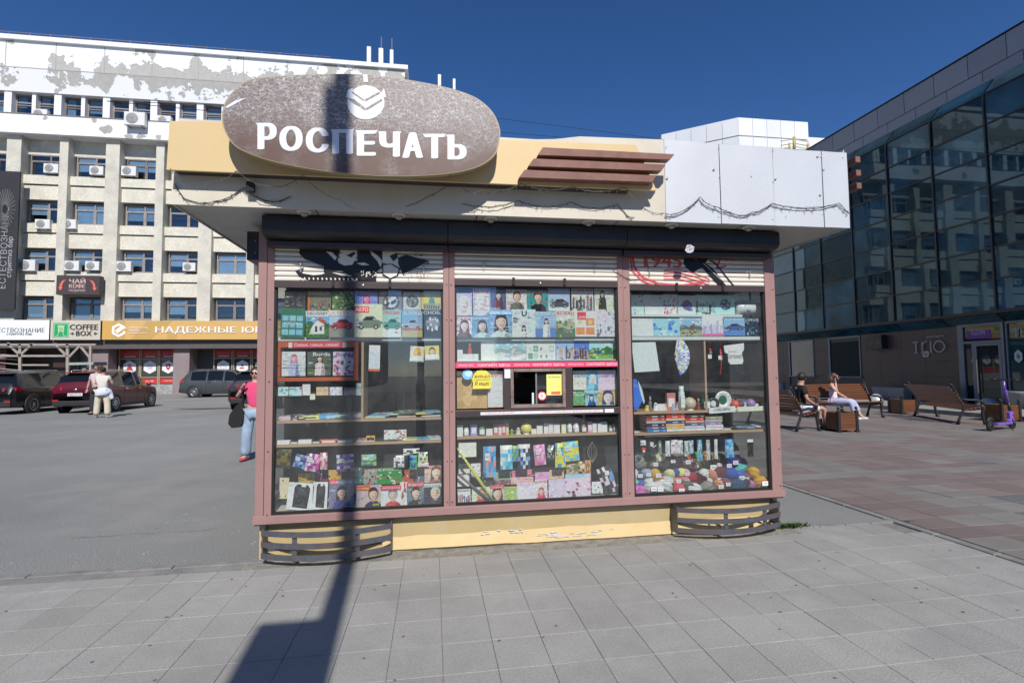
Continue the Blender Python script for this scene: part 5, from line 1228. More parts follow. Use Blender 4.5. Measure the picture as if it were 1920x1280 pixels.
mag(664,570,717,632,'c',dict(bg=(205,215,185),bg2=(200,200,180),car=(110,125,110),y=.30),'tall magazine with a red АВТО logo and several pale cars','АВТО',(250,245,245),band=(0,.74,.52,.92,(215,60,60)),tpos=(.04,.77,.48,.89),Y=T2-.012)
mag(717,581,752,632,'c',dict(bg=(150,190,180),bg2=(205,215,212),car=(60,140,115)),'magazine with a green lorry and red script reading ГРУЗОВИК','ГРУЗОВИК',(215,50,50),Y=T2)
mag(753,583,792,632,'c',dict(bg=(120,160,190),bg2=(170,165,120),car=(150,165,180)),'magazine with a silver car reading ЗА РУЛЕМ','ЗА РУЛЕМ',(250,250,250),band=(0,.28,1,.33,(200,60,60)),Y=T2-.006)
mag(792,581,829,631,'d',dict(bg=(38,40,44),c1=(110,112,118),c2=(130,132,138),cols=[(230,225,225),(90,60,70),(210,200,200)]),'dark magazine reading СНОБ at the right end of the left window','СНОБ.',(240,240,240),Y=T2)
# orange display frame with three fashion magazines
DF=thing('display_frame','orange framed magazine display with the red and white header Самые, самые, самые!','display frame',(PY(595,714,4.50).x,4.50,PY(595,714,4.50).z))
org=M('orange_frame',(0.58,0.115,0.035),rough=.45,var=.05)
def fr_(x0,y0,x1,y1): a=PY(x0,y1,4.49); c=PY(x1,y0,4.49); b=MB(); b.box(a.x,c.x,4.475,4.505,a.z,c.z); return b.build('frame_bar',org,DF)
for q in ((518,640,672,651),(518,706,672,715),(518,651,527,706),(664,651,672,706)): fr_(*q)
a0=PY(541,652,4.475); a1=PY(650,641.5,4.475); b=MB(); A=Art(b,(a0.x,4.474,a0.z),X_,Z_,-Y_,a1.x-a0.x,a1.z-a0.z,PRINT,step=.0003); A.rect(0,0,1,1,C_(222,70,92)); A.rect(0,0,.06,1,C_(235,200,200)); A.rect(.93,0,1,1,C_(230,190,195)); A.text('Самые, самые, самые!',.10,.2,.86,.85,(.85,.85,.85),bold=.02); b.build('header_card',PRINT,DF)
for y in (684,): b=MB(); b.tube([PY(516,y,4.468),PY(668,y+1,4.468)],.0016,4); b.build('retaining_wire',chrome,DF)
mag(528,659,573,705,'p',dict(bg=(205,208,232),hair=(190,110,130),skin=(225,185,190),cloth=(170,180,225),r=.10,cy=.72),'sewing magazine with a figure in pale blue, left one in the orange display',Y=4.497)
mag(576,659,621,704,'p',dict(bg=(88,92,84),hair=(40,28,25),cloth=(225,200,205),r=.085,cy=.70),'dark green sewing magazine with a pink dress reading Burda','Burda',(240,240,240),Y=4.497,tpos=(.25,.82,.96,.97))
mag(624,659,666,704,'t',dict(bg=(190,185,200),cols=[(130,90,140),(90,90,110),(210,200,215),(180,80,110)],n=44),'mauve patterned sewing magazine reading Burda in purple','Burda',(150,70,140),Y=4.497,tpos=(.15,.82,.96,.97))
# hanging calendar and bagged calendars
mag(691,647,712,696,'g',dict(bg=(225,228,232),cols=[(190,200,215),(200,205,215)],g=(2,4)),'narrow hanging calendar with an orange lower edge',cat='calendar',name='calendar',band=(0,0,1,.09,(205,90,55)),rot=.02)
mag(768,649,794,678,'p',dict(bg=(210,205,195),hair=(225,160,40),cloth=(225,225,225),skin=(230,170,90),r=.2),'bagged pocket calendar with an orange figure, left one of the hanging pair',cat='calendar',name='calendar',band=(.1,.05,.95,.38,(235,240,242)),rot=.06)
mag(797,648,824,675,'p',dict(bg=(230,200,70),hair=(110,70,40),cloth=(235,235,235),r=.17),'bagged yellow pocket calendar, right one of the hanging pair',cat='calendar',name='calendar',band=(.05,.05,.95,.40,(235,240,242)),rot=-.04)
# cards under the orange frame
for i,(x0,y0,x1,y1,bg,cl,lb) in enumerate(((518,725,541,742,(185,215,215),[(90,160,170),(220,230,230)],'pale turquoise postcard, leftmost under the orange display'),(542,725,566,742,(180,215,212),[(190,60,70),(120,180,180)],'turquoise postcard with red marks under the orange display'),(567,720,582,741,(235,235,238),[(190,60,90),(240,240,240)],'upright white postcard with a pink mark under the orange display'),(593,725,616,741,(205,185,140),[(220,150,160),(190,170,120)],'tan and pink postcard under the orange display'),(618,725,642,741,(225,228,238),[(170,170,210),(200,200,215)],'white and lilac postcard under the orange display'),(645,726,668,741,(110,108,110),[(130,110,130),(90,90,95)],'dim grey postcard under the orange display'),(668,718,677,741,(190,200,200),[(150,170,170)],'small upright tag beside the wooden upright'),(581,738,591,749,(225,225,200),[(200,200,180)],'cream price tag hung below the postcards'))):
    mag(x0,y0,x1,y1,'t',dict(bg=bg,cols=cl,n=9,sz=.2),lb,cat='postcard',name='postcard',th=.002)
# ---- middle window, two rows of glossy magazines
pr=lambda **k:k
mag(854,549,885,592,'p',pr(bg=(190,185,220),hair=(215,205,195),skin=(236,205,205),cloth=(205,200,225),r=.27,cy=.52,lips=(200,60,90)),'small lilac magazine with a pale haired woman, far left of the middle window',Y=T1+.009)
mag(887,541,919,592,'p',pr(bg=(185,185,222),hair=(222,212,200),skin=(238,208,208),cloth=(205,200,225),r=.28,cy=.55,lips=(200,60,90)),'large lilac magazine with a pale haired woman','ELLE',(215,70,90),Y=T1+.004)
mag(919,543,949,581,'p',pr(bg=(80,90,130),hair=(25,20,30),skin=(225,190,195),cloth=(110,40,70),r=.13,cy=.7),'dark violet magazine with a singer, top row of the middle window','больше',(235,235,240),tpos=(.05,.03,.6,.13),Y=T1+.009)
mag(949,543,988,581,'p',pr(bg=(215,212,205),hair=(95,70,55),cloth=(100,105,95),r=.14,cy=.66,long=0),'beige magazine with a man in a grey shirt and red masthead','ОГОНЁК',(205,60,60),Y=T1+.009)
mag(988,544,1028,584,'p',pr(bg=(50,150,150),hair=(60,30,25),cloth=(18,18,20),r=.15,cy=.66,long=0),'teal magazine with a short haired woman in black','КАРАВАН',(190,90,100),Y=T1+.004)
mag(1028,541,1068,583,'c',pr(bg=(165,180,225),bg2=(200,208,235),car=(60,65,80),y=.2),'pale blue magazine with a dark car','DRIVING',(250,250,255),Y=T1+.009)
mag(1072,541,1112,583,'y',pr(bg=(205,205,205),cols=[(90,90,92),(60,60,62),(130,130,132)]),'black and white newspaper magazine reading ОДНИ in red','ОДНИ',(205,50,60),Y=T1+.009)
mag(1115,541,1153,583,'p',pr(bg=(205,210,200),hair=(25,20,20),cloth=(25,25,28),r=.08,cx=.38,cy=.75),'pale magazine with a couple dressed in black','КИНО',(215,220,60),tpos=(.1,.03,.5,.09),Y=T1+.009)
mag(855,594,885,633,'p',pr(bg=(232,225,225),hair=(120,60,70),skin=(235,205,200),cloth=(110,90,80),r=.2,cy=.58),'white and crimson magazine with a smiling woman, lower left of the middle window','ГАЛА',(190,40,80),Y=T2)
mag(885,593,922,633,'p',pr(bg=(110,165,195),hair=(55,40,35),skin=(215,185,175),cloth=(185,215,220),r=.17,cy=.55),'small magazine with a wet haired woman reading marie claire','marie claire',(245,245,248),Y=T2)
mag(917,581,960,632,'p',pr(bg=(115,165,200),hair=(50,40,38),skin=(215,188,180),cloth=(190,215,222),r=.2,cy=.56),'large magazine with a wet haired woman reading marie claire','marie claire',(250,250,252),Y=T2-.008,band=(0,.82,1,1,(120,165,205)))
mag(960,580,1004,632,'p',pr(bg=(198,208,222),hair=(40,35,35),skin=(235,200,200),cloth=(228,220,228),r=.06,cx=.5,cy=.32),'pale magazine with a big dark letter U','U',(35,45,80),tpos=(.42,.76,.62,.95),Y=T2)
mag(1004,584,1043,632,'p',pr(bg=(150,180,215),bg2=(90,130,185),hair=(60,50,60),cloth=(235,238,245),skin=(220,190,185),r=.07,cy=.62),'blue magazine with slim white figures, lower row of the middle window','СЕВЕР',(240,244,250),Y=T2)
mag(1043,582,1078,632,'l',pr(bg=(190,200,190),h1=(160,170,140),h2=(90,110,90)),'landscape magazine with a red masthead reading ROXXU','ROXXU',(215,60,60),Y=T2-.004)
mag(1078,583,1118,631,'g',pr(bg=(232,232,230),cols=[(235,190,120),(210,215,220),(120,125,130),(225,140,90)],g=(2,2)),'interior magazine with a red block reading СВОЙ ДОМ','ДОМ',(250,250,250),band=(.12,.66,.52,.96,(215,60,70)),tpos=(.18,.70,.48,.80),Y=T2)
mag(1119,581,1154,631,'t',pr(bg=(200,200,215),cols=[(150,150,170),(220,210,220),(110,110,130),(205,180,190)],n=44),'grey lilac interior magazine with a bedroom, right end of the middle window','SALON',(240,240,245),Y=T2)
mag(902,635,927,676,'t',pr(bg=(226,224,205),cols=[(215,213,195)],n=6),'tall plain cream card beside the winter picture',cat='card',name='card')
mag(927,637,986,676,'l',pr(bg=(150,195,225),h1=(150,165,160),h2=(215,222,225)),'snowy mountain town picture calendar above the red strip',cat='calendar',name='wall_calendar')
mag(987,637,1042,676,'g',pr(bg=(210,225,215),cols=[(170,195,185),(120,150,130),(225,235,230)],g=(5,2)),'pale calendar with a grid of little animal drawings',cat='calendar',name='wall_calendar')
mag(1042,637,1077,676,'y',pr(bg=(150,180,225),cols=[(190,160,150),(110,90,100),(200,190,190)]),'calendar with a pale church and blue sky',cat='calendar',name='wall_calendar')
mag(1077,638,1104,676,'y',pr(bg=(80,120,200),cols=[(150,110,70),(80,60,50),(200,150,90)]),'calendar with golden towers and deep blue sky',cat='calendar',name='wall_calendar')
mag(1104,637,1156,676,'l',pr(bg=(160,205,225),h1=(60,110,80),h2=(120,160,90)),'green mountain lake calendar at the right end above the red strip',cat='calendar',name='wall_calendar')
# red strip and phone strip
def strip(name,x0,y0,x1,y1,Y,fn,label,cat):
    a0=PY(x0,y1,Y); a1=PY(x1,y0,Y); b=MB(); b.box(a0.x,a1.x,Y+.0005,Y+.003,a0.z,a1.z,PRINT,(.7,.7,.7)); A=Art(b,(a0.x,Y,a0.z),X_,Z_,-Y_,a1.x-a0.x,a1.z-a0.z,PRINT,step=.0003); fn(A); o=b.build(name,PRINT,None,loc=(a0.x,Y,a0.z)); return tag(o,label,cat)
def rs(A):
    A.rect(0,0,1,1,C_(228,72,104))
    for k in range(3):
        A.text('ЖУРНАЛЫ ГАЗЕТЫ',.015+.335*k,.3,.11+.335*k,.7,C_(245,200,205)); A.text('ПОКУПАЙТЕ ЗДЕСЬ!',.13+.335*k,.2,.325+.335*k,.82,C_(245,205,210),bold=.02)
strip('red_strip',854,677,1158,690,YF-.002,rs,'long crimson strip reading ПОКУПАЙТЕ ЗДЕСЬ! above the service hatch','sign')
def ph(A):
    A.rect(0,0,1,1,(.74,.73,.72)); A.text('РАБОТА В КИОСКАХ РОСПЕЧАТЬ: 345-28-01, 8 919-36-21-887',.035,.25,.965,.78,C_(214,120,128),bold=.02); A.rect(.27,.1,.49,.95,(.78,.78,.79)); A.text('РОСП',.36,.3,.42,.75,C_(222,160,165))
strip('phone_strip',901,767,1131,778,YF-.008,ph,'white paper strip with faded red phone numbers on the counter beam','sign')
mag(1134,766,1151,773,'t',dict(bg=(205,205,200),cols=[(220,220,215)],n=3),'torn white scrap of paper at the right end of the counter beam',cat='paper',name='paper_scrap',Y=YF-.008,th=.001)
# prints left of the hatch
mag(856,697,914,766,'t',dict(bg=(202,166,116),cols=[(212,176,126),(192,156,108),(182,148,100)],n=12,sz=.3),'crumpled sheet of brown kraft paper behind the left service pane',cat='paper',name='kraft_paper',Y=4.49)
mag(915,695,944,764,'g',dict(bg=(228,222,225),cols=[(235,240,242),(205,215,225),(225,230,235)],g=(2,4)),'white and orange price poster reading СКАРТЬ left of the hatch','СКАРТЬ',(210,100,100),Y=4.462,cat='poster',name='poster',band=(0,0,1,.02,(225,140,110)))
def disc(name,px,py,r,Y,fn,label,cat='sticker',sq=False):
    c=PY(px,py,Y); rr_=r/960*Y; b=MB(); A=Art(b,(c.x-rr_,Y,c.z-rr_),X_,Z_,-Y_,2*rr_,2*rr_,PRINT,step=.0003); fn(A)
    b.box(c.x-rr_*.6,c.x+rr_*.6,Y+.0004,Y+.0015,c.z-rr_*.6,c.z+rr_*.6,PRINT,(.7,.7,.7)); return tag(b.build(name,PRINT,None,loc=tuple(c)),label,cat)
disc('round_sticker',876.6,702,9.7,YF+.026,lambda A:(A.ell(.5,.5,.5,.5,C_(120,175,225),20),A.ell(.62,.62,.34,.32,C_(165,205,238),14),A.rect(.2,.6,.8,.66,(.8,.85,.9)),A.rect(.25,.45,.75,.5,(.8,.85,.9))),'round light blue sticker left of the yellow badge')
def badge(A):
    A.poly([(.0,.5),(.05,.28),(.0,.0),(.95,.0),(1,.15),(1,.5),(.93,.75),(.75,.93),(.5,1),(.25,.93),(.07,.75)],C_(243,196,84)); T=C_(70,40,25)
    A.text('ЖУРНАЛ',.1,.55,.9,.70,T,bold=.04); A.text('С ВЫКРОЙКАМИ',.1,.43,.9,.50,T,bold=.02); A.text('Я ищю',.12,.14,.88,.38,T,bold=.02,shear=.15)
disc('yellow_badge',903.5,710.5,18,YF+.024,badge,'yellow rounded badge reading ЖУРНАЛ Я ищю left of the hatch')
def nosm(A):
    A.ell(.5,.5,.5,.5,C_(205,60,75),20); A.ell(.5,.5,.39,.39,C_(225,225,222),18); A.line([(.3,.62),(.62,.38)],.004,(.03,.03,.03)); A.line([(.5,.88),(.46,.15)],.003,C_(205,60,75))
disc('no_smoking_sticker',1016.5,742,8.7,YF+.018,nosm,'round no smoking sticker on the hatch glass')
mag(1025,701,1053,741,'t',dict(bg=(235,222,120),cols=[(240,228,140),(228,212,110)],n=5,sz=.3),'yellow notice with small fruit picture on the hatch glass','За покупку',(90,80,50),Y=YF+.016,th=.001,cat='notice',name='notice',band=(.3,.04,.9,.18,(205,110,80)),tpos=(.12,.82,.9,.90))
mag(1024,741,1066,757,'t',dict(bg=(170,190,200),cols=[(120,160,185),(205,215,220),(90,100,110)],n=16,sz=.2),'stack of pale papers behind the hatch glass',cat='papers',name='paper_stack',Y=4.56)
mag(946,692,957,709,'t',dict(bg=(225,232,235),cols=[(235,240,240)],n=3),'white rounded tag hung at the top of the hatch post',cat='tag',name='white_tag',Y=YF-.008,th=.002)
# booklets right of the hatch
for q in ((1075,695,1100,731,'t',pr(bg=(225,222,205),cols=[(190,180,140),(240,235,220)],n=8,top=.5),'cream alphabet booklet with blue lettering ОБУЧЕНИЕ АЗБУКЕ','АЗБУКЕ',(60,70,150)),(1100,694,1121,732,'p',pr(bg=(90,170,225),hair=(215,225,235),skin=(235,225,225),cloth=(120,190,230),r=.2),'bright blue booklet with a round portrait beside the pink booklet',None,(255,255,255)),(1121,694,1156,733,'t',pr(bg=(222,190,212),cols=[(232,205,222),(190,200,225),(225,170,190)],n=12),'pink booklet reading РАЗВИТИЕ РЕЧИ right of the hatch','РАЗВИТИЕ',(80,70,150)),
    (1075,733,1097,760,'t',pr(bg=(110,170,120),cols=[(190,80,60),(60,130,80),(215,225,200)],n=14),'green booklet in the lower left of the hatch side pane','ЗАДАНИЯ',(215,235,215)),(1096,731,1121,760,'p',pr(bg=(150,195,230),hair=(60,90,140),skin=(205,205,215),cloth=(50,90,150),r=.12,cy=.5),'light blue booklet with a dark blue figure',"НОВОСТИ",(60,60,90)),(1121,731,1157,760,'p',pr(bg=(205,180,110),hair=(80,60,120),skin=(240,215,200),cloth=(80,190,190),r=.2,cy=.55),'colourful booklet with a purple haired cartoon girl in turquoise',None,(255,255,255))):
    mag(*q[:7],q[7],q[8],Y=4.475,tpos=(.08,.66,.92,.80),tag_=True,cat='booklet',name='booklet')
# ---- right window shelves
sc_cols=[(150,205,225),(190,220,230),(230,235,235),(90,160,200)]
for q in ((1180,553,1208,589,'t',pr(bg=(185,215,225),cols=sc_cols+[(200,190,170),(60,90,110)],n=34),'pale blue notebook with a little figure, far left of the right window top shelf'),
    (1208,553,1243,589,'t',pr(bg=(205,220,222),cols=[(120,185,220),(215,228,230),(230,235,235)],n=12,sz=.16),'pale album with a light blue block, top shelf of the right window'),
    (1244,552,1270,589,'t',pr(bg=(225,222,228),cols=[(210,60,100),(225,120,150),(90,130,190),(240,240,240)],n=34),'notebook with pink and crimson drawings on the top shelf'),
    (1270,554,1305,590,'d',pr(bg=(190,212,232),c1=(225,228,235),c2=(120,110,150),cols=[(60,90,160),(170,80,130),(240,240,245)]),'pale notebook with a dark round figure on the top shelf'),
    (1305,553,1340,589,'y',pr(bg=(185,215,218),cols=[(60,75,80),(90,110,115),(150,175,178)]),'pale green notebook with dark upright strokes on the top shelf'),
    (1341,553,1377,589,'d',pr(bg=(170,212,225),c1=(165,208,222),c2=(70,90,110),cols=[(40,55,75),(120,160,180),(200,220,228)]),'turquoise notebook with a dark bird on the top shelf')):
    mag(*q,Y=4.54,cat='notebook',name='notebook')
for q in ((1180,597,1224,630,'t',pr(bg=(205,225,230),cols=[(190,220,228),(220,232,235),(170,205,215)],n=20),'almost white album, leftmost on the lower shelf of the right window',None),(1225,597,1274,630,'t',pr(bg=(150,195,232),cols=[(90,150,215),(190,220,240),(60,120,190)],n=18,sz=.16),'sky blue album with an aeroplane shape on the lower shelf',None),(1275,596,1316,630,'l',pr(bg=(130,175,210),h1=(90,100,90),h2=(160,160,130)),'album with a tank in a field on the lower shelf','ПРИКЛЮЧЕНИЯ'),(1317,592,1356,630,'y',pr(bg=(225,215,232),cols=[(170,180,215),(205,190,220),(150,160,200)]),'white album with a city bridge and pink band on the lower shelf',None),(1356,596,1396,629,'c',pr(bg=(130,175,225),bg2=(90,130,190),car=(70,90,150)),'blue album with pink panels reading ТАНК','ТАНК'),(1397,597,1428,629,'t',pr(bg=(35,50,70),cols=[(90,140,170),(40,70,110),(150,180,190),(20,25,30)],n=34),'dark album reading СТРАТЕГИЯ at the right end of the lower shelf','СТРАТЕГИЯ')):
    mag(*q[:7],q[7],Y=4.485,cat='album',name='album',band=(0,0,1,.13,(225,110,160)) if 'bridge' in q[6] else None)
# rolled pillow
c=PY(1402,578,4.56); L=(PY(1427,578,4.56).x-PY(1379,578,4.56).x); mb=MB(); r_=.062; n=14
mb.lathe([(0,-L/2),(r_*.7,-L/2),(r_,-L/2+.015),(r_*1.03,0),(r_,L/2-.015),(r_*.7,L/2),(0,L/2)],(c.x,4.57,c.z),n,PRINT,C_(205,225,235),axis='x')
for k in range(9): mb.ball((c.x+rnd.uniform(-L*.4,L*.4),4.57-r_*.93,c.z+rnd.uniform(-.035,.035)),.012,6,PRINT,rnd.choice(rc((150,195,225),(215,170,190),(90,110,150))),sc=(1,.3,1))
tag(mb.build('rolled_pillow',PRINT,None,loc=(c.x,4.57,c.z-r_)),'rolled pale blue cushion with soft pattern at the right end of the top shelf','cushion')
# covers standing in a second rank, mostly hidden by those in front
r9=random.Random(31)
for i,(x0,y0,x1,y1,n_) in enumerate([(560,886,590,905,'mustard'),(590,880,615,902,'plum'),(640,868,664,905,'brown'),(664,876,684,906,'teal'),(752,880,778,905,'rust'),(776,885,797,906,'slate'),(520,893,540,935,'sand'),(1030,880,1058,898,'peach'),(1086,872,1104,890,'salmon'),(860,868,882,888,'cream'),(924,884,958,900,'sage'),(960,880,1002,894,'rose'),(1128,902,1156,928,'dark green')]):
    cl={'mustard':(190,150,60),'plum':(120,60,100),'brown':(120,90,70),'teal':(60,120,120),'rust':(180,90,60),'slate':(90,100,115),'sand':(205,195,165),'peach':(225,180,150),'salmon':(220,140,130),'cream':(225,218,195),'sage':(150,170,140),'rose':(210,130,150),'dark green':(40,80,60)}[n_]
    mag(x0,y0,x1,y1,'t',dict(bg=cl,cols=[tuple(min(255,v+r9.randint(-60,60)) if v+0>60 else v for v in cl),(225,225,220),(60,60,64),(205,80,70)],n=20),f'{n_} coloured cover half hidden in the rear rank of the display',Y=4.60,rot=r9.uniform(-.06,.06))
# ---- generic soft items
def bag(x0,y0,x1,y1,col,label,cat='pack',name='hang_pack',Y=4.49,cols=None,rot=0.0,header=None,th=.018,title=None,tcol=(240,240,245)):
    mb=MB(); A0=PY(x0,y1,Y); A1=PY(x1,y0,Y); W_,H_=A1.x-A0.x,A1.z-A0.z; c=Vector(((A0.x+A1.x)/2,Y,A1.z)); r=random.Random(hash((x0,y0,x1))%9999 if False else int(x0*7+y0*13))
    rm=Matrix.Rotation(rot,4,'Y'); nx,nz=5,6; vs=[]
    for j in range(nz+1):
        for i in range(nx+1):
            u,v=i/nx,j/nz; d=th*math.sin(math.pi*u)**.6*math.sin(math.pi*v)**.6 if 0<u<1 and 0<v<1 else 0
            d*=r.uniform(.6,1.25); p=rm@Vector(((u-.5)*W_*(1-.05*r.random()),-d,(v-1)*H_)); vs.append(c+p)
    fs=[(j*(nx+1)+i,j*(nx+1)+i+1,(j+1)*(nx+1)+i+1,(j+1)*(nx+1)+i) for j in range(nz) for i in range(nx)]
    for k,f in enumerate(fs):
        j=k//nx; base=srgb(col)
        if cols and r.random()<.62: base=srgb(r.choice(cols))
        if header and j==nz-1: base=srgb(header)
        mb.mesh([vs[a] for a in f],[(0,1,2,3)],PRINT,base)
    bk=[v+Y_*.003 for v in (vs[0],vs[nx],vs[-1],vs[-1-nx])]; mb.face([bk[1],bk[0],bk[3],bk[2]],PRINT,srgb(col))
    q=Matrix.Rotation(rot,4,'Y'); a=Art(mb,c+q@Vector((-W_/2,-th*1.25,-H_)),q@X_,q@Z_,-Y_,W_,H_,PRINT)
    if title: a.text(title,.12,.45,.88,.60,srgb(tcol),bold=.02)
    if header is None and r.random()<.75: a.rect(.12,.55,.5,.80,(.78,.80,.76)); a.rect(.18,.66,.42,.69,(.3,.3,.4))
    return tag(mb.build(name,PRINT,None,loc=c),label,cat,'packets hanging in the kiosk windows')
# right window hanging things
mb=MB(); A0=PY(1188,698,4.47); A1=PY(1232,642,4.47)
tv=[PY(1184,642,4.47),PY(1229,641,4.47),PY(1237,695,4.47),PY(1190,698,4.47)]; mb.mesh([v for v in tv]+[v+Y_*.01 for v in tv],[(3,2,1,0),(4,5,6,7),(0,1,5,4),(1,2,6,5),(2,3,7,6),(3,0,4,7)],PRINT,C_(200,222,232)); tag(mb.build('tote_bag',PRINT,None,loc=tuple(PY(1210,641,4.47))),'plain white tote bag hanging at the left of the right window','bag')
# folding fan
FN=thing('folding_fan','open folding fan with blue and yellow stripes hanging on edge','fan',tuple(PY(1266,668,4.475)))
pc=PY(1264,668,4.475); R1=.155; R0=.062; mb=MB(); cols=rc((110,130,215),(225,215,110),(215,225,235),(150,170,225),(235,235,220)); a0_,a1_=R(-70),R(76); n=26
for i in range(n):
    t0=a0_+(a1_-a0_)*i/n; t1=a0_+(a1_-a0_)*(i+1)/n
    for k in range(4):
        ra,rb=R0+(R1-R0)*k/4,R0+(R1-R0)*(k+1)/4; dz0=.004*(i%2); dz1=.004*((i+1)%2)
        P=[(pc.x+r__*math.cos(t),4.475-dz,pc.z+r__*1.2*math.sin(t)) for r__,t,dz in ((ra,t0,dz0),(rb,t0,dz0),(rb,t1,dz1),(ra,t1,dz1))]
        mb.face(P[::-1],PRINT,rnd.choice(cols))
mb.build('fan_leaf',PRINT,FN); mb=MB()
for i in range(13):
    t=a0_+(a1_-a0_)*(i+.5)/13; d=Vector((math.cos(t),0,1.2*math.sin(t))); s_=Vector((-d.z,0,d.x)).normalized()*.003; o=Vector((pc.x,4.472,pc.z)); mb.face([o+d*.012-s_,o+d*R0-s_,o+d*R0+s_,o+d*.012+s_],PRINT,C_(205,212,225))
mb.build('fan_sticks',PRINT,FN,kind='stuff')
redm2=C_(200,35,50)
def charm(px,y0,y1,label,long):
    mb=MB(); a=PY(px,y0,4.47); c=PY(px,y1,4.47); mb.tube([a,PY(px,y0+14,4.47)],.0015,4,PRINT,redm2)
    if long: mb.tube([PY(px,y0+14,4.47),PY(px+1,y0+30,4.47),PY(px+2,y0+40,4.47),c],[.007,.010,.004,.008],7,PRINT,redm2); 
    else: mb.ball(PY(px,y0+18,4.47),.016,8,PRINT,C_(170,50,50)); mb.ball(PY(px+1,y0+23,4.47),.017,8,PRINT,C_(150,120,90))
    p=PY(px,y0+30,4.462); mb.box(p.x-.019,p.x+.019,p.y,p.y+.002,p.z-.02,p.z+.018,PRINT,C_(225,230,232)); tag(mb.build('red_charm',PRINT,None,loc=tuple(a)),label,'charm','red hanging charms')
charm(1331,638,672,'short red hanging charm with a tag, left of the long tassel',0); charm(1350.5,640,702,'long red tassel charm with a white tag',1)
mb=MB(); P=[PY(x,y,4.47) for x,y in ((1357,648),(1395,643),(1395,655),(1391,662),(1394,676),(1392,682),(1370,683),(1366,678),(1365,664),(1359,660))]; n=len(P); mb.mesh(P+[p+Y_*.012 for p in P],[tuple(range(n)),tuple(range(2*n-1,n-1,-1))]+[(i,n+i,n+(i+1)%n,(i+1)%n) for i in range(n)],PRINT,C_(222,226,230))
b0=PY(1364,676,4.468); b1=PY(1392,658,4.468); A=Art(mb,(b0.x,4.4685,b0.z),X_,Z_,-Y_,b1.x-b0.x,b1.z-b0.z,PRINT); A.text('forever',0,.2,1,.8,(.2,.12,.16)); A.rect(.1,.92,.6,.99,C_(215,120,110))
tag(mb.build('bib_pack',PRINT,None,loc=tuple(PY(1376,648,4.47))),'white bib in a clear pack reading forever','pack')
# blue ties at the left of the right window
for k,(pts,cl,lb) in enumerate((([(1183,712),(1193,710),(1205,750),(1195,769),(1183,758)],(60,110,215),'wide blue folded tie with faint red dots at the left window post'),([(1196,712),(1200,735),(1207,757),(1209,752),(1204,730)],(190,205,230),'pale narrow tie behind the blue tie'))):
    mb=MB(); P=[PY(x,y,4.47+.01*k) for x,y in pts]; n=len(P); mb.mesh(P+[p+Y_*.008 for p in P],[tuple(range(n)),tuple(range(2*n-1,n-1,-1))]+[(i,n+i,n+(i+1)%n,(i+1)%n) for i in range(n)],CLOTH,srgb(cl)); tag(mb.build('necktie',CLOTH,None,loc=tuple(P[0])),lb,'tie')
# souvenirs on the upper wood shelf of the right window
def zs_at(px,py,Y): return PY(px,py,Y)
za=Zs['a2']
def knick(px,w_,h_,col,label,shape='fig',Y=4.52,z=za,cat='souvenir',name='souvenir',col2=(230,230,225)):
    mb=MB(); x=PY(px,760,Y).x; W_=w_/960*Y; H_=h_/960*Y; C=srgb(col); D=srgb(col2)
    if shape=='fig': mb.lathe([(0,0),(W_*.5,0),(W_*.46,H_*.1),(W_*.3,H_*.35),(W_*.36,H_*.55),(W_*.2,H_*.66),(W_*.27,H_*.8),(W_*.15,H_*.96),(0,H_)],(x,Y,z),10,PRINT,C); mb.ball((x,Y-W_*.2,z+H_*.8),W_*.17,6,PRINT,D)
    elif shape=='ball': mb.ball((x,Y,z+H_*.5),H_*.5,12,PRINT,C); mb.lathe([(H_*.3,0),(H_*.25,H_*.12)],(x,Y,z),10,PRINT,D)
    elif shape=='box': mb.box(x-W_/2,x+W_/2,Y-.01,Y+.03,z,z+H_,PRINT,C); mb.box(x-W_*.35,x+W_*.35,Y-.0112,Y-.0102,z+H_*.2,z+H_*.7,PRINT,D)
    elif shape=='jar': mb.lathe([(0,0),(W_*.5,0),(W_*.5,H_*.75),(W_*.38,H_*.8),(W_*.4,H_*.82),(W_*.4,H_),(0,H_)],(x,Y,z),12,PRINT,C); mb.box(x-W_*.36,x+W_*.36,Y-W_*.5-.002,Y-W_*.5,z+H_*.12,z+H_*.6,PRINT,D)
    elif shape=='plate':
        mb.lathe([(0,-.004),(W_*.30,-.004),(W_*.33,-.009),(W_*.5,-.016),(W_*.5,-.010),(0,.004)],(x,Y,z+W_*.5),24,PRINT,C,axis='y'); mb.lathe([(0,-.0052),(W_*.26,-.0052)],(x,Y,z+W_*.5),9,PRINT,D,axis='y')
        for k in range(12): t=k*math.pi/6; mb.ball((x+W_*.42*math.cos(t),Y-.0155,z+W_*.5+W_*.42*math.sin(t)),.0035,6,PRINT,C_(60,90,80))
    return tag(mb.build(name,PRINT,None,loc=(x,Y,z)),label,cat,'small goods on the kiosk shelves')
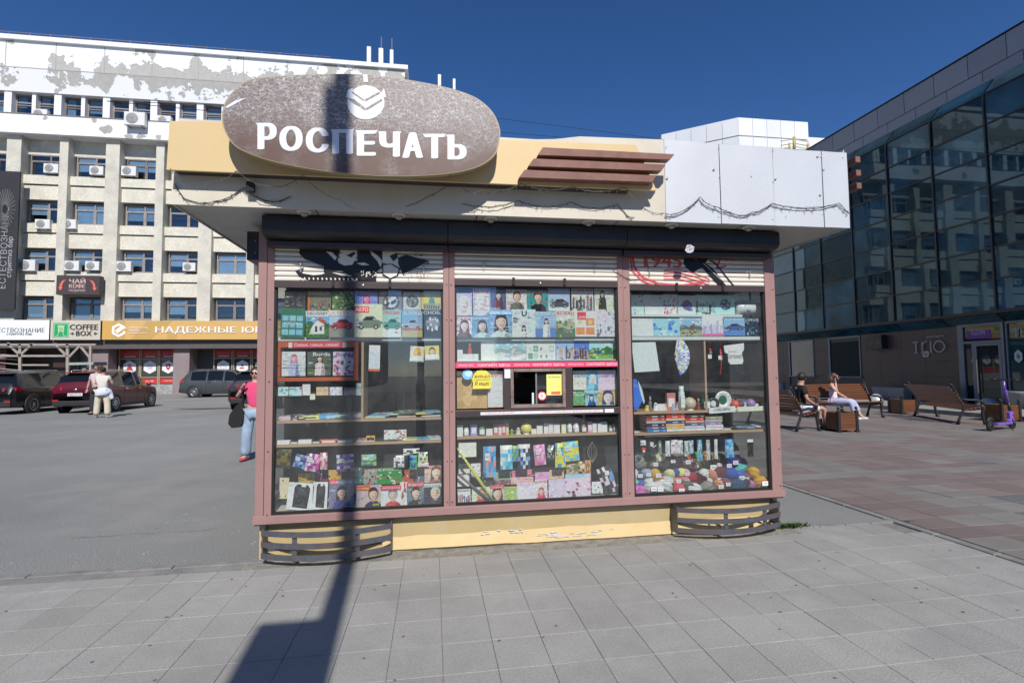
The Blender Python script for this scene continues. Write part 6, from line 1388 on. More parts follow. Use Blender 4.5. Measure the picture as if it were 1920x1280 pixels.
KN=[(1213,15,11,(215,180,90),'small yellow figurine beside the blue tie','fig'),(1219,10,30,(120,115,105),'tall slim grey figurine near the blue tie','fig'),(1229,14,16,(225,222,215),'white figurine with a card, fourth from the blue tie','fig'),(1239,16,13,(215,215,210),'low white souvenir box on the upper wood shelf','box'),(1249,12,14,(205,190,170),'beige pair figurine left of the tall blue bottle','fig'),(1258,18,34,(190,120,120),'standing card with a red corner on the upper wood shelf','box'),(1262,12,15,(150,160,190),'grey blue figurine before the standing card','fig'),(1271,11,17,(215,190,185),'pale pink figurine next to the tall bottle','fig'),(1278,12,48,(195,210,222),'tall clear bottle souvenir with a white label','jar'),(1293,22,26,(185,175,155),'glass snow ball souvenir on the upper wood shelf','ball'),(1309,12,24,(130,70,60),'dark red figurine right of the glass ball','fig'),(1322,17,28,(45,100,85),'dark green souvenir cup with a white tag','jar'),(1378,20,18,(205,90,70),'red and orange glass souvenir by the plates','ball'),(1388,16,17,(110,50,90),'dark plum glass souvenir by the plates','ball'),(1407,26,20,(150,120,175),'purple glass bowl souvenir near the right window post','ball'),(1413,30,14,(60,30,25),'dark brown toy car souvenir at the right end of the shelf','box'),(1393,13,14,(150,175,200),'small blue card standing right of the plates','box')]
for q in KN: knick(q[0],q[1],q[2],q[3],q[4],q[5],Y=4.53+rnd.uniform(-.02,.05))
knick(1355,36,36,(222,222,210),'large white souvenir plate with a green centre','plate',Y=4.56,col2=(40,95,75),cat='plate',name='souvenir_plate'); knick(1337,24,24,(60,62,64),'smaller dark rimmed souvenir plate','plate',Y=4.53,col2=(200,205,205),cat='plate',name='souvenir_plate')
mag(1330,762,1379,774,'t',dict(bg=(222,228,222),cols=[(230,232,228)],n=2),'white label card with dark letters under the plates','СУВЕНИРЫ',(40,50,45),Y=4.462,cat='label',name='label_card',rot=-.05,tpos=(.2,.3,.8,.8)); mag(1383,761,1433,771,'t',dict(bg=(205,230,190),cols=[(190,215,150),(215,235,205)],n=5,sz=.2),'pale green label strip right of the white label card',Y=4.462,cat='label',name='label_card',rot=-.01)
# books in four flat stacks
zb_=Zs['b2']; bk=[((1212,1248),[(45,120,190),(120,90,130),(50,45,60),(160,170,170),(200,40,60),(70,60,50)]),((1249,1284),[(225,228,230),(210,170,110),(205,165,105),(50,70,150),(215,180,120),(205,55,65),(215,60,75)]),((1284,1320),[(225,215,225),(200,190,205),(60,90,150),(200,150,100),(205,45,70),(75,65,55)]),((1322,1354),[(230,225,225),(215,205,215),(160,120,170),(150,165,160),(150,140,115)])]
nm={(45,120,190):'blue',(120,90,130):'mauve',(50,45,60):'black',(160,170,170):'grey',(200,40,60):'red',(70,60,50):'dark brown',(225,228,230):'white',(210,170,110):'tan',(205,165,105):'light brown',(50,70,150):'navy blue',(215,180,120):'ochre',(205,55,65):'red',(215,60,75):'bright red',(225,215,225):'white',(200,190,205):'lilac',(60,90,150):'blue',(200,150,100):'tan',(205,45,70):'red',(75,65,55):'brown',(230,225,225):'white',(215,205,215):'pale lilac',(160,120,170):'purple',(150,165,160):'grey green',(150,140,115):'khaki'}
ordn=['bottom','second from the bottom','third from the bottom','fourth from the bottom','fifth from the bottom','sixth from the bottom','seventh from the bottom']; stn_=['leftmost','second','third','rightmost']
for si,((xa,xb),cl) in enumerate(bk):
    z=zb_; X0=PY(xa,800,4.5).x; X1=PY(xb,800,4.5).x
    for k,cc in enumerate(cl):
        h=.0245 if si in(1,2) else .026; dx=rnd.uniform(-.008,.008); mb=MB(); t=nm[cc]
        mb.box(X0+dx,X1+dx,4.49+rnd.uniform(0,.01),4.66,z+.0005,z+.004,PRINT,srgb(cc)); mb.box(X0+dx,X1+dx,4.49,4.66,z+h-.004,z+h-.0005,PRINT,srgb(cc)); mb.box(X0+dx,X0+dx+.0+(X1-X0),4.488,4.492,z+.004,z+h-.004,PRINT,srgb(cc)); mb.box(X0+dx+.004,X1+dx-.004,4.493,4.655,z+.004,z+h-.004,PRINT,(.72,.68,.58))
        A=Art(mb,(X0+dx,4.4875,z+.004),X_,Z_,-Y_,X1-X0,h-.008,PRINT); A.rect(.3,.25,.6,.75,(.7,.68,.62)); A.rect(.8,.3,.92,.7,(.7,.68,.62))
        tag(mb.build('book',PRINT,None,loc=((X0+X1)/2,4.57,z)),f'{t} book, {ordn[k] if k<len(cl)-1 else "topmost"} of the {stn_[si]} book stack in the right window','book','books stacked in the right window'); z+=h
def flat(xa,xb,z,Y,cols,label,th=.0085,rz=0.0,name='flat_magazine',cat='magazine'):
    mb=MB(); X0=PY(xa,790,Y).x; X1=PY(xb,790,Y).x; m_=Matrix.Translation(((X0+X1)/2,Y,z))@Matrix.Rotation(rz,4,'Z')@Matrix.Rotation(rnd.uniform(-.02,.06),4,'X'); w_=(X1-X0)/2
    mb.box(-w_,w_,0,.20,0,th,PRINT,srgb(cols[0]),m_); 
    for k in range(6): a=rnd.uniform(-w_,w_*.6); c=rnd.uniform(.0,.15); mb.box(a,a+w_*.35,c,c+.04,th+.0003*(k+1),th+.0003*(k+1)+.0001,PRINT,srgb(rnd.choice(cols)),m_)
    return tag(mb.build(name,PRINT,None,loc=((X0+X1)/2,Y,z)),label,cat,'magazines lying flat on the kiosk shelves')
za0,zb0,zb1=Zs['a0'],Zs['b0'],Zs['b1']
pal=[((205,185,190),(150,110,130)),((60,62,66),(120,120,125)),((215,210,150),(120,150,170)),((110,170,205),(220,225,230)),((190,200,205),(120,90,80)),((90,120,90),(200,200,190))]
fl0=[(520,558,'grey'),(545,592,'black and white'),(560,600,'pink edged'),(598,632,'pale yellow'),(612,650,'green striped'),(628,662,'light blue'),(650,678,'turquoise')]
for i,(a,c,n_) in enumerate(fl0):
    for k in range(3): flat(a,c,za0+.001+.010*k+.001*i,4.50+.015*k,[pal[i%6][0],pal[i%6][1],(225,225,225)],f'{n_} magazine lying flat in the left pile of the left window, {("lower","middle","upper")[k]} copy',rz=rnd.uniform(-.25,.25))
for i,(a,c,n_) in enumerate([(684,722,'white'),(690,730,'brown edged'),(727,772,'red and white'),(735,775,'blue edged'),(745,780,'yellow topped'),(772,806,'grey pink'),(780,812,'green spotted'),(800,829,'beige'),(790,829,'rust')]):
    flat(a,c,za0+.001+.011*(i%4)+.002,4.50+.01*(i%3),[pal[(i+2)%6][0],(200,70,80),(225,225,215)],f'{n_} magazine lying flat in the right pile of the left window',rz=rnd.uniform(-.3,.3))
for i,(a,c,h,cc,n_) in enumerate([(518,544,7,(222,225,228),'white'),(545,560,4,(130,130,128),'grey'),(562,584,7,(228,228,228),'white and red'),(586,602,4,(90,95,90),'dark'),(602,632,6,(215,110,105),'coral red'),(632,660,4,(150,165,180),'pale blue')]):
    knick((a+c)/2,c-a,h,cc,f'low {n_} cardboard box on the lowest wood shelf of the left window','box',Y=4.50,z=zb0,name='small_box',cat='box')
for i,(x,n_) in enumerate(((691.5,'left'),(699,'right'))): knick(x,8,10,(205,165,90),f'{n_} little wooden peg holder with black wick on the lowest left shelf','box',Y=4.51,z=zb0,name='peg_holder',cat='holder',col2=(40,25,20))
mag(720,805,762,824,'t',dict(bg=(225,222,210),cols=[(60,60,60),(200,60,60),(150,140,90),(240,235,220)],n=26,sz=.12),'white sheet of small black stickers standing on the lowest left shelf',cat='stickers',name='sticker_sheet',Y=4.52)
for i,(a,c,n_) in enumerate([(668,700,'pale'),(700,745,'grey'),(755,782,'yellow'),(783,808,'white'),(806,829,'lilac')]): flat(a,c,zb0+.002,4.49,[pal[i][0],pal[i][1]],f'{n_} booklet lying on the lowest wood shelf of the left window',rz=rnd.uniform(-.2,.2),name='flat_booklet',cat='booklet')
for i,(a,c,n_) in enumerate([(1354,1374,'pale pink'),(1372,1402,'black'),(1385,1412,'blue'),(1400,1424,'grey'),(1418,1436,'white')]): flat(a,c,zb_+.001+.004*i,4.50,[((225,205,210),(40,42,46),(120,170,215),(140,142,146),(228,228,225))[i],(170,170,175)],f'{n_} notebook lying flat right of the book stacks',rz=rnd.uniform(-.3,.3),name='flat_notebook',cat='notebook')
flat(1184,1198,zb_+.001,4.50,[(225,222,215),(160,160,160)],'small white pad lying left of the book stacks',name='flat_notebook',cat='notebook')
# jars and boxes on the shelf under the hatch
JR=[(861,13,20,(215,210,205),'box','tall pale box'),(874,10,15,(222,222,225),'jar','white bottle'),(888,12,21,(150,140,200),'box','violet box'),(903,13,19,(80,120,90),'jar','green jar'),(917,12,12,(225,225,222),'box','low white box'),(929,9,20,(200,90,90),'box','red spotted box'),(937,6,19,(240,190,205),'box','pale pink tube'),(944,7,21,(205,60,125),'box','magenta box'),(950.5,5,21,(240,195,60),'box','yellow box'),(959,10,10,(90,140,80),'fig','green clip'),(971,13,13,(190,180,170),'fig','beaded trinket'),(986,13,22,(225,205,110),'ball','round yellow tin'),(1000,10,9,(210,208,200),'box','flat cream tin'),(1011,11,16,(222,222,225),'box','white squared box'),(1023,9,19,(225,222,228),'box','narrow white box'),(1032,9,19,(205,190,215),'box','lilac box'),(1043,12,18,(222,205,215),'box','pink marked box'),(1056,9,17,(205,215,150),'box','lime box'),(1067,10,19,(190,215,225),'jar','pale blue jar'),(1079,12,18,(235,200,210),'jar','pale pink jar'),(1093,11,17,(120,110,100),'jar','brown lidded jar'),(1105,9,20,(225,150,180),'box','rose box'),(1113.5,8,18,(222,220,225),'box','white and violet box'),(1123,8,18,(225,225,228),'box','white box with dark foot'),(1132,11,19,(220,222,228),'box','wide white box'),(1143,8,12,(90,92,98),'jar','dark little jar'),(1151,8,14,(70,72,80),'jar','black little jar')]
for q in JR: knick(q[0],q[1],q[2],q[3],f'{q[5]} on the shelf below the service counter',q[4],Y=4.51+rnd.uniform(0,.02),z=zb1,name='small_jar' if q[4]=='jar' else 'small_box',cat='jar' if q[4]=='jar' else 'box',col2=(225,225,218))
# white boxes and a red santa figure above the red strip
for i,(x,w_,h_) in enumerate(((863,10,20),(873,10,12),(883,10,12),(892.5,10,12))): knick(x,w_,h_,(222,222,222),['taller white carton at the left above the red strip','white carton second from the left above the red strip','white carton third from the left above the red strip','white carton beside the tall cream card'][i],'box',Y=4.47,z=PY(880,675.5,4.47).z,name='white_carton',cat='box',col2=(205,208,205))
knick(881.5,11,38,(190,35,45),'little red santa figure behind the white cartons','fig',Y=4.52,z=PY(880,676,4.47).z,cat='figurine',name='santa_figure')
part('small_ledge',whitesh,(PY(854,676,4.46).x,PY(1158,676,4.46).x,4.44,4.58,PY(880,676,4.47).z-.008,PY(880,675.6,4.47).z),bev=0)
# hanging packets, left window
bag(555,852,578,878,(50,90,160),'blue plastic packet hanging at the left under the low shelf',cols=[(120,160,210),(30,50,110)],rot=.3); bag(575,850,602,884,(190,70,140),'pink and violet plastic packet next to the blue one',cols=[(225,150,190),(120,50,140),(230,225,235)],rot=.15); bag(600,848,614,880,(215,130,150),'narrow coral packet between the pink and purple ones',cols=[(200,60,90),(235,210,215)]); bag(630,851,663,884,(90,70,150),'purple plastic packet with a white tag in the post shadow',cols=[(60,50,110),(170,110,170),(200,200,220)],rot=-.05)
bag(677,851,706,873,(90,150,90),'green picture packet in the middle of the left window',cols=[(150,180,110),(110,160,200),(60,120,70)]); bag(738,853,758,876,(215,215,222),'white skull shaped packet hanging in the left window',cols=[(70,70,80),(230,230,235)]); bag(756,840,787,854,(222,224,220),'black and white sticker packet below the low shelf',cols=[(70,70,75),(235,235,235)]); bag(768,853,782,880,(50,140,170),'blue and green little toy packet',cols=[(60,170,80),(30,60,160)]); bag(784,847,802,869,(215,205,120),'round yellow toy packet near the window post',cols=[(60,100,120),(235,235,200)]); bag(783,867,804,875,(225,190,195),'flat pink label packet under the yellow toy',th=.004)
bag(516,840,548,878,(70,68,40),'dark olive bag hanging at the far left of the left window',cols=[(50,52,55),(110,100,40)],rot=.1)
# bottom display, left window
for i,(x0,y0,x1,y1,lb,rt) in enumerate(((536,904,585,957,'clear pack with a black gadget on white card, bottom left corner',.10),(585,903,613,956,'clear pack with a black gadget, second from the left',.04))):
    mag(x0,y0,x1,y1,'b',dict(bg=(222,222,216),c1=(30,32,36),c2=(22,24,28),cols=[(50,54,60),(90,95,100),(20,20,24)]),lb,Y=4.475,rot=rt,cat='gadget pack',name='gadget_pack',th=.02,tag_=True)
mag(616,898,662,955,'p',pr(bg=(110,110,140),hair=(40,35,40),cloth=(50,60,130),r=.15,cy=.55),'blue grey scandal magazine in clear film reading СКАНДАЛЫ','СКАНДАЛЫ',(230,215,225),Y=4.48,band=(0,.85,.35,1,(205,50,60)),lean=.1)
mag(668,908,715,955,'p',pr(bg=(190,170,170),hair=(70,45,35),cloth=(60,60,90),r=.15,cx=.68,cy=.62,long=0),'history magazine with a kissing couple reading ИСТОРИИ','ИСТОРИИ',(240,210,70),Y=4.475,band=(0,.80,.55,.98,(205,50,60)),tpos=(.04,.82,.5,.92))
mag(714,909,752,953,'p',pr(bg=(225,225,225),hair=(60,130,170),cloth=(205,60,60),r=.17,cx=.6,cy=.6,long=0),'joke magazine with a man in a blue cap reading АНЕКДОТЫ','АНЕКДОТЫ',(250,250,250),Y=4.47,band=(0,.80,1,1,(205,40,60)))
mag(750,903,765,950,'t',pr(bg=(205,190,190),cols=[(190,60,70),(120,90,80),(225,220,215)],n=16,sz=.2),'narrow magazine strip between the joke and the star magazines',Y=4.478)
mag(763,903,795,949,'p',pr(bg=(95,120,130),hair=(50,35,28),cloth=(40,42,46),r=.2,cy=.55,long=0),'star magazine with a smiling man reading ЗВЕЗДЫ СССР','ЗВЕЗДЫ СССР',(250,250,250),Y=4.47,band=(0,.82,1,1,(205,40,55)))
mag(794,905,830,947,'p',pr(bg=(60,64,68),hair=(190,190,190),cloth=(70,72,76),r=.18,cx=.62,cy=.55,long=0),'dark biography magazine with a grey haired man reading БИОГРАФИЯ','БИОГРАФИЯ',(40,110,90),Y=4.475,band=(0,.84,1,1,(222,225,222)))
mag(707,876,754,908,'t',pr(bg=(60,140,70),cols=[(225,190,170),(60,70,60),(230,230,225),(150,110,80)],n=22,top=.75),'green family magazine reading ЕРОШ behind the joke magazine','ЕРОШ',(245,245,245),Y=4.52); mag(796,872,828,905,'p',pr(bg=(205,185,175),hair=(120,80,60),skin=(235,205,185),cloth=(150,120,110),r=.22,cx=.68),'magazine with a long haired woman behind the biography magazine','ЛЕНА',(215,60,60),Y=4.52); mag(682,878,707,908,'t',pr(bg=(150,150,140),cols=[(190,60,60),(60,60,66),(215,190,80)],n=18),'dim mixed cover behind the history magazine',Y=4.53)
mag(616,880,640,900,'t',pr(bg=(190,150,70),cols=[(205,60,60),(225,190,70),(60,60,60)],n=16),'yellow and red cover peeking over the scandal magazine',Y=4.53)
# middle window lower display
mag(860,829,893,857,'t',pr(bg=(222,224,200),cols=[(215,218,195)],n=3),'cream handwritten price sheet taped inside the middle window',Y=4.46,cat='notice',name='price_sheet',th=.001)
bag(906,836,930,895,(80,140,190),'tall blue patterned packet at the left of the middle window',cols=[(110,170,215),(50,100,160),(215,140,120)]); bag(938,834,961,880,(110,190,225),'dolphin packet with a white header in the middle window',cols=[(80,170,215),(225,235,240)],header=(222,225,210)); bag(960,835,973,865,(110,160,90),'small green packet between the dolphin and the dark blue packet',cols=[(80,120,190),(160,190,110)]); bag(971,832,994,879,(45,55,95),'dark blue packet with white leaves pattern',cols=[(225,230,240),(110,150,215),(30,35,60)],header=(215,200,215)); bag(1000,833,1021,872,(225,130,175),'pink phone case packet in the middle window',cols=[(215,110,160),(235,170,200)],rot=-.08); bag(1026,834,1039,862,(70,72,76),'small dark mask packet right of the pink case',cols=[(150,152,156),(40,42,46)])
bag(1041,830,1060,876,(225,205,70),'yellow and blue children book packet, left of two',cols=[(80,150,215),(60,150,110),(235,225,120)]); bag(1053,827,1084,865,(240,200,60),'yellow and light blue children packet, right of two',cols=[(90,190,225),(120,170,215),(240,225,90)],rot=-.07)
wk=MB(); 
for k in range(7):
    t=k/6*math.pi; a=PY(1114,869,4.49); pts=[]
    for j in range(9): s_=j/8*math.pi; pts.append(Vector((a.x+math.sin(s_)*.045*math.cos(t)-.012,4.50+math.sin(s_)*.02*math.sin(t),a.z+.01+(.185*j/8))))
    wk.tube(pts,.0016,4,PRINT,C_(150,140,125),cap=False)
tag(wk.build('wire_whisk',PRINT,None,loc=tuple(PY(1114,870,4.49))),'loop of pale cord hanging in the middle window','cord')
sw=MB(); a=PY(856,838,4.455); c=PY(926,940,4.455); sw.tube([a,a.lerp(c,.45),a.lerp(c,.5),c],[.006,.013,.017,.006],8,PRINT,C_(190,190,90)); 
for k in range(9): q=a.lerp(c,.1+.09*k); sw.ball(q,.0155,7,PRINT,rnd.choice(rc((215,215,90),(90,95,90),(222,222,215))),sc=(1,.7,1))
sw.tube([PY(858,888,4.46),PY(918,938,4.46)],[.010,.012],8,PRINT,C_(90,92,98)); tag(sw.build('toy_sword',PRINT,None,loc=tuple(c)),'long yellow and grey toy sword leaning across the lower left of the middle window','toy')
yb_=MB(); yb_.ball(PY(1141,892,4.50),.068,14,YARN,C_(120,160,225),sc=(.72,.6,1.35),mtx=Matrix.Rotation(-.35,3,'Y').to_4x4()); p=PY(1138,884,4.455); yb_.box(p.x-.02,p.x+.02,p.y,p.y+.002,p.z-.03,p.z+.01,PRINT,C_(225,225,220)); tag(yb_.build('yarn_skein',YARN,None,loc=tuple(PY(1141,912,4.5))),'large light blue skein of wool at the right of the middle window','wool')
bag(1118,875,1142,928,(36,36,42),'black cosmetics pouch packet leaning beside the blue skein',cols=[(60,60,66),(215,190,200)],rot=-.35,Y=4.475); bag(1098,862,1108,900,(205,160,110),'tan strap packet hanging right of centre',cols=[(150,110,70)],Y=4.52); bag(1062,866,1084,892,(190,170,130),'tan mixed packet behind the pink magazines',cols=[(120,100,70),(90,120,80)],Y=4.53); bag(1084,864,1102,892,(205,140,80),'orange striped packet behind the pink magazines',cols=[(60,50,45),(225,190,140)],Y=4.53)
for q in ((856,916,882,944,'y',pr(bg=(222,222,222),cols=[(90,100,140),(150,90,90),(200,205,215)]),'newspaper like magazine reading ЛЮКСА ФАКТОР','ЛЮКСА ФАКТОР',(30,30,34),4.47),(885,912,919,943,'p',pr(bg=(205,215,190),hair=(190,130,90),cloth=(190,60,60),r=.15),'pale green health magazine at the lower left of the middle window',None,(225,225,225),4.475),(919,909,945,940,'p',pr(bg=(190,185,180),hair=(45,35,35),cloth=(90,80,80),r=.26,cy=.5),'magazine with a close up woman face and red band reading ТАЙНА','ТАЙНА',(250,240,240),4.47),(944,911,970,939,'t',pr(bg=(150,180,110),cols=[(225,190,90),(120,160,80),(200,110,70),(225,220,200)],n=24),'green and yellow farm magazine','СДЕЛАЙ',(225,170,70),4.473),(970,904,1003,938,'t',pr(bg=(222,205,228),cols=[(205,180,215),(180,190,225),(235,215,225)],n=24),'lilac colouring magazine reading СКАЗКА','СКАЗКА',(225,130,190),4.47),(1003,898,1026,936,'p',pr(bg=(225,205,210),hair=(190,60,100),cloth=(205,60,90),r=.17,cy=.4),'pink magazine with a crimson haired girl','КЛУБ',(205,60,110),4.474),(1029,897,1063,934,'t',pr(bg=(205,190,222),cols=[(215,150,190),(190,185,220),(225,210,230)],n=22),'lilac and pink toy magazine with a round pink hat','ПРИНЦЕССА',(150,180,200),4.47),(1060,887,1107,931,'t',pr(bg=(228,190,208),cols=[(235,205,218),(210,120,150),(90,60,60),(240,230,235)],n=24),'large pink puzzle magazine with a blue band reading РАСКРАСКА','РАСКРАСКА',(225,240,250),4.465)):
    bnd={'close':(0,.82,1,1,(205,55,60)),'large':(0,.84,.8,1,(110,180,220))}; bb=[v for k_,v in bnd.items() if k_ in q[6]]
    mag(*q[:7],q[7],q[8],Y=q[9],band=bb[0] if bb else None)
for q in ((857,889,880,912,'t',pr(bg=(228,222,212),cols=[(215,90,70),(225,200,160),(230,228,225)],n=12),'cream and red cover in the second row of the middle window'),(883,868,901,894,'t',pr(bg=(222,225,230),cols=[(205,60,60),(80,120,190),(230,230,235)],n=14),'white cover with red and blue shapes, second row'),(903,893,925,912,'t',pr(bg=(60,60,58),cols=[(90,90,88),(190,200,190)],n=8),'dark card behind the sword'),(928,898,958,909,'t',pr(bg=(120,80,90),cols=[(205,40,80),(60,50,60),(215,210,210)],n=14),'low dark red cover behind the face magazine'),(958,893,1000,908,'t',pr(bg=(215,170,170),cols=[(205,110,120),(230,200,190),(150,120,110)],n=16),'salmon cover behind the lilac colouring magazine'),(1003,884,1030,900,'t',pr(bg=(205,150,190),cols=[(225,180,205),(190,110,160)],n=12),'mauve packet behind the crimson haired girl magazine')):
    mag(*q,Y=4.53)
mag(1110,902,1130,925,'t',pr(bg=(222,226,222),cols=[(190,200,190),(60,60,60),(110,170,210)],n=10),'white leaflet standing left of the black pouch',Y=4.48)
# right window: small packets on the peg strip
PK=[(1201,1211,825,835,(222,226,230),'white price tag above the red toy'),(1217,1232,822,852,(25,25,28),'black packet with a white V'),(1235,1240,826,852,(120,140,130),'thin green grey packet'),(1248,1256,826,855,(205,220,215),'pale mint toothbrush like packet'),(1258,1271,824,850,(205,185,195),'pinkish grey packet'),(1270,1280,825,850,(215,218,215),'grey white packet with brown content'),(1283,1290,826,855,(190,200,195),'narrow grey packet'),(1291,1300,825,850,(150,170,180),'slate blue packet'),(1308,1316,824,864,(110,170,205),'long light blue packet'),(1325,1331,824,862,(170,175,180),'long thin clear packet'),(1340,1345,823,860,(225,228,228),'thin white strip packet'),(1360,1375,823,858,(95,160,220),'wide light blue packet reading 100'),(1402,1412,823,856,(48,46,44),'black sock packet with a cream header')]
for (a,c,y0,y1,cc,n_) in PK: bag(a,y0,c,y1,cc,f'{n_} on the peg strip above the wool',cols=[tuple(min(255,v+25) for v in cc),tuple(int(v*.75) for v in cc)],Y=4.50,th=.008,title='V' if 'V' in n_ else ('100' if '100' in n_ else None),header=(222,222,205) if 'cream header' in n_ else None)
mb=MB(); mb.ball(PY(1207,842,4.5),.022,10,PRINT,C_(190,50,50),sc=(1.2,.8,.8)); mb.ball(PY(1207,846,4.49),.014,8,PRINT,C_(215,215,215)); tag(mb.build('toy_car',PRINT,None,loc=tuple(PY(1207,848,4.5))),'small red toy under the white tag above the wool','toy')
pstrip=MB(); a=PY(1208,818,4.5); c=PY(1350,816,4.5); pstrip.box(a.x,c.x,4.495,4.503,a.z-.006,a.z+.004); pstrip.build('peg_rail',whitesh,K)
# wool: heap of skeins and balls, three loose rows
WL=[ # px,py,r,colour,name,row
(1190,921,11,(225,110,185),'pink','front'),(1202,920,10,(225,115,190),'pale magenta','front'),(1221,914,12,(235,235,228),'white','front'),(1233,914,12,(232,234,230),'snow white','front'),(1248,912,12,(222,234,232),'mint white','front'),(1273,917,12,(225,80,95),'coral red','front'),(1289,911,11,(110,100,90),'brown grey','front'),(1303,916,11,(228,230,225),'cotton white','front'),(1325,914,13,(140,138,130),'stone grey','front'),(1347,909,11,(215,150,120),'peach','front'),(1360,905,10,(130,70,100),'plum','front'),(1381,910,14,(45,75,110),'navy','front'),(1397,906,9,(35,45,60),'black blue','front'),(1406,908,9,(180,120,165),'mauve','front'),(1427,904,13,(238,160,50),'orange yellow','front'),
(1187,889,10,(225,232,235),'ice white','middle'),(1190,902,8,(130,215,205),'aqua','middle'),(1197,891,10,(60,70,130),'indigo','middle'),(1200,905,9,(90,110,190),'cornflower','middle'),(1212,888,10,(150,160,180),'grey blue','middle'),(1228,889,11,(240,165,50),'amber','middle'),(1215,901,9,(225,225,215),'ivory','middle'),(1236,900,10,(205,120,90),'terracotta','middle'),(1252,899,10,(190,225,230),'pale aqua','middle'),(1256,888,9,(235,228,160),'lemon','middle'),(1267,887,9,(60,80,150),'royal blue','middle'),(1266,901,10,(235,130,110),'salmon','middle'),(1276,886,9,(235,220,130),'straw','middle'),(1285,887,9,(215,160,170),'dusty pink','middle'),(1283,899,10,(210,120,150),'rose','middle'),(1296,896,12,(160,30,55),'crimson','middle'),(1312,898,13,(75,30,40),'dark wine','middle'),(1327,900,9,(215,225,220),'pearl','middle'),(1319,888,10,(232,228,210),'cream','middle'),(1334,891,11,(205,140,115),'copper','middle'),(1348,886,11,(110,50,65),'maroon','middle'),(1345,897,9,(150,145,140),'taupe','middle'),(1370,889,13,(50,80,170),'cobalt','middle'),(1385,893,12,(70,100,190),'bright blue','middle'),(1396,895,9,(150,80,130),'violet red','middle'),(1412,886,12,(238,170,55),'mustard','middle'),
(1189,862,9,(110,150,170),'steel blue','back'),(1200,868,12,(130,130,125),'ash grey','back'),(1215,861,11,(90,85,80),'dark grey','back'),(1223,869,10,(150,140,135),'warm grey','back'),(1234,859,10,(190,185,150),'khaki','back'),(1243,868,12,(80,75,80),'charcoal','back'),(1256,862,10,(60,40,50),'aubergine','back'),(1268,866,11,(70,40,75),'dark purple','back'),(1283,865,11,(150,120,130),'pinkish grey','back'),(1295,862,9,(205,60,60),'scarlet','back'),(1299,872,9,(220,110,90),'brick pink','back'),(1304,856,9,(110,160,90),'leaf green','back'),(1313,870,9,(120,130,70),'olive','back'),(1329,872,14,(40,36,38),'jet black','back'),(1342,868,10,(60,58,60),'soot black','back'),(1326,856,11,(205,150,90),'caramel','back'),(1350,861,12,(120,115,105),'mouse grey','back'),(1362,872,11,(55,75,150),'ultramarine','back'),(1372,866,12,(40,60,140),'deep blue','back'),(1385,876,12,(110,190,190),'sea green','back'),(1390,866,9,(80,80,130),'slate violet','back')]
for i,(x,y,r,cc,n_,row) in enumerate(WL):
    Y={'front':4.50,'middle':4.56,'back':4.64}[row]; s_=Y/960; c=PY(x,y,Y); mb=MB(); rr_=r*s_*1.15; el=rnd.uniform(1.0,1.35); rot=Matrix.Rotation(rnd.uniform(-.7,.7),3,'Y').to_4x4()
    mb.ball(c,rr_,12,YARN,srgb(cc),sc=(el*.92,.9,.92),mtx=rot)
    for k in range(5):
        t=rnd.uniform(-.6,.6); pts=[]
        for j in range(9):
            a=math.pi*j/8; v=rot@Vector((math.cos(a)*rr_*el*.93,-math.sin(a)*rr_*.92*math.cos(t),math.sin(a)*rr_*.92*math.sin(t))); pts.append(c+v)
        mb.tube(pts,.0022,4,YARN,srgb(tuple(int(v*.86) for v in cc)),cap=False)
    if rnd.random()<.6:
        q=c+Vector((rnd.uniform(-.01,.01),-rr_*1.0,rnd.uniform(-.005,.01))); w_=rr_*.42; mb.box(q.x-w_,q.x+w_,q.y-.002,q.y,q.z-w_*.7,q.z+w_*.7,PRINT,C_(222,222,218)); mb.box(q.x-w_*.6,q.x+w_*.6,q.y-.0026,q.y-.0021,q.z-w_*.1,q.z+w_*.1,PRINT,rnd.choice(rc((200,60,80),(60,60,90),(90,120,90))))
    tag(mb.build('wool_ball',YARN,None,loc=(c.x,c.y,c.z-rr_*.9)),f'{n_} ball of wool in the {row} row of the heap in the right window','wool','balls of wool heaped in the right window')
b=MB(); b.prism([(4.60,.376),(4.86,.376),(4.86,.80),(4.72,.72)],'x',PY(1185,900,4.6).x,PY(1400,900,4.6).x); b.build('display_riser',M('riser_card',(.18,.17,.16),rough=.8),K)
# faint goods at the back of the kiosk
bkr=random.Random(9)
for k in range(3):
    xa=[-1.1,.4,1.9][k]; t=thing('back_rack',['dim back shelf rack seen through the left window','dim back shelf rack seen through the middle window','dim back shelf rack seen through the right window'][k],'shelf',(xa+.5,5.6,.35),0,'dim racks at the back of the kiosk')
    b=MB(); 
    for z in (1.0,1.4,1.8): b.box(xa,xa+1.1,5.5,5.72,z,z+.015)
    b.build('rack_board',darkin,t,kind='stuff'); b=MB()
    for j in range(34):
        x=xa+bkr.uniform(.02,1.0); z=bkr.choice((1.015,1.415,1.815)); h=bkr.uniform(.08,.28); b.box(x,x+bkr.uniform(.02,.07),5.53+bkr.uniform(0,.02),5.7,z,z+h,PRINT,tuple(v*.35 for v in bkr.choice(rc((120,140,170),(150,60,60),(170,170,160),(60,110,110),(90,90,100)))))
    b.build('stored_goods',PRINT,t,kind='stuff')
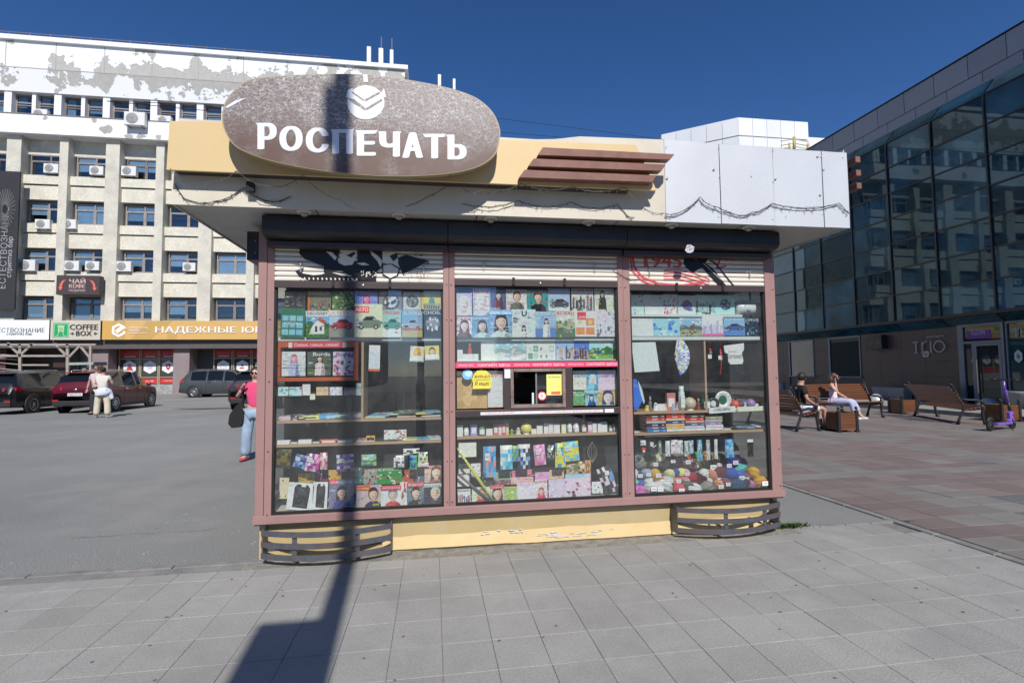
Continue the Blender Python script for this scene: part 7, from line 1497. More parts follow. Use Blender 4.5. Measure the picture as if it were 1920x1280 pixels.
# ================================================================ FAIRY LIGHTS along the roof edge
wire=M('garland_wire',(0.055,0.052,0.045),rough=.6); wireg=M('garland_wire_green',(0.12,0.115,0.09),rough=.6)
def garland(label,pts,Yf,n=1,mat=wire,sag=7,thick=.0022):
    t=MB(); g=random.Random(len(label))
    for s_ in range(n):
        for (x0,y0),(x1,y1) in zip(pts[:-1],pts[1:]):
            P=[]; sg=sag*(.75+.5*g.random()) if abs(x1-x0)>30 else 1; m_=max(6,int(abs(x1-x0)/7))
            for j in range(m_+1):
                u=j/m_; y=y0+(y1-y0)*u+sg*4*u*(1-u)+g.uniform(-.9,.9); P.append(PY(x0+(x1-x0)*u,y,Yf-.006-.006*s_+g.uniform(-.003,.003)))
            t.tube(P,thick,4,mat,cap=False)
            for j in range(1,m_,2):
                a=P[j]; t.tube([a,a+Vector((g.uniform(-.014,.014),-.004,g.uniform(-.028,.010)))],.0022,3,mat,cap=False)
    return tag(t.build('fairy_lights',mat,None,loc=tuple(PY(pts[0][0],pts[0][1],Yf))),label,'fairy lights','unlit fairy lights along the kiosk roof')
garland('unlit light string swagged under the left half of the yellow panel',[(319,316),(347,350),(394,340),(443,320),(505,349),(568,328),(640,376),(690,390)],YP,1,wireg,9)
garland('low light string looping by the small floodlight at the left roof corner',[(328,345),(345,372),(400,378),(457,352),(505,377),(545,368)],FY,2,wire,5)
garland('light string rising to the yellow panel right of the oval sign',[(762,388),(850,342)],FY,1,wireg,2)
garland('double light string in three swags under the right half of the yellow panel',[(868,352),(900,357),(976,345),(1075,351),(1172,352),(1200,385),(1248,400)],YP,2,wireg,7)
garland('lower light string in swags under the yellow panel, left of the metal sheets',[(866,382),(972,376),(1070,379),(1158,383),(1190,407)],FY,1,wire,9)
garland('thick bundled light string draped over the bare metal sheets',[(1248,402),(1270,400),(1312,369),(1345,388),(1375,401),(1410,398),(1447,381)],FY-.012,3,wire,5)
garland('light string with two strands sagging at the right end of the metal sheets',[(1447,381),(1574,381),(1592,400)],FY-.012,3,wire,9)
# ================================================================ WEEDS at the kiosk corner
wd=M('weed_leaf',(0.075,0.13,0.035),rough=.6,var=.3,scale=30,objrand=.2)
def weed(px,py,n,sp,h,label):
    c=PZ(px,py); b=MB(); g=random.Random(int(px))
    for _ in range(n):
        x=c.x+g.gauss(0,sp); y=c.y+g.gauss(0,sp*.22); a=g.uniform(0,6.28); L=h*g.uniform(.4,1.1); w_=L*.16; d=Vector((math.cos(a)*.7,math.sin(a)*.7,g.uniform(.4,1.2))).normalized(); s_=Vector((-d.y,d.x,0)).normalized()*w_; o=Vector((x,y,0.003))
        b.face([o,o+d*L*.5+s_,o+d*L,o+d*L*.5-s_])
    tag(b.build('weed_tuft',wd,None,loc=tuple(c)),label,'weeds')
weed(1481,989,420,.075,.055,'green weed tuft on the mortar at the right kiosk corner'); weed(1440,992,170,.08,.03,'low strip of weeds under the right bumper guard'); weed(586,1053,40,.02,.03,'tiny weed below the left bumper guard'); weed(1703,978,50,.03,.02,'small weed in a joint of the red paving')
# ================================================================ CARS
tyre=M('tyre_rubber',(0.018,0.018,0.019),rough=.85); rimm=M('alloy_rim',(0.45,0.46,0.48),rough=.3,metal=.8); cg_=M('car_glass',(0.008,0.010,0.013),rough=.04,spec=.5); dpl=M('dark_car_plastic',(0.022,0.022,0.024),rough=.6)
redl=M('tail_light_red',(0.42,0.008,0.012),rough=.12,spec=.8); chp=M('car_chrome',(0.7,0.7,0.72),rough=.12,metal=1)
def car(name,label,paint,loc,rz,L=4.4,H=1.66,Wd=1.84,plate=None,rails=True):
    T=thing(name,label,'car',loc,rz,None,local=True); k=L/4.4; hz=H/1.66; w=Wd/2
    # x, bottom, belt, roof, half width, half width at the roof
    st=[(-2.20,.46,.74,.80,.84,.80),(-2.15,.34,.98,1.03,.95,.86),(-2.02,.27,1.03,1.22,.985,.80),(-1.78,.25,1.04,1.54,1,.72),(-1.62,.25,1.03,1.60,1,.71),(-1.55,.24,1.03,1.61,1,.71),(-.72,.22,1.0,1.655,1,.72),(-.62,.22,1.0,1.66,1,.72),(.22,.22,.98,1.65,1,.72),(.32,.22,.98,1.645,1,.72),(.72,.22,.97,1.58,1,.70),(1.12,.22,.98,1.24,.995,.76),(1.34,.23,.99,1.05,.985,.80),(1.85,.27,.90,.95,.95,.74),(2.08,.33,.80,.84,.88,.66),(2.18,.44,.64,.67,.76,.55)]
    secs=[]
    for x,zb,zt,zr,ww,wt in st:
        zb,zt,zr=zb*hz,zt*hz,zr*hz; W_=ww*w; q=min(wt*w,W_)
        secs.append([(0,zb),(W_*.90,zb),(W_*.985,zb+.10),(W_*1.0,(zb+zt)*.5),(W_*.985,zt-.06),(W_*.955,zt),(q,zr-.05 if zr-zt>.12 else zr-.015),(q*.80,zr-.008),(0,zr+.012)])
    m_=9; body=MB(); vs=[]
    for (x,*_),s_ in zip(st,secs):
        for y,z in s_: vs.append((x*k,y,z))
        for y,z in s_[1:-1]: vs.append((x*k,-y,z))
    N=16
    def vi(i,j,sd): # j 0..8
        if j==0: return i*N
        if j==8: return i*N+8
        return i*N+j if sd>0 else i*N+8+j
    gl={}
    bf=[]
    for i in range(len(st)-1):
        for j in range(8):
            for sd in (1,-1):
                f=(vi(i,j,sd),vi(i,j+1,sd),vi(i+1,j+1,sd),vi(i+1,j,sd)); f=f if sd<0 else f[::-1]
                key=None
                if j==5 and i in (4,5) : key=('side_window',0,sd) if i==5 else None
                if j==5 and i==7: key=('side_window',1,sd)
                if j==5 and i in (9,10): key=('side_window',2,sd)
                if j in (6,7) and i in (2,): key=('rear_window',3,0)
                if j in (6,7) and i in (10,11): key=('windscreen',4,0)
                if key: gl.setdefault(key,[]).append(f)
                else: bf.append(f)
    bf.append(tuple([vi(0,j,1) for j in range(9)]+[vi(0,j,-1) for j in range(7,0,-1)])[::-1]); n_=len(st)-1
    bf.append(tuple([vi(n_,j,1) for j in range(9)]+[vi(n_,j,-1) for j in range(7,0,-1)]))
    body.mesh(vs,bf,None,None,True); B=body.build('body',paint,T)
    for key,f in gl.items():
        q=MB(); q.mesh(vs,f,None,None,True); o=q.build(key[0],cg_,T)
    def bx(nm,mat,*q,par=None,bev=.01):
        b=MB()
        for v in q: b.box(*v)
        o=b.build(nm,mat,par or T)
        if bev: bevel(o,bev,2)
        return o
    wr=.35*hz
    for sx in (-1.32,1.36):
        for sd in (1,-1):
            b=MB(); b.lathe([(wr+.075,0),(wr+.075,.03),(wr+.03,.04),(0,.04)],(sx*k,0,0),20,axis='y'); o=b.build('wheel_arch',dpl,T); o.location=(0,(w-.012)*1.0 if sd>0 else -(w-.012),wr+.0); o.rotation_euler=(0,0,0); o.scale=(1,1 if sd>0 else -1,1)
            b=MB(); b.lathe([(0,-.11),(wr*.66,-.11),(wr*.94,-.10),(wr,-.07),(wr,.05),(wr*.94,.085),(wr*.70,.09),(wr*.66,.05),(0,.05)],(sx*k,0,wr),24,axis='y'); o=b.build('wheel',tyre,T); o.location=(0,sd*(w-.045),0); o.scale=(1,sd,1)
            r=MB(); r.lathe([(wr*.64,.05),(wr*.68,.088),(wr*.62,.088),(wr*.58,.06)],(sx*k,0,wr),24,axis='y'); r.lathe([(0,.085),(wr*.14,.085),(wr*.16,.06)],(sx*k,0,wr),12,axis='y')
            for a in range(7):
                t=2*math.pi*a/7; 
                for da in (-.09,.09):
                    c,s_=math.cos(t+da),math.sin(t+da); c2,s2=math.cos(t),math.sin(t); P=[]
                    for rr_,wd_ in ((wr*.12,.018),(wr*.64,.022)):
                        for e in (-1,1): P.append((sx*k+c*rr_-s_*wd_*e,.078 if rr_<.1 else .07,wr+s_*rr_+c*wd_*e))
                    r.face([P[0],P[1],P[3],P[2]])
            ro=r.build('rim',rimm,o)
    # lights, bumper, plate
    for sd in (1,-1):
        b=MB(); y0,y1=sd*w*.52,sd*w*.965; b.mesh([(-2.185*k,y0,.90*hz),(-2.12*k,y1,.90*hz),(-1.86*k,sd*w*1.005,.93*hz),(-1.86*k,sd*w*1.003,1.02*hz),(-2.10*k,y1,1.04*hz),(-2.165*k,y0,1.02*hz)],[(0,1,4,5),(1,2,3,4)]); b.build('tail_light',redl,T)
        bx('reflector',redl,(-2.215*k,-2.19*k,min(sd*w*.62,sd*w*.85),max(sd*w*.62,sd*w*.85),.50*hz,.55*hz),bev=0)
        b=MB(); b.mesh([(2.10*k,sd*w*.55,.72*hz),(1.98*k,sd*w*.90,.74*hz),(1.72*k,sd*w*.965,.84*hz),(1.95*k,sd*w*.90,.88*hz),(2.09*k,sd*w*.55,.82*hz)],[(0,1,2,3,4)]); b.build('headlight',M('headlight_glass',(.6,.62,.65),rough=.05),T)
        b=MB(); b.ball((.98*k,sd*(w+.10),1.05*hz),.10,10,None,None,sc=(.7,1,.75)); b.build('wing_mirror',paint,T)
        bx('sill',dpl,(-.95*k,.98*k,sd*w*.90 if sd<0 else w*.93,-w*.93+.0 if sd<0 else w*1.005,.20*hz,.32*hz) if sd>0 else (-.95*k,.98*k,-w*1.005,-w*.93,.20*hz,.32*hz))
        for x in (-.52,.42): bx('door_handle',chp if sd<0 else paint,(x*k-.09,x*k+.09,min(sd*w*1.0,sd*(w*1.02+.01)),max(sd*w*1.0,sd*(w*1.02+.01)),.90*hz,.925*hz),bev=.004)
        for x in (-.67,.27,1.02): bx('door_seam',dpl,(x*k-.006,x*k+.006,min(sd*w*.99,sd*w*1.003),max(sd*w*.99,sd*w*1.003),.36*hz,.95*hz),bev=0)
        if rails: b=MB(); b.tube([(-1.5*k,sd*w*.66,1.62*hz),(-1.4*k,sd*w*.66,1.69*hz),(.35*k,sd*w*.66,1.70*hz),(.5*k,sd*w*.66,1.63*hz)],.016,6); b.build('roof_rail',chp,T)
        b=MB(); b.tube([(-1.6*k,sd*w*.975,1.035*hz),(-.6*k,sd*w*.975,1.01*hz),(1.0*k,sd*w*.97,.99*hz)],.009,5); b.build('window_trim',chp,T)
    bx('bumper',dpl,(-2.235*k,-2.05*k,-w*.86,w*.86,.30*hz,.50*hz),bev=.03); bx('bumper',dpl,(2.0*k,2.19*k,-w*.72,w*.72,.26*hz,.44*hz),bev=.03)
    bx('spoiler',paint,(-1.92*k,-1.62*k,-w*.62,w*.62,1.56*hz,1.60*hz),bev=.01)
    b=MB(); b.box(-2.212*k,-2.19*k,-.27,.27,.68*hz,.68*hz+.12,PRINT,(.02,.02,.02)); A=Art(b,(-2.213*k,.26,.68*hz+.005),-Y_,Z_,-X_,.52,.11,PRINT,step=.001,z0=.001); A.rect(0,0,1,1,(.75,.76,.78)); A.text(plate or 'О 990',.05,.15,.95,.85,(.04,.04,.05),bold=.02); b.build('number_plate',PRINT,T)
    b=MB(); b.lathe([(.0,0),(.06,.0),(.06,.01)],(-2.20*k,0,.93*hz),12,axis='x'); b.build('badge',chp,T)
    return T
pr_=lambda n,c,**k: M(n,c,rough=.35,coat=.3,metal=.0,var=.04,spec=.5,**k)
def at(px,py): return PZ(px,py)
rr0=at(215,771)
dark_red=pr_('dark_red_paint',(0.10,0.008,0.016)); blk=pr_('black_car_paint',(0.010,0.010,0.013)); gry=pr_('grey_car_paint',(0.050,0.058,0.062)); dgy=pr_('graphite_car_paint',(0.040,0.041,0.045))
car('parked_car','dark red SUV parked nose to the building, seen from behind with white number plate',dark_red,(rr0.x-.92+.0,rr0.y+1.32,0),R(90),plate='Н282СР196')
p=at(62,774); car('parked_car','black SUV at the left photo edge with red tail lights',blk,(p.x-.95,p.y+1.35,0),R(91),L=4.7,H=1.66,Wd=1.88,plate='К 414 ОР')
p=at(366,745); q=at(366,745); car('parked_car','grey green SUV parked side on near the shopfront with silver alloy wheels',gry,(p.x+1.32,p.y+.92,0),R(0),L=4.65,H=1.72,Wd=1.82,plate='Т 055')
p=at(433,768); car('parked_car','graphite SUV seen from behind, half hidden by the kiosk post',dgy,(p.x+.98,p.y+1.6,0),R(90),L=4.4,H=1.64,Wd=1.9,plate='О 990 А',rails=False)
# puddle stain
c=PZ(205,771); c=PZ(390,766); b=MB(); b.face([(c.x+1.3*math.cos(t)*(1+.2*math.sin(5*t)),c.y+.35*math.sin(t),.004) for t in [2*math.pi*i/24 for i in range(24)]]); ps=b.build('wet_patch',M('wet_asphalt',(.035,.036,.038),rough=.15),None,kind='structure')
# ================================================================ PLAZA FURNITURE
iron=M('cast_iron',(0.020,0.020,0.022),rough=.5,bump=.1,bscale=60); bsl=M('varnished_slat',(0.155,0.060,0.026),rough=.45,var=.22,scale=5,stretch=(3,3,8),coat=.08,objrand=.15)
def bench(label,loc,rz,L=1.9):
    T=thing('park_bench',label,'bench',loc,rz,'wooden slat benches on the plaza',local=True)
    for i in range(5):
        b=MB(); y=-.44+.088*i; z=.45-.018*i+ (.012 if i==0 else 0); b.box(-L/2,L/2,y,y+.072,z-.018,z+.014); bevel(b.build('seat_slat',bsl,T),.006,1)
    for i in range(7):
        b=MB(); z=.50+.068*i; y=.015+.028*i+.0035*i*i; b.box(-L/2,L/2,y,y+.024,z,z+.058); bevel(b.build('back_slat',bsl,T),.006,1)
    for sx in (-1,1):
        x=sx*(L/2-.06); b=MB(); P=lambda pts,r: b.tube([(x,y,z) for y,z in pts],r,7)
        P([(-.50,.03),(-.44,.02),(-.42,.12),(-.40,.28),(-.43,.42),(-.40,.47),(-.34,.46)],[.035,.04,.028,.034,.045,.04,.025]); P([(.14,.0),(.10,.14),(.02,.32),(-.02,.44),(.04,.58),(.12,.78),(.22,1.0),(.27,1.02)],[.042,.030,.03,.032,.025,.024,.024,.03]); P([(-.42,.41),(-.2,.38),(0,.37)],.028); P([(-.42,.44),(-.40,.56),(-.30,.62),(-.10,.62),(.08,.66)],[.025,.03,.028,.024,.022])
        b.ball((x,-.40,.58),.045,8); b.build('iron_frame',iron,T)
    return T
def planter(label,loc,rz,s=.56,h=.50):
    T=thing('wood_planter',label,'planter',loc,rz,'wood clad planter boxes on the plaza',local=True); q=s/2
    for sx in (-1,1):
        for sy in (-1,1): b=MB(); b.box(sx*q-.03,sx*q+.03,sy*q-.03,sy*q+.03,.0,h+.03); b.ball((sx*q,sy*q,h+.09),.036,8); b.tube([(sx*q,sy*q,h+.03),(sx*q,sy*q,h+.07)],.014,6); b.box(sx*q-.045,sx*q+.045,sy*q-.045,sy*q+.045,0,.03); b.build('corner_post',iron,T)
    for j in range(6):
        z=.05+(h-.06)*j/6; z1=z+(h-.06)/6-.006
        for k in range(4):
            b=MB(); v=((-q+.03,q-.03,-q-.010,-q+.012),(-q+.03,q-.03,q-.012,q+.010),(-q-.010,-q+.012,-q+.03,q-.03),(q-.012,q+.010,-q+.03,q-.03))[k]; b.box(*v,z,z1); b.build('side_slat',bsl,T)
    b=MB(); b.box(-q+.03,q-.03,-q+.03,q-.03,.05,h-.05); b.build('soil',M('dark_soil',(.03,.022,.016),rough=1),T)
    b=MB(); b.box(-q,q,-q-.015,q+.015,h-.008,h+.018); b.build('rim',iron,T) if False else None
    return T
g=PZ(1513,809); bench('wooden bench facing right with iron ends, on which the man in black sits',(g.x-.10,g.y+.98,0),R(90),2.0)
bx1=(g.x-.10,g.y+.98)
g=PZ(1535,770); bench('far wooden bench at the kiosk edge behind the man, mostly hidden',(g.x-1.9,g.y+1.6,0),R(90),1.9)
g2=PZ(1660,783); bench('wooden bench facing the camera, on which the woman on the phone sits',(g2.x-1.0,g2.y+.55,0),R(-4),2.1); bx2=(g2.x-1.0,g2.y+.55)
a=PZ(1727,781); c=PZ(1820,797); ang=math.atan2(c.y-a.y,c.x-a.x); bench('long wooden bench seen from behind beside the purple scooter',((a.x+c.x)/2,(a.y+c.y)/2+.1,0),ang+math.pi,(c-a).length*.97)
c=PZ(1577,808); planter('wooden planter box nearest the camera, before the seated man',(c.x,c.y,0),R(-3),.44,.46)
c=PZ(1693,775); planter('dark planter box with ball finials between the two long benches',(c.x,c.y,0),R(-4),.48,.46)
c=PZ(1878,789); planter('planter box with one lit wooden side behind the purple scooter',(c.x,c.y,0),R(-5),.50,.46)
alu2=M('silver_painted_dome',(0.55,0.56,0.58),rough=.42,metal=.3,var=.1,scale=6)
for i,(x,y,r_,l_) in enumerate(((1485,738,.30,'silver concrete dome bollard left of the seated man'),(1643,752,.30,'silver dome bollard right of the woman on the bench'),(1853,763,.32,'silver dome bollard behind the right planter'))):
    c=PZ(x,y+2); b=MB(); b.lathe([(r_*1.02,0),(r_*1.0,.04),(r_*.97,.10),(r_*.87,.19),(r_*.68,.27),(r_*.4,.33),(r_*.15,.352),(0,.355)],(c.x,c.y,0),20); tag(b.build('dome_bollard',alu2,None,loc=tuple(c)),l_,'bollard','silver dome bollards')
c=PZ(1678,748); T=thing('concrete_planter','long low concrete planter trough by the brown wall','planter',(19.0,c.y,.1)); b=MB(); yy=PXp(1645,740,18.9).y; y2=PXp(1708,740,18.9).y; b.prism([(yy,.62),(y2,.62),(y2+.15,.12),(yy-.15,.12)],'x',18.6,19.1); bevel(b.build('trough',M('dull_concrete',(.22,.22,.22),rough=.9,var=.1),T),.02,1)
yy=PXp(1777,735,18.9).y; T=thing('litter_bin','grey cylindrical litter bin by the brown wall','bin',(18.9,yy,.1)); b=MB(); b.lathe([(.17,.10),(.20,.14),(.21,.70),(.19,.74),(.17,.72),(0,.66)],(18.9,yy,0),16); b.build('bin_body',M('bin_grey',(.16,.17,.18),rough=.5),T); b=MB(); b.lathe([(.05,.0),(.05,.12)],(18.9,yy,0),8); b.build('bin_foot',iron,T)
yy=PXp(1918,730,18.6).y; b=MB(); b.lathe([(.20,.1),(.24,.2),(.34,.52),(.40,.60),(.40,.66),(.34,.66),(0,.60)],(18.5,yy,0),18); tag(b.build('stone_bowl',M('dull_concrete',(.22,.22,.22)),None,loc=(18.5,yy,.1)),'grey concrete bowl planter at the right photo edge','planter')
c=PZ(1490,728); b=MB(); b.lathe([(.16,.1),(.16,.62),(.10,.68),(0,.68)],(18.7,PXp(1466,720,18.7).y,0),12); tag(b.build('litter_bin',M('bin_grey',(.16,.17,.18)),None,loc=(18.7,PXp(1466,720,18.7).y,.1)),'dark litter bin by the wall right behind the kiosk post','bin')
a=PZ(1822,869); c=PZ(1873,868); b=MB(); b.face([(a.x,a.y,.006),(c.x,c.y,.006),(c.x,c.y+.05,.006),(a.x,a.y+.05,.006)]); tag(b.build('blue_chalk_mark',M('blue_chalk',(.10,.16,.28),rough=.9),None,loc=tuple(a)),'thin blue line marked on the plaza paving','marking')
# electric scooter
pur=M('purple_scooter_paint',(0.235,0.115,0.56),rough=.35,coat=.4,var=.04)
rw=PZ(1857,808); fw=PZ(1916,806); dv=(fw-rw); ang=math.atan2(dv.y,dv.x)+R(15)
T=thing('electric_scooter','purple rental kick scooter parked at the right photo edge','scooter',(rw.x,rw.y,0),ang,None,local=True)
Ls=1.02; sc_=1.0
def wheel(x):
    b=MB(); b.lathe([(.06,-.03),(.105,-.03),(.125,-.015),(.125,.015),(.105,.03),(.06,.03)],(x,0,.125),20,axis='y'); w_=b.build('wheel',tyre,T); b=MB(); b.lathe([(0,-.028),(.06,-.028),(.06,.028),(0,.028)],(x,0,.125),12,axis='y'); b.build('hub',iron,w_)
wheel(0); wheel(Ls-.06)
b=MB(); b.box(.16,.80,-.08,.08,.13,.185); b.prism([(.74,.14),(.86,.14),(.93,.30),(.88,.42),(.80,.40),(.82,.24)],'y',-.035,.035); bevel(b.build('deck',pur,T),.012,2)
b=MB(); b.box(.18,.78,-.07,.07,.186,.192); b.build('grip_mat',dpl,T)
b=MB(); b.tube([(-.13,0,.20),(-.06,0,.27),(.04,0,.285),(.16,0,.20)],[.02,.045,.045,.03],6); b.build('rear_mudguard',dpl,T)
b=MB(); b.tube([(.90,0,.40),(.84,0,.62)],.032,8,iron); b.tube([(.84,0,.60),(.70,0,1.12)],.026,8,pur); b.build('stem',pur,T)
b=MB(); b.tube([(.70,-.24,1.15),(.70,.24,1.15)],.014,6,iron); b.tube([(.70,-.26,1.15),(.70,-.14,1.15)],.019,8,iron); b.tube([(.70,.14,1.15),(.70,.26,1.15)],.019,8,iron); b.build('handlebar',iron,T)
b=MB(); b.tube([(.93,0,.34),(Ls-.06,.05,.125)],.016,6); b.tube([(.93,0,.34),(Ls-.06,-.05,.125)],.016,6); b.ball((.95,0,.36),.06,8,None,None,sc=(1.3,.7,.8)); b.build('fork',pur,T)
b=MB(); b.tube([(.5,-.08,.14),(.46,-.22,.01)],.010,5); b.build('kickstand',iron,T)
# ================================================================ PEOPLE
def skin_mesh(name,verts,edges,radii,mat,par,lv=2,root=0,col=None):
    me=bpy.data.meshes.new(name); me.from_pydata(verts,edges,[]); me.materials.append(mat)
    o=bpy.data.objects.new(name,me); COL.objects.link(o); o.parent=par
    me.skin_vertices.new() if False else None
    md=o.modifiers.new('skin','SKIN'); md.use_smooth_shade=True
    sv=me.skin_vertices
    if not len(sv): 
        bm=bmesh.new(); bm.from_mesh(me); bm.verts.layers.skin.verify(); bm.to_mesh(me); bm.free(); sv=me.skin_vertices
    for i,r in enumerate(radii):
        sv[0].data[i].radius=(r if isinstance(r,tuple) else (r,r)); sv[0].data[i].use_root=(i==root)
    subsurf(o,lv); return o
def solid(name,rgb,rough=.85,bump=.3): return M(name,rgb,rough=rough,var=.08,scale=8,bump=bump,bscale=120)
def person(label,loc,rz,J,skin,garments,hair,S_=1.0,glasses=False,shoes=None,cat='person',headturn=0):
    """J: joint name -> (x,y,z) in metres, facing -y; garments: list of (name, material, [(joint chain)], radii)"""
    T=thing('person',label,cat,loc,rz,None,local=True); T.scale=(S_,S_,S_)
    names=['pelvis','spine','chest','neck','head','crown','shL','elL','wrL','shR','elR','wrR','hipL','knL','anL','toeL','hipR','knR','anR','toeR']
    rad=[(.13,.10),(.115,.09),(.135,.095),.052,(.078,.092),(.062,.070),.058,.042,.029,.058,.042,.029,.085,.060,.042,.032,.085,.060,.042,.032]
    E=[(0,1),(1,2),(2,3),(3,4),(4,5),(2,6),(6,7),(7,8),(2,9),(9,10),(10,11),(0,12),(12,13),(13,14),(14,15),(0,16),(16,17),(17,18),(18,19)]
    skin_mesh('body',[J[n] for n in names],E,rad,skin,T)
    for nm,mt,chain,rads,root in garments:
        vs=[];ed=[];rr_=[];idx={}
        for seg in chain:
            prev=None
            for it in seg:
                key,pos=(it,J[it]) if isinstance(it,str) else (tuple(it[0]),it[0])
                if key not in idx: idx[key]=len(vs); vs.append(pos); rr_.append(rads[key] if isinstance(it,str) else it[1])
                if prev is not None: ed.append((prev,idx[key]))
                prev=idx[key]
        skin_mesh(nm,vs,ed,rr_,mt,T,root=0)
    h=Vector(J['head']); cr=Vector(J['crown']); 
    rot=Matrix.Rotation(headturn,3,'Z')
    def hp(x,y,z): return h+rot@Vector((x,y,z))
    b=MB(); b.ball(hp(0,.018,.035),.100,14,None,None,sc=(.88,1.0,1.05))
    if hair[1]=='long': b.tube([hp(0,.06,.04),hp(0,.085,-.08),hp(0,.08,-.20)],[.085,.08,.05],8)
    if hair[1]=='bun': b.ball(hp(0,.10,.03),.055,10)
    # cut the face free: hair ball sits back and up
    hb=b.build('hair',hair[0],T)
    f=MB(); f.ball(hp(0,-.042,-.005),.078,14,None,None,sc=(.86,.75,1.22)); f.ball(hp(0,-.108,-.015),.015,8,None,None,sc=(.75,1,1.2))
    for s_ in (-1,1): f.ball(hp(s_*.084,.0,-.005),.022,8,None,None,sc=(.4,.7,1.2))
    fo=f.build('face',skin,T)
    e=MB()
    for s_ in (-1,1): e.ball(hp(s_*.030,-.098,.012),.0095,8,None,None,sc=(1.3,.5,.7))
    e.build('eyes',M('dark_eye',(.02,.015,.012),rough=.2),fo)
    e=MB(); e.ball(hp(0,-.098,-.048),.017,8,None,None,sc=(1.2,.4,.36)); e.build('mouth',M('lips',(.35,.10,.09),rough=.4),fo)
    if glasses:
        g_=MB()
        for s_ in (-1,1): g_.ball(hp(s_*.034,-.106,.014),.028,10,None,None,sc=(1.05,.25,.8)); g_.tube([hp(s_*.058,-.095,.018),hp(s_*.082,0,.015)],.004,4)
        g_.build('sunglasses',M('black_glasses',(.008,.008,.009),rough=.1),T)
    for sd in ('L','R'):
        w_=Vector(J['wr'+sd]); d=(w_-Vector(J['el'+sd])).normalized(); hd=Vector(J.get('hd'+sd,d)).normalized(); sdv=hd.cross(Vector((0,0,1)) if abs(hd.z)<.9 else Vector((0,1,0))).normalized(); nv=hd.cross(sdv); q=MB()
        m3=Matrix((sdv,nv,hd)).transposed(); q.ball(w_+hd*.045,.040,10,None,None,sc=(1,.45,1.25),mtx=m3)
        for k in range(4):
            o=w_+hd*.075+sdv*(.028-.0185*k); L_=(.062,.072,.068,.052)[k]; q.tube([o-hd*.02,o+hd*L_*.5,o+hd*L_*.85+nv*.012,o+hd*L_+nv*.028],[.0095,.009,.008,.006],6)
        o=w_+hd*.03+sdv*.034; q.tube([o-sdv*.01,o+hd*.03+sdv*.018,o+hd*.055+sdv*.016+nv*.01],[.011,.010,.007],6)
        q.build('hand',skin,T)
    if shoes:
        for sd in ('L','R'):
            a=Vector(J['an'+sd]); t=Vector(J['toe'+sd]); d=(t-a); d.z=0; d.normalize(); q=MB(); zb=min(a.z,t.z)-.055; base=Vector((a.x,a.y,max(0,zb)))
            m3=Matrix((Vector((-d.y,d.x,0)),d,Vector((0,0,1)))).transposed().to_4x4(); m3.translation=base
            q.ball(base+d*.05+Vector((0,0,.04)),.05,12,None,None,sc=(.85,2.6,.85),mtx=Matrix((Vector((-d.y,d.x,0)),d,Vector((0,0,1)))).transposed()); q.build('shoe',shoes,T)
    return T
ST=dict(pelvis=(0,0,.93),spine=(0,.0,1.10),chest=(0,.0,1.33),neck=(0,.0,1.47),head=(0,-.005,1.60),crown=(0,.0,1.66),shL=(.17,0,1.38),elL=(.24,.03,1.12),wrL=(.25,-.04,.88),shR=(-.17,0,1.38),elR=(-.24,.03,1.12),wrR=(-.25,-.04,.88),hipL=(.09,0,.88),knL=(.11,-.02,.49),anL=(.12,.0,.09),toeL=(.14,-.14,.04),hipR=(-.09,0,.88),knR=(-.11,-.02,.49),anR=(-.12,0,.09),toeR=(-.14,-.14,.04))
SK1=M('skin_light',(0.55,0.33,0.25),rough=.5,var=.05); SK2=M('skin_tanned',(0.45,0.26,0.19),rough=.5,var=.05)
dh=M('dark_hair',(0.018,0.013,0.011),rough=.5,bump=.5,bscale=200); bh=M('brown_hair',(0.10,0.055,0.032),rough=.5,bump=.5,bscale=200)
GR=dict(pelvis=(.15,.12),spine=(.135,.11),chest=(.15,.115),neck=.062,shL=.075,elL=.058,wrL=.045,shR=.075,elR=.058,wrR=.045,hipL=(.105,.11),knL=.088,anL=.088,hipR=(.105,.11),knR=.088,anR=.088)
# woman in a pink shirt, half hidden by the kiosk post
pink=solid('pink_shirt',(0.72,0.075,0.20)); jean=M('light_denim',(0.30,0.40,0.53),rough=.9,var=.28,scale=9,fine=.15,fscale=120,bump=.4,bscale=90); blkf=solid('black_fabric',(.012,.012,.013)); pks=solid('pink_suede',(.50,.07,.11))
P1=dict(ST); P1.update(elR=(-.30,-.04,1.17),wrR=(-.205,-.15,1.30),hdR=(.5,-.2,.8),elL=(.25,.02,1.12),wrL=(.15,-.12,.93),toeR=(-.20,-.12,.04),anR=(-.155,0,.09),knR=(-.13,-.03,.5))
g=PZ(477,863)
gar=[('shirt',pink,[['pelvis','spine','chest',((0,0,1.44),.085)],['chest','shL',((.21,.015,1.24),.062)],['chest','shR',((-.235,-.02,1.26),.062)]],dict(GR,pelvis=(.145,.115)),0),('jeans',jean,[['pelvis','hipL','knL','anL'],['pelvis','hipR','knR','anR']],dict(GR,pelvis=(.152,.12),knL=.10,knR=.10,anL=.095,anR=.095),0)]
w1=person('woman in pink shirt and pale jeans with sunglasses, half behind the kiosk post',(g.x+.0,g.y,0),R(4),P1,SK1,gar,(dh,'bun'),.93,True,pks)
q=MB(); q.prism([(-.36,.62),(-.42,.70),(-.40,.86),(-.30,1.02),(-.20,1.10),(-.16,.95),(-.17,.74),(-.22,.63)],'y',-.13,-.02); q.tube([(-.20,-.06,1.08),(-.20,-.08,1.25),(-.15,-.06,1.44),(-.14,.05,1.44),(-.20,.06,1.1)],.017,6); bo=q.build('shoulder_bag',blkf,None); bo.location=w1.location; bo.rotation_euler=w1.rotation_euler; bo.scale=w1.scale; bevel(bo,.03,2); tag(bo,'soft black shoulder bag carried by the woman in pink','bag')
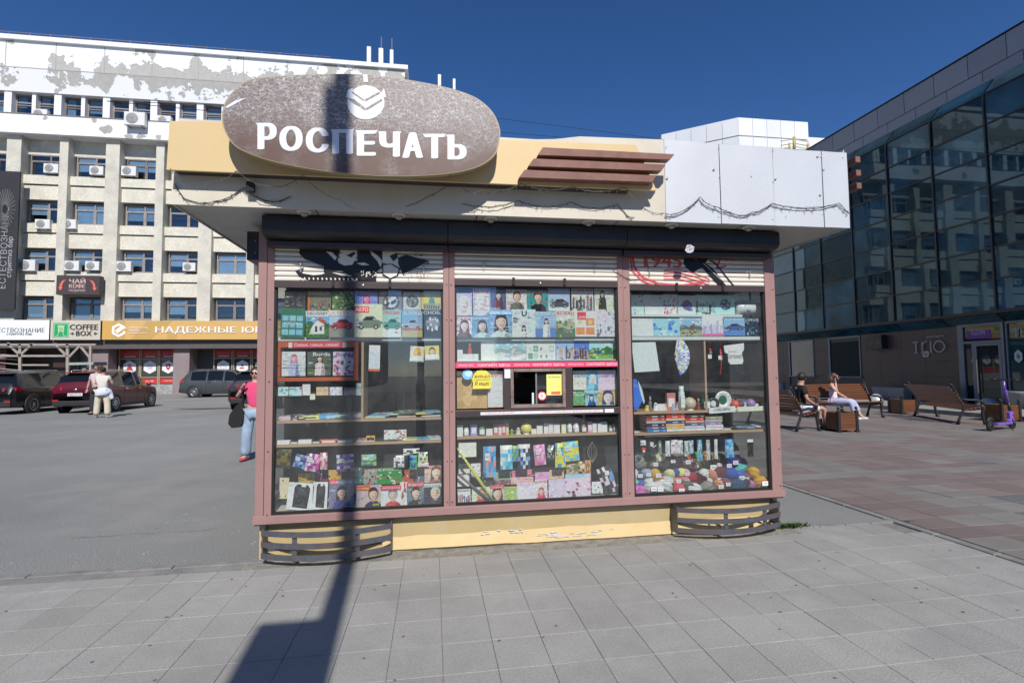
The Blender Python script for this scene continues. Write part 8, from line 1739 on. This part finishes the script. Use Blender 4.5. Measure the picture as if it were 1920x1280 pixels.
# couple by the red car: woman from behind, man beyond her
cream=solid('cream_knit',(.66,.62,.56)); crt=solid('cream_trousers',(.62,.56,.42)); lil=solid('pale_blue_shirt',(.60,.64,.80))
P2=dict(ST); P2.update(elL=(.25,.10,1.15),wrL=(.12,.22,1.18),elR=(-.25,.10,1.15),wrR=(-.12,.22,1.2),anL=(.17,0,.09),knL=(.15,0,.5),anR=(-.17,0,.09),knR=(-.15,0,.5),toeL=(.2,-.13,.04),toeR=(-.26,-.10,.04),hdL=(-.3,.8,.2),hdR=(.3,.8,.2))
for k_ in list(P2): 
    v=P2[k_]; P2[k_]=(v[0],-v[1],v[2]) if k_ in('elL','wrL','elR','wrR','hdL','hdR') else v
g=PZ(188,783)
gar=[('top',cream,[['pelvis','spine','chest',((0,0,1.44),.085)],['chest','shL',((.215,-.03,1.26),.068)],['chest','shR',((-.215,-.03,1.26),.068)]],dict(GR,pelvis=(.165,.13),spine=(.165,.125),chest=(.165,.12)),0),('trousers',crt,[['pelvis','hipL','knL','anL'],['pelvis','hipR','knR','anR']],dict(GR,pelvis=(.18,.14),hipL=(.13,.13),hipR=(.13,.13),knL=.098,knR=.098,anL=.10,anR=.10),0),('tied_shirt',lil,[[((0,.02,1.06),(.20,.16)),((0,.03,.92),(.235,.19)),((0,.05,.76),(.215,.17))],[((0,.03,.92),(.235,.19)),((-.24,.03,.82),(.05,.09)),((-.30,.02,.62),(.03,.06))]],{},0)]
w2=person('woman seen from behind, cream top, pale blue shirt tied at her waist',(g.x+.05,g.y,0),R(180+4),P2,SK1,gar,(dh,'bun'),1.02,False,solid('grey_shoe',(.3,.3,.3)))
wtee=solid('pinkish_tee',(.62,.50,.48)); drk=solid('dark_trousers',(.03,.03,.04)); g=PZ(180,778)
gar=[('shirt',wtee,[['pelvis','spine','chest',((0,0,1.44),.085)],['chest','shL',((.22,0,1.22),.066)],['chest','shR',((-.22,0,1.22),.066)]],dict(GR,pelvis=(.155,.12)),0),('trousers',drk,[['pelvis','hipL','knL','anL'],['pelvis','hipR','knR','anR']],dict(GR),0)]
P3=dict(ST); P3.update(elL=(.27,-.02,1.12),wrL=(.16,-.20,1.10),elR=(-.27,0,1.12),wrR=(-.28,-.06,.9))
person('man in pale pink tee standing behind the woman in cream',(g.x-.22,g.y+.35,0),R(-10),P3,SK2,gar,(bh,'short'),1.07,True,blkf)
# seated man in black
SI=dict(pelvis=(0,.0,.52),spine=(0,.03,.70),chest=(0,.02,.93),neck=(0,-.01,1.07),head=(0,-.03,1.20),crown=(0,-.02,1.26),shL=(.18,.02,.98),elL=(.24,-.02,.72),wrL=(.16,-.22,.62),shR=(-.18,.02,.98),elR=(-.24,-.02,.72),wrR=(-.16,-.22,.62),hipL=(.09,-.02,.50),knL=(.14,-.44,.52),anL=(.13,-.50,.10),toeL=(.14,-.63,.045),hipR=(-.09,-.02,.50),knR=(-.14,-.44,.52),anR=(-.13,-.48,.10),toeR=(-.14,-.61,.045))
blt=solid('black_tee',(.012,.012,.013)); wsh=solid('white_shorts',(.62,.64,.74)); snk=solid('white_sneaker',(.72,.72,.72)); dsn=solid('dark_sneaker',(.05,.05,.05))
gs=[('tee',blt,[['pelvis','spine','chest',((0,0,1.04),.09)],['chest','shL',((.225,.0,.82),.07)],['chest','shR',((-.225,.0,.82),.07)]],dict(GR,pelvis=(.165,.14),spine=(.155,.125),chest=(.17,.125)),0),('shorts',wsh,[['pelvis','hipL',((.13,-.36,.525),(.105,.10))],['pelvis','hipR',((-.13,-.36,.525),(.105,.10))]],dict(GR,pelvis=(.16,.12),hipL=(.115,.11),hipR=(.115,.11)),0)]
person('man in a black tee and white shorts sitting on the left bench, face turned away',(bx1[0]+.26,bx1[1]-.62,-.02),R(90-12),SI,SK2,gs,(dh,'short'),1.04,False,dsn,headturn=R(75))
# seated woman on the phone
P5=dict(SI); P5.update(elR=(-.23,-.10,.80),wrR=(-.12,-.08,1.06),hdR=(.25,.1,.95),wrL=(.12,-.30,.60),elL=(.25,-.04,.74),anL=(.10,-.62,.10),toeL=(.11,-.75,.05),anR=(-.10,-.50,.10),toeR=(-.09,-.64,.05))
wtp=solid('white_top',(.74,.68,.68)); lt=solid('lilac_check_trousers',(.46,.48,.66))
gs=[('top',wtp,[['pelvis','spine','chest',((0,0,1.02),.075)]],dict(GR,pelvis=(.145,.12),spine=(.13,.105),chest=(.15,.11)),0),('trousers',lt,[['pelvis','hipL','knL',((.105,-.58,.22),.065)],['pelvis','hipR','knR',((-.105,-.49,.22),.065)]],dict(GR,pelvis=(.155,.12),knL=.085,knR=.085),0)]
w5=person('seated woman in white top and lilac trousers with phone at her ear',(bx2[0]-.35,bx2[1]-.22,-.02),R(38),P5,SK1,gs,(bh,'long'),1.0,True,snk,headturn=R(8))
q=MB(); q.box(-.008,.008,-.035,.035,-.07,.07); ph_=q.build('mobile_phone',blkf,None); bevel(ph_,.006,2); ph_.location=w5.matrix_basis@Vector((-.105,-.09,1.18)); ph_.rotation_euler=(R(-15),R(10),R(38)); tag(ph_,'black mobile phone held to the ear of the seated woman','phone')
